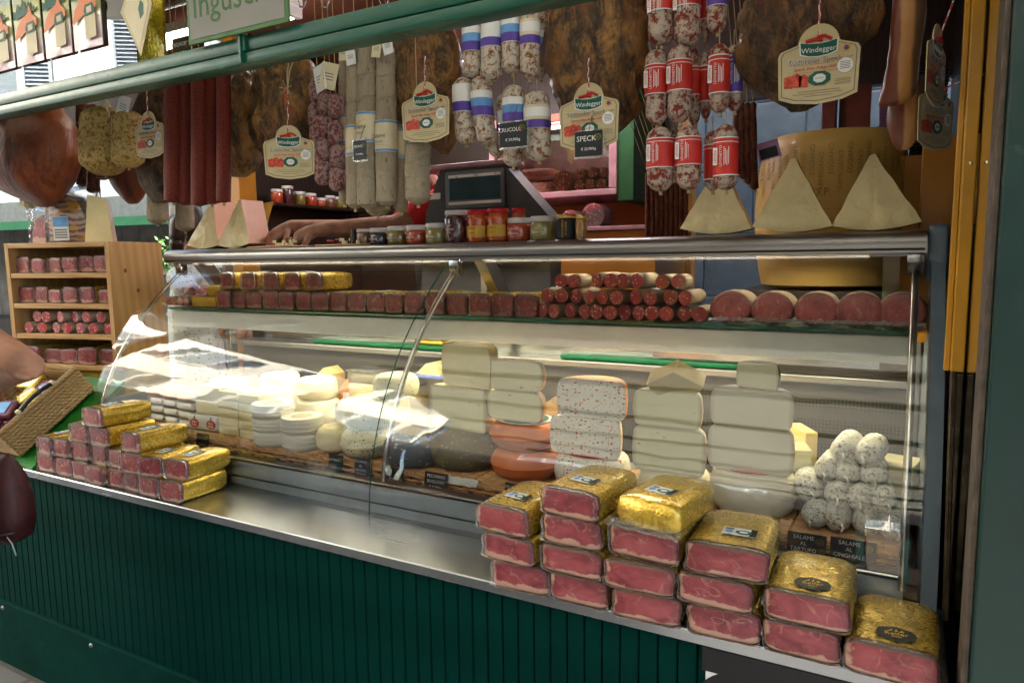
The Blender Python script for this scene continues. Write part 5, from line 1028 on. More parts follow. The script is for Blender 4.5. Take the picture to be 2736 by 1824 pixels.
o = thing('stand', 'dark crate carrying the parmesan wheels', 'crate', (-0.225, 1.0, 0.12)); MB().rbox(-0.26, 0.26, 0.0, 0.46, 0, 1.423, 0.004).build('crate', M['dark_wood'], o)

# ------------------------------------------------------------------ hanging goods
ZR = 2.72
def sil(name, Y, prof, ratio, mat, parent, o0, n=18, noise=0.0, freq=14, seed=0, sub=3, smooth=70, grow=1.0):
    """Lofted body whose outline runs through (y, x_left, x_right) on the plane Y."""
    rows_ = []
    for y, xl, xr in prof:
        a, b = at(xl, y, Y), at(xr, y, Y); rows_.append(((a.x+b.x)/2, (b.x-a.x)/2*grow, (a.z+b.z)/2))
    fine = []
    for i in range(len(rows_)-1):
        p0, p1, p2, p3 = rows_[max(0, i-1)], rows_[i], rows_[i+1], rows_[min(len(rows_)-1, i+2)]
        for k_ in range(sub):
            t = k_/sub; fine.append(tuple(0.5*((2*b)+(-a+c)*t+(2*a-5*b+4*c-d)*t*t+(-a+3*b-3*c+d)*t**3) for a, b, c, d in zip(p0, p1, p2, p3)))
    fine.append(rows_[-1]); m = MB(); rg = []
    for cx, hw, z in fine:
        hw = max(hw, 0.002); r_ = []
        for j in range(n):
            an = 2*math.pi*j/n; c, s_ = math.cos(an), math.sin(an); q = 1+noise*fb((cx*freq*.2+c*hw*freq, s_*hw*freq, z*freq*0.8), seed) if noise else 1
            if noise > 0.1: q += 0.10*abs(nz((cx+c*hw*38, s_*hw*38, z*24), seed+3))-0.05*abs(nz((c*hw*90, s_*hw*90, z*45), seed))
            r_.append((cx+hw*c*q-o0[0], Y+hw*ratio*s_*q-o0[1], z-o0[2]))
        rg.append(r_)
    return m.loft(rg).build(name, mat, parent, smooth)
def cord(parent, pts, r=0.0016, mat=None, name='twine', o0=(0, 0, 0)):
    return MB().tube([(p[0]-o0[0], p[1]-o0[1], p[2]-o0[2]) for p in pts], r, 5).build(name, mat or M['twine'], parent, 60)
GH, GSal = 'smoked speck hams hanging on the rail', 'salami hanging on the rail'
def ham(label, prof, Y=0.42, ratio=0.6, mat='crust', seed=1, noise=0.24, freq=13, name='speck_ham', tie=None):
    c = at((prof[0][1]+prof[0][2])/2, prof[0][0], Y); o0 = (c.x, Y, c.z); o = thing(name, label, 'ham', o0, group=GH)
    sil('meat', Y, prof, ratio, M[mat], o, o0, 30, noise, freq, seed, 5, 70, 0.93 if noise > 0.2 else 1.0)
    cord(o, [(c.x-0.006, Y, c.z-0.02), (c.x-0.002, 0.36, ZR-0.01)], o0=o0); cord(o, [(c.x+0.008, Y, c.z-0.02), (c.x+0.002, 0.36, ZR-0.01)], o0=o0)
    if tie:
        t = at(*tie, 0.30); cord(o, [(t.x, 0.30, t.z), (t.x-0.008, 0.31, t.z+0.05), (t.x-0.018, 0.33, t.z+0.1)], 0.0022, o0=o0); cord(o, [(t.x, 0.30, t.z), (t.x+0.004, 0.31, t.z+0.06), (t.x+0.006, 0.33, t.z+0.1)], 0.0022, o0=o0)
        for dx, dz in ((-0.03, 0.006), (-0.024, -0.01), (0.026, 0.004), (0.02, -0.012), (-0.012, 0.02)): cord(o, [(t.x, 0.298, t.z), (t.x+dx*0.6, 0.292, t.z+dz), (t.x+dx, 0.294, t.z+dz*1.4)], 0.0015, o0=o0, name='twine_end')
        for dx in (-0.006, 0.004): cord(o, [(t.x, 0.297, t.z), (t.x+dx, 0.293, t.z-0.03), (t.x+dx*1.5, 0.295, t.z-0.06)], 0.0014, M['twine_red'], 'red_string', o0)
    return o
ham('smooth dark red cured ham at the far left, cut by the frame', [(215, 10, 90), (255, -12, 122), (300, -16, 150), (360, -14, 158), (410, -2, 150), (440, 32, 140), (462, 72, 130), (475, 95, 118)], 0.36, 0.5, 'ham_red', 3, 0.06, 6, 'cured_ham')
ham('narrow speck ham behind the small oval tag at the left', [(185, 335, 395), (230, 318, 398), (300, 312, 400), (380, 318, 398), (430, 335, 395), (465, 350, 388)], 0.48, 0.55, 'crust2', 5)
ham('speck ham with tied raffia right of the red sausages', [(160, 490, 545), (185, 465, 575), (230, 456, 588), (290, 470, 592), (335, 488, 597), (370, 505, 595), (394, 520, 582), (406, 538, 566)], 0.42, 0.58, 'crust', 7, tie=(519, 240))
ham('broad speck ham above the tag turned to the viewer', [(125, 625, 675), (150, 592, 712), (200, 584, 728), (270, 590, 737), (330, 600, 735), (380, 618, 718), (405, 645, 695)], 0.42, 0.58, 'crust', 9, tie=(660, 205))
ham('speck ham between the long grey salami and the purple labelled salami', [(35, 930, 1020), (70, 905, 1045), (140, 896, 1056), (220, 905, 1056), (280, 925, 1052), (325, 975, 1045), (345, 1000, 1035), (356, 1010, 1028)], 0.44, 0.58, 'crust', 11)
ham('large speck ham with looped string in the middle of the rail', [(-50, 1300, 1420), (0, 1268, 1465), (70, 1250, 1488), (150, 1250, 1492), (215, 1264, 1482), (265, 1288, 1462), (300, 1308, 1432), (325, 1335, 1400)], 0.42, 0.58, 'crust', 13)
ham('largest speck ham with big oval tag near the right end', [(-90, 1760, 1960), (-30, 1705, 1998), (50, 1682, 2010), (120, 1690, 2002), (175, 1716, 1976), (215, 1755, 1935), (242, 1796, 1885), (256, 1815, 1855)], 0.40, 0.58, 'crust2', 15)
# bacon slabs on the right, red on one side and ochre fat on the other
def mk_bacon():
    m = N('bacon slab'); g = m.n('TexCoord').outputs['Generated']; gx, gy, gz = m.sep(g); c = m.coord('Object'); n1 = m.noise(c, 9, 4); f = m.math('ADD', gx, m.math('MULTIPLY_ADD', n1, 0.22, -0.11))
    cc = m.ramp(f, [(0.40, (0.13, 0.018, 0.008)), (0.46, (0.46, 0.23, 0.07)), (0.68, (0.42, 0.19, 0.045)), (0.76, (0.05, 0.03, 0.015))]); cc = m.mix(m.math('MULTIPLY', m.noise(c, 40, 4), 0.5), cc, (0.2, 0.08, 0.03)); return m.pbr(cc, 0.45, 0, m.bump(n1, 0.4, 0.01))
M['bacon'] = mk_bacon()
ham('bacon slab with ochre fat edge at the right end, front one', [(-60, 2060, 2128), (0, 2050, 2128), (80, 2045, 2124), (150, 2034, 2114), (205, 2022, 2105), (232, 2018, 2088), (242, 2020, 2066)], 0.40, 0.75, 'bacon', 17, 0.13, 12, 'bacon_slab')
ham('bacon slab hanging lower behind the front slab at the right end', [(180, 2050, 2130), (240, 2042, 2130), (290, 2038, 2124), (325, 2045, 2104), (345, 2062, 2086)], 0.47, 0.7, 'bacon', 19, 0.13, 12, 'bacon_slab')
ham('dark plum coloured meat hanging behind the yellow salami', [(330, 265, 330), (370, 250, 342), (420, 262, 338), (455, 285, 325), (468, 296, 315)], 0.62, 0.5, 'ham_red', 21, 0.08, 9, 'cured_meat')

# plain sausages and salami
def sausage(label, prof, Y, mat, name='salami', ratio=1.0, noise=0.05, freq=30, seed=0, bands=(), top=True, cat='salami', group=GSal, nets=0, tail=True):
    c = at((prof[0][1]+prof[0][2])/2, prof[0][0], Y); o0 = (c.x, Y, c.z); o = thing(name, label, cat, o0, group=group)
    sil('casing', Y, prof, ratio, M[mat] if isinstance(mat, str) else mat, o, o0, 14, noise, freq, seed, 4)
    if top: cord(o, [(c.x, Y, c.z-0.004), (c.x, min(Y, 0.62), max(c.z+0.03, ZR-0.012) if top is True else c.z+top)], 0.0015, o0=o0)
    if tail:
        b = at((prof[-1][1]+prof[-1][2])/2, prof[-1][0], Y); MB().tube([(b.x-o0[0], 0, b.z-o0[2]+0.004), (b.x-o0[0]+0.002, 0, b.z-o0[2]-0.009)], [0.004, 0.0055], 6).build('tied_end', M['twine'], o, 60)
    def row(y):
        for i in range(len(prof)-1):
            if prof[i][0] <= y <= prof[i+1][0]:
                t = (y-prof[i][0])/(prof[i+1][0]-prof[i][0]); return tuple(prof[i][k_]+(prof[i+1][k_]-prof[i][k_])*t for k_ in (1, 2))
        return prof[-1][1:]
    for bn in bands:
        y0, y1, bm_, deco = bn; pr_ = [(y0+(y1-y0)*i/3,)+row(y0+(y1-y0)*i/3) for i in range(4)]
        bo = sil('label_band', Y, pr_, ratio, M[bm_], o, o0, 18, 0, 1, 0, 2, 60, 1.07)
        for dn, f0, f1, dm in deco:
            a = y0+(y1-y0)*f0; b = y0+(y1-y0)*f1; d = sil(dn, Y, [(a+(b-a)*i/2,)+row(a+(b-a)*i/2) for i in range(3)], ratio, M[dm], o, o0, 18, 0, 1, 0, 2, 60, 1.085)
    for k_ in range(nets):
        y = prof[0][0]+(prof[-1][0]-prof[0][0])*(k_+1.2)/(nets+1.4); xl, xr = row(y); A, B = at(xl, y, Y), at(xr, y, Y); r = (B.x-A.x)/2*1.05; cx = (A.x+B.x)/2
        MB().tube([(cx+r*math.cos(t*math.pi/8)-o0[0], r*ratio*math.sin(t*math.pi/8), A.z-o0[2]+0.012*math.sin(t*math.pi/8+k_)) for t in range(17)], 0.0013, 4).build('twine', M['twine'], o)
    return o
def capsule(x0, x1, y0, y1, e=None, bend=0):
    e = e or (x1-x0)*0.5; w = (x1-x0)/2; cx = (x0+x1)/2; P = []
    for t in (0.06, 0.35, 0.75): P.append((y0+e*(1-math.cos(t*math.pi/2)), cx-w*math.sin(t*math.pi/2), cx+w*math.sin(t*math.pi/2)))
    for t in (0.0, 0.33, 0.66, 1.0): y = y0+e+(y1-y0-2*e)*t; P.append((y, x0+bend*t*t, x1+bend*t*t))
    for t in (0.75, 0.35, 0.08): P.append((y1-e*(1-math.cos(t*math.pi/2)), cx-w*math.sin(t*math.pi/2)+bend, cx+w*math.sin(t*math.pi/2)+bend))
    return P
# red paprika sausages
for i, (a, b, y1) in enumerate([(385, 411, 466), (416, 442, 472), (446, 471, 474), (475, 500, 470), (503, 525, 466)]):
    sausage('long red paprika sausage, %s from left of five' % ORD[i], capsule(a, b, 150, y1), 0.285+0.03*(i % 2), 'chorizo', 'paprika_sausage', cat='sausage', group='long red paprika sausages', seed=i)
# yellow dusted salami
sausage('plump yellow dusted salami tied with twine at the left', capsule(209, 272, 246, 398, 30), 0.36, 'yel_sal', nets=3, noise=0.07, freq=16, seed=2); sausage('slimmer yellow dusted salami right of the plump one', capsule(273, 318, 255, 386, 24), 0.36, 'yel_sal', nets=3, noise=0.06, seed=4)
sausage('yellow dusted salami hidden behind the plump one', capsule(218, 268, 330, 404, 22), 0.42, 'yel_sal', nets=1, noise=0.06, seed=6, top=0.3)
# thin dark sausage links
for i, (x, ys) in enumerate([(190, [235, 300, 368, 425]), (214, [240, 320, 390, 440]), (232, [250, 330, 410])]):
    o = None; c = at(x, ys[0], 0.55); o = thing('sausage_string', 'string of thin dark sausages at the far left, %s of three' % ('left', 'middle', 'right')[i], 'sausage', (c.x, 0.55, c.z), group='strings of thin dark sausages')
    for k_ in range(len(ys)-1): sil('sausage', 0.55, capsule(x-8+4*(k_ % 2), x+9+4*(k_ % 2), ys[k_], ys[k_+1]+4, 7), 1, M['dark_saus'], o, (c.x, 0.55, c.z), 10, 0.05, 20, i)
    cord(o, [(0, 0, 0), (0, 0.05, ZR-c.z)], 0.0014)
sausage('dark grey long salami hanging behind the wrapped parmesan piece', capsule(348, 377, 350, 515), 0.5, 'long_sal', seed=3); sausage('dark grey long salami behind the red sausages', capsule(412, 438, 380, 532), 0.6, 'long_sal', seed=8)
# strings of mignon salamini
zz2 = lambda x, y: ((650+x/3.136)/K, (y/3.136)/K)
for i, beads in enumerate([[(622, 770), (606, 965), (620, 1140), (636, 1330)], [(690, 870), (672, 1060), (676, 1250), (668, 1450)], [(775, 890), (772, 1110), (792, 1310), (786, 1500)], [(735, 950), (728, 1200), (722, 1400)]]):
    x0, y0 = zz2(*beads[0]); Y = 0.36 if i < 3 else 0.42; c = at(x0, y0-30, Y); o = thing('salamini_string', 'string of small dusty red salamini, %s' % ('left one', 'front middle one', 'right one by the long salami', 'rear one')[i], 'salami', (c.x, Y, c.z), group='strings of small salamini')
    for k_, (bx, by) in enumerate(beads):
        x, y = zz2(bx, by); sil('salamino', Y, capsule(x-14, x+14, y-29, y+29, 17), 1, M['mignon'], o, (c.x, Y, c.z), 12, 0.08, 22, i*5+k_)
    cord(o, [(0, 0, -0.01), (0, 0.0, ZR-c.z)], 0.0015)
# long grey salami bunch with cream and blue bands
bl = [('border_top', 0.02, 0.09, 'ink_blue'), ('border_bottom', 0.91, 0.98, 'ink_blue')]
for i, (x0, x1, y0, y1, b0, b1, Y) in enumerate([(781, 803, 125, 470, 265, 333, 0.40), (800, 831, 110, 480, 290, 360, 0.36), (825, 867, 100, 480, 261, 331, 0.37), (868, 908, 105, 474, 280, 352, 0.38), (906, 935, 130, 488, 298, 366, 0.43), (936, 984, 320, 470, 322, 331, 0.36), (846, 890, 380, 498, 0, 0, 0.45)]):
    o = sausage('long grey tied salami, %s' % ('leftmost of the bunch', 'second of the bunch with a price card', 'third of the bunch with cream band', 'fourth of the bunch with cream band', 'slim rear one of the bunch', 'rightmost below the oval tag', 'lowest rear one of the bunch')[i], capsule(x0, x1, y0, y1, 20), Y, 'long_sal', 'long_salami', noise=0.09, freq=18, seed=i, bands=[(b0, b1, 'card_light', bl)] if b1 and i != 5 else ([(318, 331, 'card_light', bl)] if i == 5 else []), nets=5, group='long grey salami in a bunch')
    if i in (2, 3): p = at((x0+x1)/2, (b0+b1)/2, Y); r = (at(x1, 300, Y).x-at(x0, 300, Y).x)/2*1.1; text('Salame', 0.018, M['ink_grey'], o, (p.x-o.location.x, -r-0.001, p.z-o.location.z)); text('FELINO', 0.009, M['ink_grey'], o, (p.x-o.location.x, -r-0.001, p.z-o.location.z-0.018)); 
# purple labelled salami
pl = [('white_print', 0.04, 0.3, 'ink_white'), ('alpine_blue', 0.3, 0.62, 'ink_blue'), ('purple_band', 0.62, 0.98, 'ink_purple')]; pw = [('text_block', 0.12, 0.5, 'ink_white'), ('purple_band', 0.64, 0.98, 'ink_purple')]
zv2 = lambda a: (650+a/3.136)/K; zv3 = lambda a: (1300+a/3.136)/K; yy = lambda a: a/3.136/K
P5 = [(zv2(1850), zv2(2005), yy(60), yy(665), yy(240), yy(450), 0, 0.36), (zv2(2010), zv2(2165), yy(40), yy(690), yy(205), yy(410), -4, 0.35), (zv3(135), zv3(295), yy(-10), yy(620), yy(165), yy(375), 0, 0.36), (zv3(292), zv3(437), yy(-20), yy(668), yy(180), yy(390), 0, 0.35), (zv3(430), zv3(510), yy(0), yy(655), yy(270), yy(450), -4, 0.42),
      (zv2(1770), zv2(1925), yy(650), yy(1210), yy(720), yy(950), 6, 0.36), (zv2(1918), zv2(2065), yy(640), yy(1215), yy(770), yy(985), 14, 0.35), (zv3(90), zv3(200), yy(780), yy(1290), yy(940), yy(1110), 4, 0.40), (zv3(148), zv3(310), yy(715), yy(1240), yy(830), yy(1035), 4, 0.34), (zv3(325), zv3(520), yy(765), yy(1350), yy(895), yy(1090), 4, 0.35), (zv3(290), zv3(400), yy(780), yy(1300), yy(940), yy(1090), 0, 0.41),
      (zv3(150), zv3(300), yy(1190), yy(1400), 0, 0, 0, 0.37), (zv3(10), zv3(120), yy(1120), yy(1320), 0, 0, 4, 0.39)]
PN = ['upper row leftmost', 'upper row second, bent at the end', 'upper row third', 'upper row fourth', 'upper row rear right', 'lower row leftmost', 'lower row second, leaning', 'lower row hidden third', 'lower row front with price card', 'lower row rightmost', 'lower row rear', 'lowest one without label', 'lowest rear left one']
for i, (x0, x1, y0, y1, b0, b1, bd, Y) in enumerate(P5):
    sausage('white mould salami with purple and blue label, %s' % PN[i] if b1 else 'white mould salami below the purple labelled ones, %s' % PN[i], capsule(x0, x1, y0, y1, 20, bd), Y, 'bottle_sal', noise=0.08, freq=22, seed=i, bands=[(b0, b1, 'card_light' if i % 3 == 0 else 'ink_white', pl if i % 2 == 0 else pw)] if b1 else [], top=(True if y0 < 60 else 0.03), group='purple labelled salami')
# red labelled salami
rl = [('edge_top', 0.0, 0.03, 'ink_white'), ('fine_print', 0.12, 0.14, 'ink_white'), ('edge_bottom', 0.97, 1.0, 'ink_white')]
P6 = [(1360, 1565, -330, 385, -150, 115, 'ink_red', 0.36), (1572, 1785, -330, 392, -150, 75, 'ink_red', 0.37), (1790, 1880, -300, 330, -100, 175, 'ink_red', 0.43), (1850, 2015, -300, 280, -120, 68, 'ink_purple', 0.38), (1335, 1515, 418, 1050, 555, 805, 'ink_red', 0.35), (1520, 1715, 380, 1030, 515, 775, 'ink_red', 0.35), (1690, 1788, 410, 1050, 565, 805, 'ink_red', 0.41), (1790, 1880, 430, 1000, 555, 860, 'ink_red', 0.42), (1868, 2035, 368, 950, 475, 795, 'ink_red', 0.36), (2010, 2138, 375, 935, 475, 790, 'ink_purple', 0.40), (1350, 1560, 1065, 1605, 1168, 1415, 'ink_red', 0.34), (1588, 1795, 1062, 1590, 1155, 1390, 'ink_red', 0.35), (1825, 1960, 1090, 1600, 1215, 1510, 'ink_red', 0.40), (1905, 2105, 1042, 1595, 1160, 1480, 'ink_red', 0.34), (1520, 1620, 1080, 1500, 1200, 1450, 'ink_red', 0.42)]
RN = ['top row leftmost', 'top row second', 'top row rear', 'top row right with purple label', 'middle row leftmost', 'middle row second', 'middle row rear centre', 'middle row rear right', 'middle row fourth', 'middle row right with purple label', 'bottom row leftmost', 'bottom row middle', 'bottom row rear right', 'bottom row rightmost', 'bottom row rear']
for i, (x0, x1, y0, y1, b0, b1, lm2, Y) in enumerate(P6):
    a, b = zv3(x0), zv3(x1); o = sausage('chunky salami with red label, %s' % RN[i] if lm2 == 'ink_red' else 'chunky salami, %s' % RN[i], capsule(a, b, yy(y0), yy(y1), 26), Y, 'red_sal', noise=0.05, freq=20, seed=i+40, bands=[(yy(b0), yy(b1), lm2, rl)], top=(True if y0 < 0 else 0.035), group='red labelled salami')
    if i in (0, 1, 4, 5, 8, 9, 10, 11, 13):
        p = at((a+b)/2, yy((max(b0, 0)+b1)/2), Y); r = (at(b, 200, Y).x-at(a, 200, Y).x)/2*1.12
        dx = -0.3*r
        MB().rbox(-0.005, 0.005, -0.0006, 0.0006, -0.02, 0.02, 0.0003, 1).build('white_field', M['ink_white'], o, loc=(p.x-o.location.x+dx-0.009, -r*0.96, p.z-o.location.z)); text('LEVONI', 0.0085, M['ink_red'], o, (p.x-o.location.x+dx-0.009, -r*0.96-0.001, p.z-o.location.z), (0, rad(-90), 0)); text('LEVONETTO', 0.0085, M['ink_white'], o, (p.x-o.location.x+dx+0.004, -r*1.0-0.001, p.z-o.location.z), (0, rad(-90), 0))
        for k_ in range(4): MB().box(-0.0007, 0.0007, -0.0005, 0.0005, -0.021+0.003*(k_ % 2), 0.021-0.004*(k_ % 3)).build('print_line', M['ink_white'], o, loc=(p.x-o.location.x+dx+0.0115+0.0032*k_, -r*(0.985-0.05*k_)-0.0008, p.z-o.location.z))

# ------------------------------------------------------------------ oval speck tags
def tag_outline(w, h, k_=1.0):
    W2, P = w/2*k_, []
    P += [(-W2*0.96, -h*0.40*k_), (-W2*0.6, -h*0.465*k_), (0, -h*0.5*k_), (W2*0.6, -h*0.465*k_), (W2*0.96, -h*0.40*k_), (W2, h*0.14*k_), (W2*0.94, h*0.20*k_), (W2*0.52, h*0.265*k_)]
    return P
def arc(cx, cz, r, a0, a1, n=10): return [(cx+r*math.cos(rad(a0+(a1-a0)*i/n)), cz+r*math.sin(rad(a0+(a1-a0)*i/n))) for i in range(n+1)]
TW, TH = 0.165, 0.168
_t = {}
def tag_meshes():
    o_ = tag_outline(TW, TH); _t['plate'] = MB().prism(o_+arc(0, TH*0.255, TH*0.245, 5, 175, 12)+[(-x, z) for x, z in reversed(o_[5:])], -0.001, 0.001).mesh('card', M['card'])
    i_ = tag_outline(TW, TH, 0.93); i2 = tag_outline(TW, TH, 0.905); f = MB(); a = i_+[(-x, z) for x, z in reversed(i_[5:])]; b = i2+[(-x, z) for x, z in reversed(i2[5:])]; n = len(a)
    f.add([(x, -0.0014, z) for x, z in a]+[(x, -0.0014, z) for x, z in b], [(i, (i+1) % n, (i+1) % n+n, i+n) for i in range(n)]); _t['frame'] = f.mesh('printed_frame', M['ink_grey'])
    lo = [(-0.037, 0.048), (-0.035, 0.024), (-0.02, 0.0185), (0, 0.0165), (0.02, 0.0185), (0.035, 0.024), (0.037, 0.048), (0.02, 0.044), (0, 0.0425), (-0.02, 0.044)]
    _t['logo_rim'] = MB().prism([(x*1.07, z+(0.0018 if z > 0.03 else -0.0018)) for x, z in lo], -0.0021, -0.0015).mesh('logo_rim', M['ink_white']); _t['logo'] = MB().prism(lo, -0.0026, -0.0022).mesh('logo', M['ink_green'])
    _t['sausage_mark'] = MB().tube([(-0.026, -0.0028, 0.049), (-0.006, -0.0028, 0.052), (0.008, -0.0028, 0.049)], 0.004, 6).tube([(-0.004, -0.003, 0.056), (0.012, -0.003, 0.0575), (0.026, -0.003, 0.049)], 0.0034, 6).mesh('sausage_mark', M['ink_red'], 60)
    m = MB()
    for cx, cz_, s_ in ((-0.058, -0.032, 0.014), (-0.042, -0.030, 0.015), (-0.028, -0.032, 0.014)): m.prism([(cx-s_*0.7, cz_-s_*0.9), (cx+s_*0.5, cz_-s_), (cx+s_*0.8, cz_+s_*0.4), (cx+s_*0.1, cz_+s_), (cx-s_*0.8, cz_+s_*0.7)], -0.0021-0.0003*(cx > -0.05), -0.0015)
    _t['meat_print'] = m.mesh('meat_print', plain('meat print', (0.55, 0.07, 0.04), 0.45, var=0.4, vs_=120))
    hx = [(0.024*math.cos(rad(22.5+45*i)), 0.016*math.sin(rad(22.5+45*i))) for i in range(8)]
    _t['crest'] = MB().prism([(x+0.004, z-0.03) for x, z in hx], -0.0026, -0.0015).mesh('crest', M['ink_green']); _t['crest_centre'] = MB().prism([(x*0.55+0.004, z*0.6-0.03) for x, z in hx], -0.0031, -0.0027).mesh('crest_centre', M['ink_white'])
    _t['sticker'] = MB().prism([(0.054+0.0155*math.cos(rad(20*i)), -0.009+0.0155*math.sin(rad(20*i))) for i in range(18)], -0.0026, -0.0015).mesh('sticker', M['ink_white'])
    m = MB()
    for k_ in range(5): m.box(0.044, 0.064, -0.0030, -0.0027, -0.002-0.0035*k_, -0.0008-0.0035*k_)
    _t['sticker_print'] = m.mesh('sticker_print', M['ink_grey'])
    _t['seal'] = MB().prism([(0.055+0.009*math.cos(rad(24*i)), 0.027+0.009*math.sin(rad(24*i))) for i in range(15)], -0.0021, -0.0015).mesh('seal', M['ink_gold']); _t['seal_centre'] = MB().prism([(0.055+0.005*math.cos(rad(30*i)), 0.027+0.005*math.sin(rad(30*i))) for i in range(12)], -0.0026, -0.0022).mesh('seal_centre', M['ink_purple'])
    m = MB()
    for k_, (a, b) in enumerate(((-0.04, 0.045), (-0.05, 0.05), (-0.025, 0.03))): m.box(a, b, -0.0019, -0.0015, -0.056-0.0052*k_, -0.0549-0.0052*k_)
    for k_ in range(4): m.box(0.034, 0.066, -0.0019, -0.0015, -0.036-0.0035*k_, -0.0352-0.0035*k_)
    _t['small_print'] = m.mesh('small_print', M['ink_grey']); m = MB()
    m.box(-0.05, 0.045, -0.0019, -0.0015, -0.0155, -0.0149); m.box(-0.05, 0.05, -0.0019, -0.0015, 0.0005, 0.0009); _t['rule'] = m.mesh('red_rule', M['ink_red'])
tag_meshes()
def speck_tag(label, x, y, Y=0.295, rz=0.0, sc=1.0, string=None, ry=0.0):
    c = at(x, y, Y); o = thing('speck_tag', label, 'tag', tuple(c), rot=(0, ry, rz), group='oval speck tags'); o.scale = (sc,)*3
    for k_ in ('plate', 'frame', 'logo_rim', 'logo', 'sausage_mark', 'meat_print', 'crest', 'crest_centre', 'sticker', 'sticker_print', 'seal', 'seal_centre', 'small_print', 'rule'): ob(_t[k_].name.split('.')[0], _t[k_], o)
    text('Windegger', 0.0155, M['ink_white'], o, (0, -0.0030, 0.030)); text('S\u00fcdtiroler Speck', 0.0165, M['ink_white'], o, (-0.007, -0.0018, 0.0085)); text('S\u00fcdtiroler Speck', 0.0162, M['ink_grey'], o, (-0.0064, -0.0024, 0.0079)); text('g.g.A.', 0.007, M['ink_grey'], o, (0.063, -0.0018, 0.0085)); text('Speck Alto Adige IGP', 0.0098, M['ink_red'], o, (-0.006, -0.0018, -0.0075)); text('SUDTIROL', 0.004, M['ink_grey'], o, (0.004, -0.0035, -0.03))
    t = at(*(string or (x, y-140)), 0.30); d = Vector(t)-c; n = 14
    for ph, mt in ((0, 'twine_red'), (math.pi, 'ink_white')): MB().tube([(d.x*i/n*(1/sc)+0.0016*math.cos(i*1.6+ph), -0.002+d.y*i/n, 0.05+(d.z/sc-0.05)*i/n+0.0) for i in range(n+1)], 0.0017, 5).build('string', M[mt], o, 60)
    return o
speck_tag('oval speck tag on the largest ham near the right end', 1879, 148, 0.285, 0.02, 0.98, (1885, -40)); speck_tag('oval speck tag in the middle of the rail, a price card clipped to it', 1352, 268, 0.30, 0.0, 0.98, (1352, 135)); speck_tag('oval speck tag right of the long grey salami', 977, 258, 0.30, 0.0, 1.0, (977, 130)); speck_tag('oval speck tag turned towards the viewer on the broad ham', 664, 350, 0.30, 0.45, 1.02, (660, 207)); speck_tag('small oval speck tag by the yellow salami at the left', 343, 310, 0.32, 0.0, 1.02, (338, 205))
speck_tag('oval speck tag seen edge on beside the bacon slab', 2150, 150, 0.33, 1.33, 0.95, (2158, -20)); speck_tag('dark shaded speck tag turned sideways below the edge on tag', 2150, 262, 0.47, 1.1, 0.95, (2160, 120)); speck_tag('speck tag peeping out under the far left ham', 70, 440, 0.42, 0.2, 0.9, (75, 380))
# hand written price cards on the hanging goods
def price_card(label, x, y, w, h, lines, Y=0.27, rz=0.0, apple=True):
    c = at(x, y, Y); o = price_board(label, c.x, Y, c.z-h/2, w, h, lines, rz, 0.0, apple=apple); MB().rbox(-w/2-0.003, w/2+0.003, 0.0012, 0.002, -0.006, h+0.004, 0.0003, 1).build('clear_sleeve', M['film_clear'], o); MB().tube([(0, 0.001, h), (0.0, 0.03, h+0.05)], 0.0012, 5).build('clip', M['chrome'], o); return o
price_card('price card reading CRUCOLO 29,90 on the purple labelled salami', 1178, 309, 0.082, 0.063, ['CRUCOLO', '\u20ac 29,90/kg'], 0.285); price_card('price card reading SPECK 22,90 clipped to the middle oval tag', 1352, 330, 0.074, 0.061, ['SPECK', '\u20ac 22,90/kg'], 0.275); price_card('small price card reading FELINO on the long grey salami', 826, 345, 0.05, 0.056, ['FELINO', '\u20ac 33,90/kg'], 0.29)
# paper tickets at the tops of the salami
for i, (x, y, rz, ry) in enumerate([(790, 120, 0.2, 0.1), (805, 130, 0.1, -0.1), (865, 112, 0, 0.2), (890, 105, 0.1, -0.2), (755, 175, 0.3, 0.25), (735, 180, -0.2, -0.2), (215, 285, 0.2, 0.9), (283, 245, 0.2, 0.4), (240, 255, -0.1, -0.5)]):
    c = at(x, y, 0.33); o = thing('paper_ticket', 'small paper ticket tied above the hanging goods, %s from left' % ['seventh', 'eighth', 'ninth', 'tenth', 'sixth', 'fifth', 'first', 'third', 'second'][i], 'ticket', tuple(c), rot=(0, ry, rz)); s_ = 0.5 if i < 4 else 1; MB().box(-0.022*s_-0.006, 0.022*s_+0.006, -0.0005, 0.0005, -0.03*s_-0.01, 0.03*s_+0.01).build('paper', M['paper'] if i % 2 else M['card_light'], o)
    for k_ in range(3): MB().box(-0.014*s_-0.003, 0.014*s_+0.003, -0.0009, -0.0006, -0.012*s_+0.009*s_*k_, -0.009*s_+0.009*s_*k_).build('print_line', M['ink_grey'], o)
# hooks on the rail
for i, x in enumerate((692, 745, 880)):
    c = at(x, 8, 0.36); o = thing('meat_hook', 'empty steel hook on the rail above the beam, %s of three' % ('left', 'middle', 'right')[i], 'hook', (c.x, 0.36, c.z), group='empty hooks'); MB().tube([(0, 0, ZR-c.z-0.005), (0, 0, 0.03), (-0.012, 0, 0.01), (-0.006, 0, -0.01), (0.012, 0, -0.014), (0.02, 0, 0.004)], 0.003, 6).build('hook', M['chrome'], o, 60)

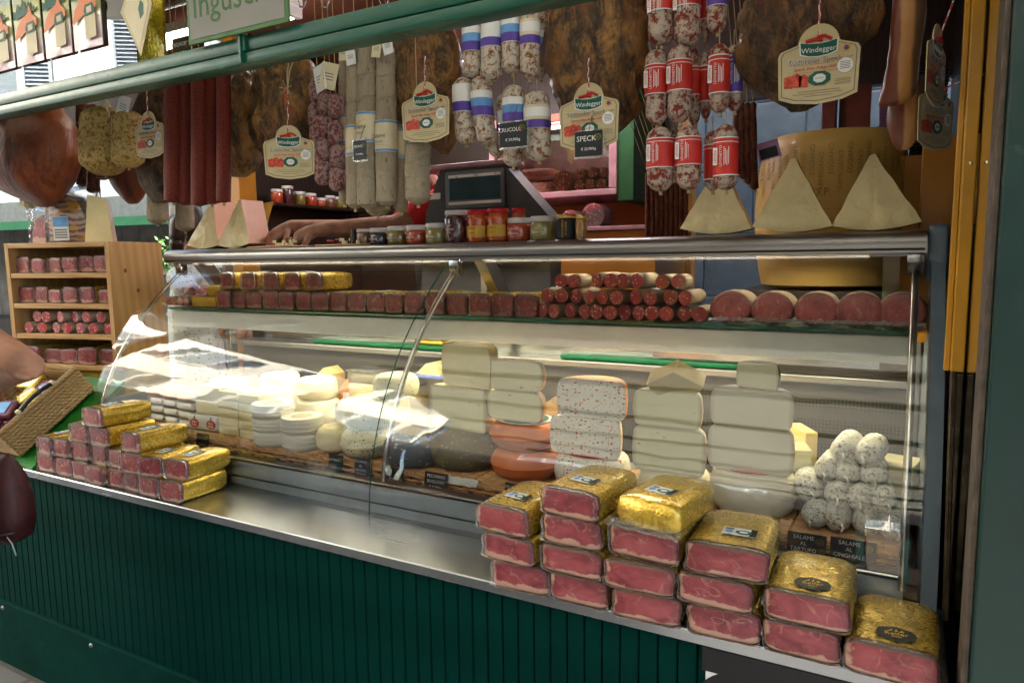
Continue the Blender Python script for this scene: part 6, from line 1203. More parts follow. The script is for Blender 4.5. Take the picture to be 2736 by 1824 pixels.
# ------------------------------------------------------------------ things behind the transom glass at the upper left
M['sky_print'] = None
def mk_pouch():
    m = N('printed pouch'); g = m.n('TexCoord').outputs['Generated']; gx, gy, gz = m.sep(g); n1 = m.noise(m.coord('Generated', (1, 1, 1.4), rnd=True), 5, 4)
    f = m.math('ADD', gz, m.math('MULTIPLY_ADD', n1, 0.08, -0.04)); cc = m.ramp(f, [(0.0, (0.5, 0.3, 0.34)), (0.30, (0.7, 0.6, 0.55)), (0.42, (0.5, 0.5, 0.28)), (0.7, (0.42, 0.42, 0.08)), (0.9, (0.12, 0.3, 0.42)), (1.0, (0.06, 0.2, 0.45))]); return m.pbr(cc, 0.3, 0, m.bump(n1, 0.2, 0.01), coat=0.6)
M['pouch'] = mk_pouch()
for i, (x0, x1) in enumerate([(-30, 37), (38, 102), (104, 167), (169, 237)]):
    yb = 172-i*20; A, B = at(x0, yb, 0.018), at(x1, yb, 0.018); w = (B.x-A.x)*0.96; h = 0.27; c = ((A.x+B.x)/2, 0.02, 2.345)
    o = thing('speck_pouch', 'printed pouch of sliced speck behind the transom glass, %s from left' % ORD[i], 'pouch', c, group='sliced speck pouches')
    n = 9; MB().loft([[(w*(-0.5+j/n), -0.006*math.sin(math.pi*j/n)*math.sin(math.pi*k_/8)+0.002*nz((j, k_, i)), h*k_/8) for j in range(n+1)] for k_ in range(9)]+[[(w*(-0.5+j/n), 0.003, h*(8-k_)/8) for j in range(n+1)] for k_ in range(9)], closed=False).build('pouch', M['pouch'], o, 60)
    for nm, pts, mt, yy_ in (('forest', [(-0.4, 0.55), (-0.2, 0.56), (0.4, 0.6), (0.4, 0.66), (0.28, 0.64), (0.2, 0.74), (0.1, 0.66), (-0.02, 0.78), (-0.12, 0.66), (-0.22, 0.74), (-0.3, 0.64), (-0.4, 0.66)], 'ink_green', -0.0085), ('meat_slices', [(-0.42, 0.28), (-0.1, 0.34), (0.2, 0.4), (0.45, 0.42), (0.45, 0.5), (0.3, 0.56), (0.22, 0.68), (0.12, 0.58), (-0.1, 0.54), (-0.3, 0.44)], 'rind_red', -0.0095), ('white_field', [(0.02, 0.08), (0.4, 0.1), (0.4, 0.36), (0.02, 0.34)], 'card_light', -0.0092), ('emblem', [(0.02, 0.40), (0.08, 0.34), (0.34, 0.35), (0.4, 0.41), (0.34, 0.48), (0.08, 0.47)], 'ink_green', -0.0102), ('emblem_centre', [(0.13, 0.37), (0.3, 0.38), (0.3, 0.45), (0.13, 0.44)], 'card_light', -0.0106)):
        MB().prism([(x*w, z*h) for x, z in pts], yy_, yy_+0.0004).build(nm, M[mt], o)
    text('Gourmet', 0.016, M['ink_gold'], o, (-0.01, -0.0085, h*0.93)); text('Speckgenuss', 0.016, M['ink_gold'], o, (0.0, -0.0085, h*0.85))
c = at(312, 40, 0.01); o = thing('diamond_card', 'cream diamond shaped card hanging behind the transom glass', 'card', tuple(c), rot=(0, 0, -0.1))
MB().prism([(0.015, -0.115), (0.095, 0.02), (0.02, 0.15), (-0.085, 0.03)], -0.001, 0.001).build('card', M['card'], o); MB().prism([(0.013, -0.095), (0.075, 0.02), (0.016, 0.125), (-0.066, 0.028)], -0.0018, -0.0012).build('field', M['card_light'], o); MB().prism([(0.028, -0.012), (0.048, 0.0), (0.05, 0.03), (0.034, 0.042), (0.02, 0.02)], -0.0024, -0.002).build('emblem', M['ink_green'], o)
c = at(340, 60, 0.09); c.z = 2.4; o = thing('gold_pouch', 'crinkled gold foil pouch hanging below the diamond card', 'pouch', tuple(c), rot=(0, 0.12, -0.05))
MB().loft([[(0.09*(-1+2*j/8)*(0.8+0.2*k_/7), -0.012*math.sin(math.pi*j/8)-0.003*nz((j*2, k_*2, 1)), 0.12*(1-k_/3.5)) for j in range(9)] for k_ in range(8)]+[[(0.09*(-1+2*j/8)*(0.8+0.2*(7-k_)/7), 0.008, 0.12*(1-(7-k_)/3.5)) for j in range(9)] for k_ in range(8)], closed=False).build('foil', mk_foil('lemon gold foil', (0.8, 0.62, 0.04), 0.26, 40, 0.6), o, 60)
# name board
A, B = at(440, 118, -0.012), at(669, 70, -0.012)
o = thing('name_board', 'pale name board with green border and green lettering above the beam', 'sign', ((A.x+B.x)/2, -0.016, 2.262)); hw = (B.x-A.x)/2
MB().rbox(-hw, hw, -0.004, 0.004, 0, 0.33, 0.001, 1).build('border', plain('leaf green paint', (0.07, 0.17, 0.055), 0.5), o); MB().box(-hw+0.012, hw-0.012, -0.0055, -0.0042, 0.012, 0.318).build('panel', plain('pale grey board', (0.23, 0.225, 0.2), 0.5, var=0.08, vs_=4), o)
lg = plain('green lettering', (0.035, 0.12, 0.025), 0.5); text('Ingusci', 0.098, lg, o, (-hw+0.025, -0.006, 0.096), align='LEFT'); text('Anna', 0.098, lg, o, (-hw+0.025, -0.006, 0.205), align='LEFT')
c = at(418, 118, 0.12); o = price_board('small black card reading MIGNON SALAMINI behind the transom glass', c.x, 0.12, c.z-0.05, 0.085, 0.09, ['MIGNON', 'SALAMINI', ''], rx=0.0); MB().rbox(-0.046, 0.046, 0.0013, 0.003, -0.004, 0.094, 0.001, 1).build('frame', M['card_light'], o)
# flyer board at the lower right of the front
o = thing('poster', 'black and white poster board with ring emblem on the lower right front', 'poster', (-0.0, 0.012, 0.3)); pm = plain('poster black', (0.012, 0.012, 0.013), 0.4)
xp = at(1613, 1500, 0.01).x; zw = at(1640, 1543, 0.01).z-0.3; MB().box(xp, 0.125, -0.004, 0.002, zw, 0.545).build('black_band', pm, o); MB().box(xp+0.008, 0.12, -0.003, 0.002, -0.02, zw-0.0005).build('white_sheet', M['paper'], o)
rc = at(1700, 1590, 0.01); MB().lathe([(0.085, 0.0042), (0.095, 0.0042), (0.095, 0.003), (0.085, 0.003)], 40, axis='Y', o=(rc.x, 0, rc.z-0.3-0.055)).build('ring', pm, o)

# ------------------------------------------------------------------ pine rack at the left
RX, RY, RA = -3.564, 0.312, rad(13.5)
rk = thing('pine_rack', 'light pine rack with four shelves of packed meat at the left', 'shelf', (RX, RY, 1.185), RA)
W_, D_, H_ = 0.58, 0.31, 0.567
MB().rbox(0, 0.022, 0, D_, 0, H_, 0.0015).build('side_panel', M['pine_v'], rk); MB().rbox(W_-0.022, W_, 0, D_, 0, H_, 0.0015).build('side_panel', M['pine_v'], rk)
MB().rbox(0.0222, W_-0.0222, 0, D_, H_-0.022, H_, 0.0015).build('top_board', M['pine'], rk)
for z in (0.0, 0.139, 0.275, 0.411): MB().rbox(0.0222, W_-0.0222, 0.002, D_-0.002, z, z+0.022, 0.0015).build('shelf_board', M['pine'], rk)
MB().rbox(0.0225, 0.3, D_-0.012, D_-0.002, 0.0225, H_-0.0225, 0.001).build('back_board', M['pine_v'], rk)
for sx, sz in ((0.06, 0.44), (0.2, 0.2), (0.17, 0.35)): MB().lathe([(0.0005, W_+0.0008), (0.008, W_+0.0008), (0.01, W_+0.0002)], 10, axis='X', o=(0, D_*0.15+sx*0.6, sz)).build('knot', plain('knot brown', (0.22, 0.08, 0.03), 0.5) if sx == 0.06 else bpy.data.materials['knot brown'], rk)
def rackpos(x, y, z): return (RX+x*math.cos(RA)-y*math.sin(RA), RY+x*math.sin(RA)+y*math.cos(RA), 1.185+z)
GP = 'packed meat in the pine rack'
for sn, z, xs in (('top', 0.4335, [0.075, 0.16, 0.25, 0.335, 0.42, 0.505]), ('second', 0.2975, [0.07, 0.155, 0.235, 0.325, 0.415, 0.51]), ('bottom', 0.0225, [0.08, 0.185, 0.285, 0.395, 0.5])):
    for i, x in enumerate(xs): speck_pack('n' if sn == 'bottom' else 's', 'packed meat on the %s shelf of the pine rack, %s from left' % (sn, ORD[i]), rackpos(x, 0.03+R7.uniform(-.01, .01), z), RA+R7.uniform(-.1, .1), (0.92 if sn == 'bottom' else 1.0, 0.95, R7.uniform(0.95, 1.2)), None, GP)
for i in range(13):
    up = i >= 7; j = i-7 if up else i; a, b = HS[i % 4]; o = thing('cut_salami', 'packed cut salami on the third shelf of the pine rack, %s layer, %s' % ('upper' if up else 'lower', ORD[j]), 'salami', rackpos(0.075+0.072*j+(0.036 if up else 0), 0.02+R7.uniform(0, .02), 0.1615+(0.05 if up else 0)), RA+R7.uniform(-.25, .1), GP); o.scale = (1.25, 1, 1.12); ob('casing', a, o).data = a; ob('cut_face', b, o); ob('film', _flm, o, None, None, (0.42, 0.5, 1))
# things on the rack
o = thing('brawn_pack', 'big vacuum packed brawn with gold brown skin on the pine rack', 'packed meat', rackpos(0.30, 0.06, H_+0.001), RA+0.1, 'packs on top of the pine rack')
def mk_brawn():
    m = N('brawn'); c = m.coord('Object'); w = m.wave(c, 12, 9, 4, typ='RINGS'); n1 = m.noise(c, 16, 5); cc = m.mix(w, (0.1, 0.03, 0.015), (0.42, 0.3, 0.26)); cc = m.mix(m.ramp(n1, [(0.5, 0.0), (0.62, 1.0)]), cc, (0.5, 0.24, 0.03)); return m.pbr(cc, 0.3, 0, m.bump(n1, 0.5, 0.01), coat=0.8)
pb_ = [(-0.098, 0), (0.105, 0), (0.11, 0.06), (0.09, 0.14), (0.055, 0.2), (0.0, 0.222), (-0.05, 0.215), (-0.082, 0.18), (-0.095, 0.1)]
MB().loft([[(x*k_, y, 0.11+(z-0.11)*k_) for x, z in pb_] for y, k_ in ((-0.01, 0.75), (0.0, 0.95), (0.03, 1.0), (0.09, 1.0), (0.12, 0.8))]).build('meat', mk_brawn(), o, 50)
MB().rbox(-0.06, 0.02, -0.0125, -0.0105, 0.01, 0.115, 0.0005, 1).build('label', M['paper'], o); MB().rbox(-0.058, 0.018, -0.0135, -0.0128, 0.07, 0.113, 0.0002, 1).build('label_picture', M['ink_blue'], o)
for k_ in range(4): MB().box(-0.052, 0.012, -0.0134, -0.0128, 0.02+0.011*k_, 0.026+0.011*k_).build('print_line', M['ink_grey'], o)
MB().loft([[(x*q+(0.03*(q-1)*10 if z > 0.15 else 0), y, z*q+0.0) for x, z in pb_] for y, q in ((-0.016, 1.02), (0.05, 1.16), (0.1, 1.1))], False, False).build('film', M['film'], o, 60)
MB().loft([[(0.06+0.1*i/8, 0.03+0.01*nz((i, j, 3)), 0.16+0.09*i/8-0.05*j/4+0.006*nz((i, j, 1))) for i in range(9)] for j in range(5)], closed=False).build('bag_tail', M['film_clear'], o, 60)
o = thing('bacon_pack', 'clear bag with a slice of bacon left of the brawn on the pine rack', 'packed meat', rackpos(0.135, 0.07, H_+0.001), RA-0.1, 'packs on top of the pine rack')
MB().prism([(-0.055, 0), (0.06, 0), (0.055, 0.09), (0.02, 0.125), (-0.04, 0.10)], 0.0, 0.03).build('meat', M['meat'][0], o, 30); MB().loft([[(-0.068, y, 0), (-0.07, y, 0.13), (-0.085, y, 0.2), (-0.03, y, 0.15), (0.05, y, 0.14), (0.068, y, 0.0)] for y in (-0.006, 0.036)], closed=False).build('film', M['film'], o, 60)
o = thing('parmesan_piece', 'wrapped parmesan piece standing on the right of the pine rack', 'cheese', rackpos(0.475, 0.05, H_+0.001), RA+0.55)
MB().add([(-0.05, 0, 0), (0.06, 0, 0), (0.055, 0.1, 0), (-0.04, 0.11, 0), (-0.03, 0.01, 0.205), (0.045, 0.012, 0.185), (0.04, 0.085, 0.18), (-0.025, 0.095, 0.2)], [(0, 3, 2, 1), (4, 5, 6, 7), (0, 1, 5, 4), (2, 3, 7, 6), (3, 0, 4, 7)]).build('cheese', M['parm'], o, 30); MB().add([(0.0605, 0, 0.0), (0.0455, 0.012, 0.185), (0.0405, 0.085, 0.18), (0.0555, 0.1, 0.0)], [(0, 3, 2, 1)]).build('wrapped_side', M['parm_pink'], o)
o = thing('rack_stand', 'yellow painted box under the pine rack', 'stand', rackpos(0.29, 0.0, -1.185), RA); MB().rbox(-0.27, 0.30, 0.02, 0.3, 0, 1.183, 0.004).build('box', plain('dull yellow board', (0.42, 0.28, 0.03), 0.5), o)

# ------------------------------------------------------------------ sloping stand with the seagrass basket
INC = rad(35.4)
o = thing('sloping_stand', 'sloping bright green stand with pine lip under the basket', 'stand', (-3.22, 0.03, 0.0))
def inc(y, n=0.0): return (0.03+y*math.cos(INC)-n*math.sin(INC)-0.03, 0.905+y*math.sin(INC)+n*math.cos(INC))
y0_, z0_ = inc(-0.02); y1_, z1_ = inc(0.46)
MB().add([(-0.3, y0_, z0_-0.012), (0.33, y0_, z0_-0.012), (0.33, y1_, z1_-0.012), (-0.3, y1_, z1_-0.012), (-0.3, y0_, z0_-0.035), (0.33, y0_, z0_-0.035), (0.33, y1_, z1_-0.035), (-0.3, y1_, z1_-0.035)], [(0, 1, 2, 3), (4, 7, 6, 5), (0, 4, 5, 1), (1, 5, 6, 2), (2, 6, 7, 3), (3, 7, 4, 0)]).build('green_board', M['bright_green'], o)
for sx in (-0.27, 0.3): MB().box(sx-0.02, sx+0.02, 0.1, 0.14, 0.12, 0.95).build('leg', M['dark'], o)
MB().rbox(-0.32, 0.2, y0_-0.03, y0_-0.003, 0.865, 0.905, 0.002).build('pine_lip', M['pine'], o)
bk = thing('seagrass_basket', 'tilted braided seagrass basket full of packed meat at the left edge', 'basket', (-3.0, 0.037, 0.914), rot=(INC, 0, 0))
bw_ = MB(); BWd, BL, BH = 0.42, 0.365, 0.122
def braid(mb, a, b, r=0.0085, seed=0):
    a, b = Vector(a), Vector(b); L = (b-a).length; n = max(8, int(L/0.011)); d = (b-a)/L; up = Vector((0, 0, 1)); s_ = d.cross(up).normalized()
    for ph in (0, 2.09, 4.19): mb.tube([a+d*(L*i/n)+s_*(0.0045*math.sin(i*1.15+ph+seed*1.7))+up*(0.0055*math.cos(i*1.15+ph+seed*1.7)+0.002*nz((i*0.6, seed, ph))) for i in range(n+1)], r*0.72, 5)
for j in range(8):
    z = 0.008+j*(BH-0.012)/7
    braid(bw_, (0, 0, z), (0, BL, z), seed=j); braid(bw_, (-BWd, 0, z), (0, 0, z), seed=j+9); braid(bw_, (-BWd, BL, z), (0, BL, z), seed=j+19); braid(bw_, (-BWd, 0, z), (-BWd, BL, z), seed=j+29)
stuff(bw_.build('braided_sides', M['seagrass'], bk, 60))
MB().box(-BWd+0.01, -0.01, 0.01, BL-0.01, 0.0, 0.012).build('bottom', M['seagrass'], bk)
MB().box(-0.014, -0.009, 0.008, BL-0.008, 0.004, BH-0.01).box(-BWd+0.01, -0.01, BL-0.014, BL-0.009, 0.004, BH-0.01).box(-BWd+0.01, -0.01, 0.009, 0.014, 0.004, BH-0.01).build('lining', M['seagrass'], bk)
rim = MB(); braid(rim, (0, 0, BH), (0, BL, BH), 0.011); braid(rim, (-BWd, BL, BH), (0, BL, BH), 0.011); braid(rim, (-BWd, 0, BH), (0, 0, BH), 0.011); rim.build('rim', M['seagrass'], bk, 60)
hd = MB().tube([(-0.004, 0.1+0.17*i/8, BH+0.012+0.012*math.sin(math.pi*i/8)) for i in range(9)], 0.0095, 8).build('handle', M['dark'], bk, 60)
for y in (0.1, 0.265): MB().lathe([(0.0105, -0.007), (0.0125, -0.005), (0.0125, 0.005), (0.0105, 0.007)], 12, axis='Y', o=(-0.004, y, BH+0.014)).build('cream_ring', M['card_light'], hd, 60)
GB = 'packs in the seagrass basket'
_pv = plain('purple film pack', (0.17, 0.05, 0.09), 0.25, coat=0.8, var=0.4, vs_=20, bs=0.6, bscale=50)
def loc_b(x, y, z): v = Vector((x, y*math.cos(INC)-z*math.sin(INC), y*math.sin(INC)+z*math.cos(INC)))+Vector((-3.0, 0.037, 0.914)); return tuple(v)
for i, (x, y, z, a, k_) in enumerate([(-0.26, 0.04, 0.06, 0.2, 'p'), (-0.12, 0.06, 0.05, -0.3, 'p'), (-0.24, 0.12, 0.085, 0.5, 'b'), (-0.10, 0.19, 0.06, 0.3, 'g'), (-0.2, 0.22, 0.07, -0.2, 'g'), (-0.15, 0.28, 0.06, 0.1, 'p'), (-0.06, 0.1, 0.05, 0.1, 'g'), (-0.3, 0.3, 0.06, 0.1, 'g')]):
    o = thing('meat_pack', '%s in the seagrass basket, %s' % (('plum coloured vacuum pack', 'gold foil pack', 'blue labelled vacuum pack')['pgb'.index(k_)], ('at the front left', 'at the front', 'in the middle', 'right of centre', 'left of centre', 'at the back', 'beside the handle', 'at the back left')[i]), 'packed meat', loc_b(x, y, z-0.02), rot=(INC, 0, a), group=GB)
    m_ = MB(); m_.rbox(-0.06, 0.06, -0.04, 0.05, 0, 0.045, 0.014, 3); me = [(p[0]*(1+0.06*nz((p[0]*40, p[1]*40, p[2]*40), i)), p[1], p[2]+0.006*nz((p[0]*50, p[1]*50, 2), i)) for p in m_.v]; m_.v = me
    m_.build('pack', {'p': _pv, 'g': M['foil'], 'b': _pv}[k_], o, 50)
    if k_ == 'b': MB().rbox(-0.05, 0.04, -0.03, 0.03, 0.048, 0.0495, 0.0004, 1).build('label', M['ink_blue'], o)

# ------------------------------------------------------------------ beyond the left end
nb = thing('neighbour_stall', 'grey boarded stall with pale awning beyond the left end', 'stall', (-8.5, 4.0, 0), rad(8))
_pl = MB().rbox(-0.145, 0.145, 0, 0.03, 0.0, 3.2, 0.006, 1).mesh('wall_board', plain('weathered grey board', (0.12, 0.12, 0.115), 0.7, var=0.3, vs_=5))
for i in range(26): ob('wall_board', _pl, nb, (-3.6+0.29*i, 0, 0))
MB().add([(-3.8, -1.1, 2.35), (3.9, -1.1, 2.35), (3.9, 0.2, 3.1), (-3.8, 0.2, 3.1), (-3.8, -1.1, 2.1), (3.9, -1.1, 2.1), (3.9, 0.2, 3.05), (-3.8, 0.2, 3.05)], [(0, 1, 2, 3), (7, 6, 5, 4), (0, 4, 5, 1), (1, 5, 6, 2), (2, 6, 7, 3), (3, 7, 4, 0)]).build('awning', plain('pale grey canvas', (0.16, 0.175, 0.17), 0.8), nb); MB().box(-3.8, 3.9, -1.12, -1.101, 2.05, 2.14).build('awning_trim', M['emerald'], nb)
MB().box(-3.5, 3.6, -0.5, -0.02, 0.0, 1.0).build('counter', M['dark'], nb); 
for k_, (x, z, mt) in enumerate([(0.8, 1.5, 'card'), (1.2, 1.45, 'paper'), (1.6, 1.6, 'steel'), (2.0, 1.4, 'card_light'), (2.5, 1.55, 'rind_red')]): MB().rbox(x-0.12, x+0.12, -0.06, -0.01, z, z+0.2, 0.004).build('wall_poster', M[mt], nb)
for s_ in (-3.6, 0.3, 3.7): MB().tube([(s_, -1.05, 0), (s_, -1.05, 2.2)], 0.03, 8).build('post', M['steel_dark'], nb)
# potted plant
c = at(385, 575, 1.5); o = thing('potted_plant', 'green leafy plant in a grey pot behind the pine rack', 'plant', (c.x, 1.5, 1.35)); MB().lathe([(0.0005, 0), (0.07, 0), (0.1, 0.24), (0.095, 0.24), (0.0005, 0.22)], 18).build('pot', M['grey_end'], o, 40)
lf = MB(); rn = random.Random(4)
for k_ in range(420):
    a = rn.uniform(0, 6.28); r = 0.17*rn.random()**0.5; z = 0.24+rn.uniform(0, 0.26)*(1-r*2.5); p = Vector((r*math.cos(a), r*math.sin(a), z)); d = Vector((rn.uniform(-1, 1), rn.uniform(-1, 1), rn.uniform(-.2, 1))).normalized()*rn.uniform(0.02, 0.04); s_ = d.cross(Vector((rn.uniform(-1, 1), 0.3, rn.uniform(-1, 1)))).normalized()*0.009; lf.add([p, p+d*0.5+s_, p+d, p+d*0.5-s_], [(0, 1, 2, 3)])
stuff(lf.build('foliage', M['leaf'], o))
o = thing('side_table', 'grey table carrying the potted plant', 'table', (c.x, 1.5, 0)); MB().rbox(-0.3, 0.3, -0.25, 0.25, 1.31, 1.349, 0.004).build('top', M['grey_end'], o)
for sx in (-0.27, 0.27):
    for sy in (-0.22, 0.22): MB().box(sx-0.02, sx+0.02, sy-0.02, sy+0.02, 0, 1.31).build('leg', M['grey_end'], o)

# ------------------------------------------------------------------ people
def organic(name, tubes, mat, parent, voxel=0.006, smooth=6, o0=(0, 0, 0)):
    """One continuous body: overlapping tapered limbs fused by a voxel remesh."""
    m = MB()
    for pts, rr in tubes:
        P = []; Q = []; n = len(pts)
        for i in range(n-1):
            for k_ in range(6): t = k_/6; P.append(Vector(pts[i]).lerp(Vector(pts[i+1]), t)-Vector(o0)); Q.append(rr[i]+(rr[i+1]-rr[i])*t)
        P.append(Vector(pts[-1])-Vector(o0)); Q.append(rr[-1])
        d0 = (P[0]-P[1]).normalized(); d1 = (P[-1]-P[-2]).normalized()
        P = [P[0]+d0*Q[0]*0.9, P[0]+d0*Q[0]*0.6]+P+[P[-1]+d1*Q[-1]*0.6, P[-1]+d1*Q[-1]*0.9]; Q = [Q[0]*0.3, Q[0]*0.78]+Q+[Q[-1]*0.78, Q[-1]*0.3]
        m.tube(P, Q, 12)
    o = m.build(name, mat, parent, 180)
    md = o.modifiers.new('fuse', 'REMESH'); md.mode = 'VOXEL'; md.voxel_size = voxel; md.use_smooth_shade = True
    if smooth: s_ = o.modifiers.new('soft', 'SMOOTH'); s_.iterations = smooth; s_.factor = 0.5
    bpy.context.view_layer.update(); me = bpy.data.meshes.new_from_object(o.evaluated_get(bpy.context.evaluated_depsgraph_get())); me.name = name
    o.modifiers.clear(); o.data = me
    if not me.materials: me.materials.append(mat)
    return o
def hand(wrist, direction, normal, curl=0.7, s_=1.0, thumb=1, spread=0.15):
    """Palm, four unequal bent fingers and a thumb leaving the side of the palm."""
    d = Vector(direction).normalized(); n = Vector(normal).normalized(); n = (n-d*n.dot(d)).normalized(); b = d.cross(n)*thumb; w = Vector(wrist); T = []
    T.append(([w, w+d*0.03*s_, w+d*0.075*s_], [0.026*s_, 0.03*s_, 0.028*s_])); 
    for off in (-0.028, -0.01, 0.010, 0.028): T.append(([w+d*0.02*s_+b*off*0.6*s_, w+d*0.09*s_+b*off*s_], [0.017*s_, 0.0125*s_]))
    for i, (off, L) in enumerate(((0.031, 0.072), (0.0105, 0.08), (-0.0105, 0.075), (-0.030, 0.058))):
        p = w+d*0.09*s_+b*off*s_; dd = (d+b*off*spread*10).normalized(); pts = [p]; ang = 0.25; c = curl*(0.85+0.1*i)
        for k_, f in enumerate((0.45, 0.32, 0.25)):
            ang += c*(0.55 if k_ else 0.4); v = dd*math.cos(ang)-n*math.sin(ang); p = p+v*L*f*s_; pts.append(p)
        T.append((pts, [0.0105*s_, 0.0098*s_, 0.009*s_, 0.0078*s_]))
    p = w+d*0.025*s_+b*0.024*s_; q = p+(d*0.55+b*0.7-n*0.25).normalized()*0.042*s_; r = q+(d*0.9+b*0.15-n*0.45).normalized()*0.034*s_; e = r+(d*0.85-b*0.15-n*0.5).normalized()*0.024*s_
    T.append(([p, q, r, e], [0.015*s_, 0.0128*s_, 0.0105*s_, 0.0085*s_])); return T
def head(c, face, s_=1.0):
    c = Vector(c); f = Vector(face).normalized(); T = [([c+Vector((0, 0, -0.05))*s_+f*0.02*s_, c+Vector((0, 0, 0.03))*s_, c+Vector((0, 0, 0.06))*s_-f*0.02*s_], [0.062*s_, 0.082*s_, 0.07*s_]), ([c+f*0.06*s_+Vector((0, 0, -0.075))*s_, c+f*0.055*s_+Vector((0, 0, -0.04))*s_], [0.03*s_, 0.035*s_]), ([c+f*0.08*s_+Vector((0, 0, 0.01))*s_, c+f*0.098*s_+Vector((0, 0, -0.02))*s_], [0.01*s_, 0.014*s_])]
    sd = f.cross(Vector((0, 0, 1)))
    for k_ in (-1, 1): T.append(([c+sd*k_*0.078*s_+Vector((0, 0, 0.012))*s_, c+sd*k_*0.08*s_+Vector((0, 0, -0.022))*s_], [0.014*s_, 0.009*s_]))
    return T
# stallholder cutting samples behind the canopy
h1, h2 = Vector(at(727, 528, 0.80)), Vector(at(668, 520, 0.86)); el1, el2 = Vector((-1.90, 1.02, 1.80)), Vector((-2.06, 1.18, 1.79)); s1, s2 = Vector((-1.70, 1.20, 1.93)), Vector((-1.98, 1.42, 1.95))
o0 = (-1.80, 1.36, 0.12)
p_ = thing('person', 'stallholder in red T-shirt and dark apron, bare forearms cutting cheese samples', 'person', o0)
T = [([s1, el1, el1.lerp(h1, 0.55), h1], [0.05, 0.047, 0.04, 0.029]), ([s2, el2, el2.lerp(h2, 0.55), h2], [0.05, 0.046, 0.039, 0.029])]
T += hand(h1, at(668, 552, 0.745)-h1, (0.05, -0.5, 0.85), 0.8, 1.0, -1); T += hand(h2, at(622, 545, 0.79)-h2, (0.1, -0.55, 0.8), 0.95, 1.0, -1)
T += [([(-1.80, 1.38, 1.05), (-1.80, 1.36, 1.45), (-1.82, 1.33, 1.80), (-1.83, 1.31, 1.92)], [0.15, 0.15, 0.15, 0.09]), ([(-1.86, 1.26, 1.95), (-1.90, 1.20, 2.06)], [0.055, 0.052]), ([s1, s2], [0.07, 0.07])]
T += head((-1.93, 1.15, 2.15), (-0.7, -0.7, -0.25)); T += [([(-1.72, 1.36, 1.08), (-1.71, 1.36, 0.6), (-1.70, 1.38, 0.2)], [0.095, 0.07, 0.055]), ([(-1.90, 1.40, 1.08), (-1.91, 1.40, 0.6), (-1.92, 1.42, 0.2)], [0.095, 0.07, 0.055])]
organic('body', T, M['skin'], p_, 0.0048, 5, o0)
organic('shirt', [([(-1.80, 1.38, 1.1), (-1.80, 1.36, 1.45), (-1.82, 1.33, 1.80), (-1.83, 1.31, 1.90)], [0.162, 0.165, 0.165, 0.1]), ([s1, s2], [0.085, 0.085]), ([s1, s1.lerp(el1, 0.62)], [0.07, 0.066]), ([s2, s2.lerp(el2, 0.6)], [0.07, 0.066])], M['red_cloth'], p_, 0.009, 4, o0)
organic('apron', [([(-1.80, 1.35, 0.75), (-1.80, 1.33, 1.45), (-1.82, 1.31, 1.66)], [0.175, 0.175, 0.165])], M['apron'], p_, 0.012, 4, o0)
organic('hair', [([Vector((-1.90, 1.20, 2.20)), Vector((-1.91, 1.19, 2.235))], [0.085, 0.06])], M['hair'], p_, 0.008, 4, o0)
rp = h1+(Vector(at(668, 552, 0.745))-h1).normalized()*0.115; MB().lathe([(0.0112, -0.003), (0.013, -0.002), (0.013, 0.002), (0.0112, 0.003)], 14, axis='X').build('ring', M['lid_gold'], p_, 60, loc=tuple(rp-Vector(o0)), rot=(0, 0.3, 0.4))
# customer at the left edge, elbow raised, with a leather bag
o0 = (-2.52, -0.48, 0); p_ = thing('person', 'customer at the left edge, only a bare bent arm in view', 'person', o0)
sh, el, wr = Vector((-2.40, -0.42, 1.50)), Vector((-2.135, -0.34, 1.372)), Vector((-2.92, -0.12, 1.22))
T = [([sh, sh.lerp(el, 0.5), el, el.lerp(wr, 0.5), wr], [0.06, 0.054, 0.043, 0.039, 0.03]), ([(-2.52, -0.48, 0.95), (-2.52, -0.48, 1.3), (-2.5, -0.45, 1.48)], [0.14, 0.13, 0.1]), ([sh, (-2.62, -0.50, 1.50)], [0.075, 0.075]), ([(-2.52, -0.46, 1.52), (-2.51, -0.44, 1.62)], [0.05, 0.048]), ([(-2.62, -0.5, 1.48), (-2.72, -0.4, 1.2), (-2.75, -0.2, 1.1)], [0.055, 0.045, 0.035]), ([(-2.46, -0.48, 0.95), (-2.45, -0.47, 0.5), (-2.44, -0.47, 0.08)], [0.1, 0.07, 0.05]), ([(-2.60, -0.48, 0.95), (-2.61, -0.47, 0.5), (-2.62, -0.47, 0.08)], [0.1, 0.07, 0.05])]
T += hand(wr, (-0.75, 0.55, -0.25), (0, -0.2, 1), 0.7) + head((-2.50, -0.42, 1.70), (-0.6, 0.75, -0.2))
organic('body', T, M['skin2'], p_, 0.0065, 6, o0)
organic('dress', [([(-2.52, -0.48, 0.65), (-2.52, -0.48, 1.0), (-2.52, -0.48, 1.3), (-2.5, -0.45, 1.44)], [0.17, 0.15, 0.14, 0.11])], M['blouse'], p_, 0.012, 4, o0)
organic('hair', [([Vector((-2.49, -0.44, 1.78)), Vector((-2.47, -0.47, 1.6))], [0.088, 0.06])], M['hair'], p_, 0.009, 4, o0)
o = thing('leather_bag', 'burgundy leather bag hanging at the left edge by the counter front', 'bag', (-2.52, -0.27, 0.79))
m_ = MB(); rs = []
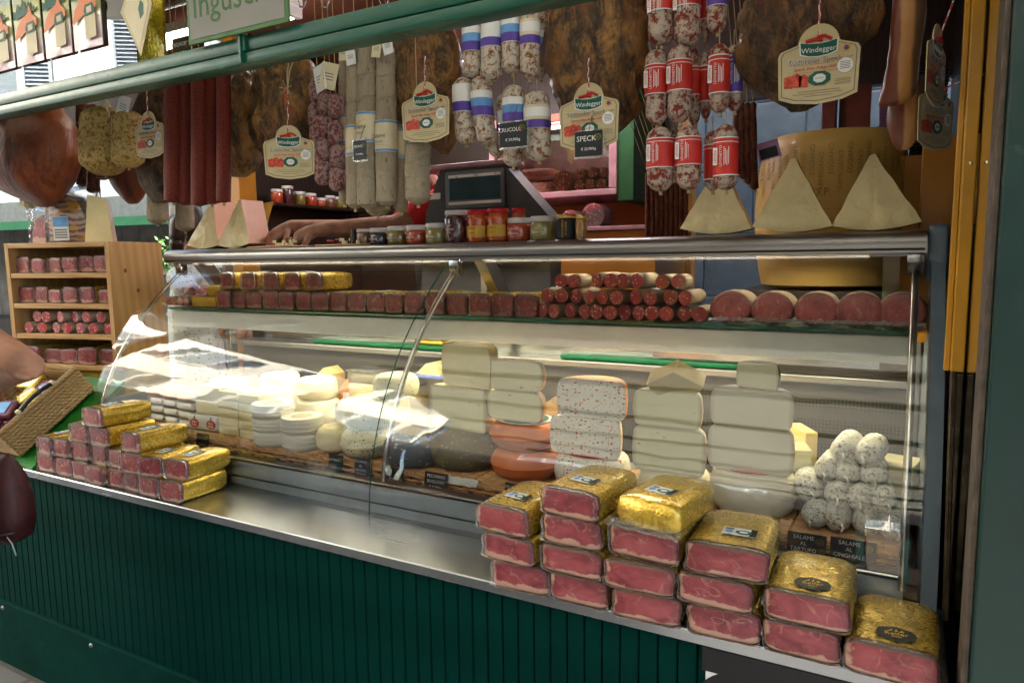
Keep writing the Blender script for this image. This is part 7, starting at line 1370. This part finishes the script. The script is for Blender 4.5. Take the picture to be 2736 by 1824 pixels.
for k_, (z, w, t) in enumerate([(-0.02, 0.07, 0.03), (0.0, 0.115, 0.05), (0.05, 0.13, 0.062), (0.12, 0.132, 0.062), (0.19, 0.122, 0.05), (0.245, 0.1, 0.028), (0.262, 0.085, 0.012)]): rs.append([(w*math.copysign(abs(math.cos(a))**0.6, math.cos(a))*(1+0.04*nz((math.cos(a)*3, z*20, math.sin(a)*3))), t*math.copysign(abs(math.sin(a))**0.7, math.sin(a)), z+0.01*nz((math.cos(a)*2, 1, z*9))) for a in [2*math.pi*i/28 for i in range(28)]])
m_.loft(rs).build('body', M['leather'], o, 60, rot=(0, -0.08, 0.1))
MB().tube([(-0.08, 0, 0.25), (-0.07, -0.03, 0.45), (0.0, -0.14, 0.72), (0.03, -0.16, 0.8)], 0.008, 6).build('strap', M['leather'], o, 60)
MB().tube([(0.10, -0.035, 0.02), (0.115, -0.03, -0.0), (0.122, -0.025, -0.04)], 0.0022, 6).build('zip_pull', M['steel_dark'], o, 60); MB().tube([(0.04, -0.055, 0.015), (0.125, -0.028, 0.035)], 0.003, 6).build('zip', M['steel_dark'], o)
# woman with ponytail at the left behind the counter
o0 = (-3.36, 1.12, 0.12); p_ = thing('person', 'woman with long dark hair and white dotted blouse behind the left end of the counter', 'person', o0)
T = [([(-3.36, 1.12, 1.05), (-3.36, 1.12, 1.4), (-3.36, 1.12, 1.6)], [0.13, 0.12, 0.09]), ([(-3.36, 1.12, 1.64), (-3.36, 1.12, 1.74)], [0.05, 0.048]), ([(-3.28, 0.98, 1.58), (-3.10, 0.92, 1.50), (-3.0, 1.0, 1.38)], [0.05, 0.042, 0.035]), ([(-3.40, 1.28, 1.58), (-3.32, 1.36, 1.35), (-3.15, 1.35, 1.2)], [0.05, 0.042, 0.035]), ([(-3.28, 1.0, 1.58), (-3.4, 1.26, 1.58)], [0.06, 0.06]), ([(-3.36, 1.06, 1.05), (-3.36, 1.06, 0.2)], [0.09, 0.055]), ([(-3.36, 1.2, 1.05), (-3.36, 1.2, 0.2)], [0.09, 0.055])]+head((-3.38, 1.12, 1.83), (-0.9, 0.4, 0))+hand((-3.0, 1.0, 1.38), (0.6, 0.3, -0.6), (0.4, -0.6, 0.5), 0.6)
organic('body', T, M['skin'], p_, 0.0065, 6, o0); organic('blouse', [([(-3.36, 1.12, 1.05), (-3.36, 1.12, 1.4), (-3.36, 1.12, 1.6)], [0.142, 0.135, 0.1]), ([(-3.28, 1.0, 1.58), (-3.4, 1.26, 1.58)], [0.07, 0.07]), ([(-3.28, 0.98, 1.58), (-3.16, 0.935, 1.52)], [0.064, 0.062])], M['blouse'], p_, 0.01, 4, o0)
organic('hair', [([(-3.36, 1.10, 1.9), (-3.34, 1.10, 1.86)], [0.095, 0.095]), ([(-3.30, 1.05, 1.9), (-3.25, 0.98, 1.86), (-3.25, 0.96, 1.76), (-3.27, 0.97, 1.64)], [0.04, 0.045, 0.04, 0.018])], M['hair'], p_, 0.008, 4, o0)

# ------------------------------------------------------------------ scale, cabinet and shelves at the back
sc_ = thing('counter_scale', 'dark grey shop scale with customer display behind the jars', 'scale', (-1.48, 1.02, 1.45))
pf = [(-0.30, 0.0), (0.31, 0.0), (0.31, 0.36), (0.12, 0.565), (-0.18, 0.565), (-0.255, 0.40)]
MB().prism(pf, 0.0, 0.10).build('housing', M['scale_grey'], sc_, 30); MB().rbox(-0.15, 0.125, -0.016, -0.0005, 0.405, 0.555, 0.01, 2).build('display_frame', plain('mid grey plastic', (0.12, 0.13, 0.145), 0.4), sc_, 40)
d = MB().box(-0.125, 0.108, -0.0185, -0.0165, 0.44, 0.525).build('screen', plain('lcd', (0.03, 0.07, 0.085), 0.15), sc_); MB().box(-0.13, 0.112, -0.0186, -0.0166, 0.527, 0.538).build('white_strip', M['ink_white'], sc_); MB().box(-0.13, 0.112, -0.0186, -0.0166, 0.422, 0.433).build('white_strip', M['ink_white'], sc_)
for s_, x, z in (('kg', -0.09, 0.5325), ('\u20ac/kg', 0.0, 0.5325), ('\u20ac', 0.09, 0.5325)): text(s_, 0.011, M['ink'], sc_, (x, -0.0190, z))
for x in (-0.08, 0.0, 0.08): text('0,00', 0.026, plain('lcd digits', (0.01, 0.02, 0.025), 0.4) if x < -0.05 else bpy.data.materials['lcd digits'], d, (x, -0.0190, 0.505))
MB().rbox(-0.30, 0.14, -0.02, 0.13, 0.566, 0.585, 0.006).build('top_plate', M['pink'], sc_, 40); MB().rbox(-0.235, -0.18, -0.005, -0.0005, 0.45, 0.475, 0.003).build('sticker', M['ink_white'], sc_)
o = thing('till_stand', 'pale box under the scale seen through the counter glass', 'stand', (-1.48, 1.16, 0.121)); MB().rbox(-0.26, 0.28, 0.0, 0.25, 0, 1.328, 0.006).build('box', plain('warm grey box', (0.5, 0.45, 0.38), 0.5), o)
# cold cabinet
cb = thing('cold_cabinet', 'salmon framed cold cabinet with salami and bacon on the back wall', 'cabinet', (-1.52, 1.78, 1.95))
MB().rbox(-0.36, 0.33, 0.0, 0.48, 0.0, 0.03, 0.004).build('floor', M['pink'], cb); MB().rbox(-0.36, 0.33, 0.0, 0.48, 0.36, 0.40, 0.004).build('roof', M['salmon'], cb); MB().rbox(0.29, 0.33, 0.0, 0.48, 0.031, 0.359, 0.004).build('side_panel', M['pink'], cb); MB().rbox(-0.36, -0.33, 0.0, 0.48, 0.031, 0.359, 0.004).build('side_panel', M['pink'], cb); MB().box(-0.329, 0.289, 0.46, 0.479, 0.031, 0.359).build('back_panel', M['pink'], cb); MB().box(-0.329, 0.289, 0.004, 0.007, 0.031, 0.359).build('door_glass', M['glass_win'], cb)
MB().rbox(0.3305, 0.41, 0.01, 0.5, -0.03, 0.6, 0.004).build('green_side', M['bright_green'] if False else plain('deep green panel', (0.01, 0.06, 0.015), 0.5), cb); MB().tube([(-0.3, 0.05, 0.345), (0.27, 0.05, 0.345)], 0.008, 8).build('cabinet_tube', emis('cabinet tube', (1.0, 0.7, 0.66), 2.5), cb)
GM = 'cured meats in the cold cabinet'
for i, (x, z, r) in enumerate([(0.03, 0.032, 0.052), (0.12, 0.032, 0.027), (0.175, 0.032, 0.027), (0.235, 0.032, 0.027), (0.125, 0.087, 0.027), (0.19, 0.088, 0.027), (0.245, 0.087, 0.024), (-0.28, 0.032, 0.045), (-0.27, 0.124, 0.042)]):
    o = thing('cabinet_salami', 'salami with cut end in the cold cabinet, %s' % ('big one in the middle', 'small lower left', 'small lower centre', 'small lower right', 'small upper left', 'small upper centre', 'small upper right', 'lower one at the far left', 'upper one at the far left')[i], 'salami', (-1.52+x, 1.83, 1.95+z), group=GM)
    MB().lathe([(r*0.98, 0.0), (r, -0.01), (r, -0.2), (r*0.6, -0.24), (0.0005, -0.245)], 18, axis='Y', o=(0, 0, r)).build('casing', M['dark_saus'], o, 60); MB().lathe([(0.0005, 0.001), (r*0.97, 0.0)], 18, axis='Y', o=(0, 0, r)).build('cut_face', M['slice2'], o)
for i, (x, z) in enumerate([(-0.13, 0.032), (-0.12, 0.098)]):
    o = thing('bacon_piece', 'pink bacon piece in the cold cabinet, %s' % ('lower', 'upper')[i], 'bacon', (-1.52+x, 1.84, 1.95+z), 0.1, GM); MB().rbox(-0.09, 0.09, 0, 0.2, 0, 0.062, 0.02, 3).build('meat', mk_meat('bacon cut', (0.4, 0.1, 0.08), (0.3, 0.06, 0.05), (0.75, 0.42, 0.33), 0.3, 1.4, 0.85) if i == 0 else bpy.data.materials['bacon cut'], o, 40)
# counter below the cabinet with wrapped salami
o = thing('rear_bench', 'orange rear bench below the cold cabinet', 'bench', (-1.4, 1.72, 0.121)); MB().rbox(-0.5, 0.42, 0, 0.5, 0, 1.66, 0.004).build('body', M['orange'], o); MB().rbox(-0.52, 0.44, -0.02, 0.5, 1.6605, 1.68, 0.003).build('top', M['pink'], o)
for i, (x, r) in enumerate([(-1.28, 0.052), (-1.40, 0.04)]):
    o = thing('wrapped_salami', 'film wrapped cut salami on the rear bench, %s' % ('large one', 'smaller one')[i], 'salami', (x, 1.73, 1.8015)); MB().lathe([(0.0005, 0.003), (r*0.97, 0.001), (r, -0.01), (r, -0.12), (0.0005, -0.13)], 18, axis='Y', o=(0, 0, r)).build('meat', M['slice2'], o, 50); MB().lathe([(r*1.02, 0.008), (r*1.1, 0.02), (r*1.02, -0.02), (r*1.03, -0.1)], 18, axis='Y', o=(0, 0, r)).build('film', M['film'], o, 60)
# dark thin sausages
for i in range(9):
    x = 1487+11*i; Y = 1.55; sausage('thin dark red sausage hanging left of the rear opening, %s from left' % ORD[i], capsule(x-5, x+6, 395-5*(i % 3), 548, 6), Y, 'dark_saus', 'thin_sausage', cat='sausage', group='thin dark sausages', seed=i)
for i in range(4):
    x = 1690+13*i; sausage('dark smoked sausage hanging behind the red labelled salami, %s' % ORD[i], capsule(x-8, x+9, 235, 400+12*i, 9, 4), 0.95, 'dark_saus', 'smoked_sausage', cat='sausage', group='dark smoked sausages', seed=i+20, noise=0.2)
# shelf with preserves on the left inner wall
o = thing('wall_shelf', 'dark shelf with preserves on the left inner wall', 'shelf', (-3.1, 1.8, 1.985)); MB().rbox(-0.098, 0.04, -0.36, 0.45, -0.018, 0.0, 0.003).build('board', M['dark_wood'], o)
for i, (y, h, b_, l_) in enumerate([(1.50, 0.075, 'tomato', 'lid_white'), (1.58, 0.10, 'dark', 'lid_white'), (1.67, 0.075, 'olive', 'lid_white'), (1.76, 0.072, 'tomato', 'lid_white'), (1.84, 0.05, 'tomato', 'lid_white'), (1.92, 0.07, 'brown', 'lid_white'), (2.0, 0.068, 'olive', 'lid_white'), (2.08, 0.066, 'dark', 'lid_white')]):
    o = jar('preserve jar with pinkish lid on the inner wall shelf, %s from left' % ORD[i], -3.10, 0.068, h, JM[b_], M[l_], lidh=0.016, group='jars on the wall shelf'); o.location = (-3.10, y, 1.9855)
o = thing('wedge_stand', 'yellow card behind the left parmesan wedges', 'card', tuple(at(605, 500, 0.95))); MB().prism([(-0.07, 0.06), (0.0, -0.06), (0.06, 0.07)], 0, 0.01).build('card', M['ink_gold'], o)
# papers and trays
for i, (x0, x1, z0, z1, rz) in enumerate([(1155, 1205, 625, 700, 0.1), (1195, 1240, 612, 705, -0.2)]):
    A, B = at(x0, z1, 1.35), at(x1, z0, 1.35); o = thing('paper_stack', 'pinkish paper bundle seen through the counter glass, %s one' % ('left', 'right')[i], 'paper', ((A.x+B.x)/2, 1.35, A.z), rz)
    for k_ in range(3): MB().rbox(-(B.x-A.x)/2-0.02*k_, (B.x-A.x)/2-0.01*k_, 0.012*k_, 0.012*k_+0.008, 0, (B.z-A.z)*(1+0.1*k_), 0.001, 1).build('sheet', plain('pink paper', (0.62, 0.48, 0.46), 0.6) if i == 0 and k_ == 0 else bpy.data.materials['pink paper'], o)
    MB().box(-0.08, 0.08, 0.0, 0.04, 0.121-A.z, -0.001).build('holder', M['dark'], o)
o = thing('notice', 'printed notice on the orange wall right of the paper bundles', 'notice', tuple(at(1445, 640, 2.24))); MB().box(-0.07, 0.07, 0, 0.003, -0.1, 0.09).build('sheet', M['paper'], o)
for k_ in range(6): MB().box(-0.05, 0.045-0.01*(k_ % 3), -0.001, -0.0003, 0.05-0.022*k_, 0.053-0.022*k_).build('print_line', M['ink_grey'], o)
for s_, (x0, x1, Y, z0, n, lb_) in enumerate([(0.0, 0.095, 1.15, 1.955, 26, 'tall stack of black food trays beside the runner post'), (-0.10, -0.02, 1.5, 2.06, 18, 'stack of clear lilac trays behind the bacon slab')]):
    o = thing('tray_stack', lb_, 'trays', ((x0+x1)/2, Y, z0)); hw = (x1-x0)/2; tm = [plain('black tray', (0.03, 0.03, 0.032), 0.35), plain('lilac tray', (0.4, 0.26, 0.42), 0.3)][s_]; me = MB().add([(-hw, 0, 0.006), (hw, 0, 0.006), (hw, 0.14, 0.006), (-hw, 0.14, 0.006), (-hw*0.9, 0.01, 0), (hw*0.9, 0.01, 0), (hw*0.9, 0.13, 0), (-hw*0.9, 0.13, 0)], [(0, 1, 2, 3), (7, 6, 5, 4), (0, 4, 5, 1), (1, 5, 6, 2), (2, 6, 7, 3), (3, 7, 4, 0)]).mesh('tray', tm)
    for k_ in range(n): ob('tray', me, o, (R7.uniform(-.002, .002), 0, k_*0.0105))
o = thing('orange_box', 'orange yellow cupboard below the stack of black trays', 'cupboard', (0.05, 1.13, 0.121)); MB().prism([(-0.10, 0), (0.066, 0), (0.066, 1.832), (-0.10, 1.832)], 0, 0.3).build('body', M['orange'], o)

# ------------------------------------------------------------------ lit lamps of the stall
def tube_lamp(label, x0, x1, y, z, mat, rz=0):
    r = thing('tube_lamp', label, 'lamp', ((x0+x1)/2, y, z), rz); h = (x1-x0)/2
    MB().rbox(-h, h, -0.05, 0.05, 0.03, 0.075, 0.004).build('housing', M['white_panel'], r)
    MB().rbox(-h+0.031, h-0.031, -0.042, 0.042, -0.01, 0.029, 0.014, 3).build('diffuser', mat, r, 40)
    for e in (-h, h-0.03): MB().rbox(e, e+0.03, -0.044, 0.044, -0.012, 0.0295, 0.003).build('end_cap', M['white_panel'], r)
tube_lamp('lit fluorescent tube under the roof behind the name board', -3.3, -2.35, 0.95, 2.72, M['lamp'])
tube_lamp('lit pinkish tube at the back of the stall above the cold cabinet', -2.4, -1.0, 1.55, 2.55, M['lamp_pink'])
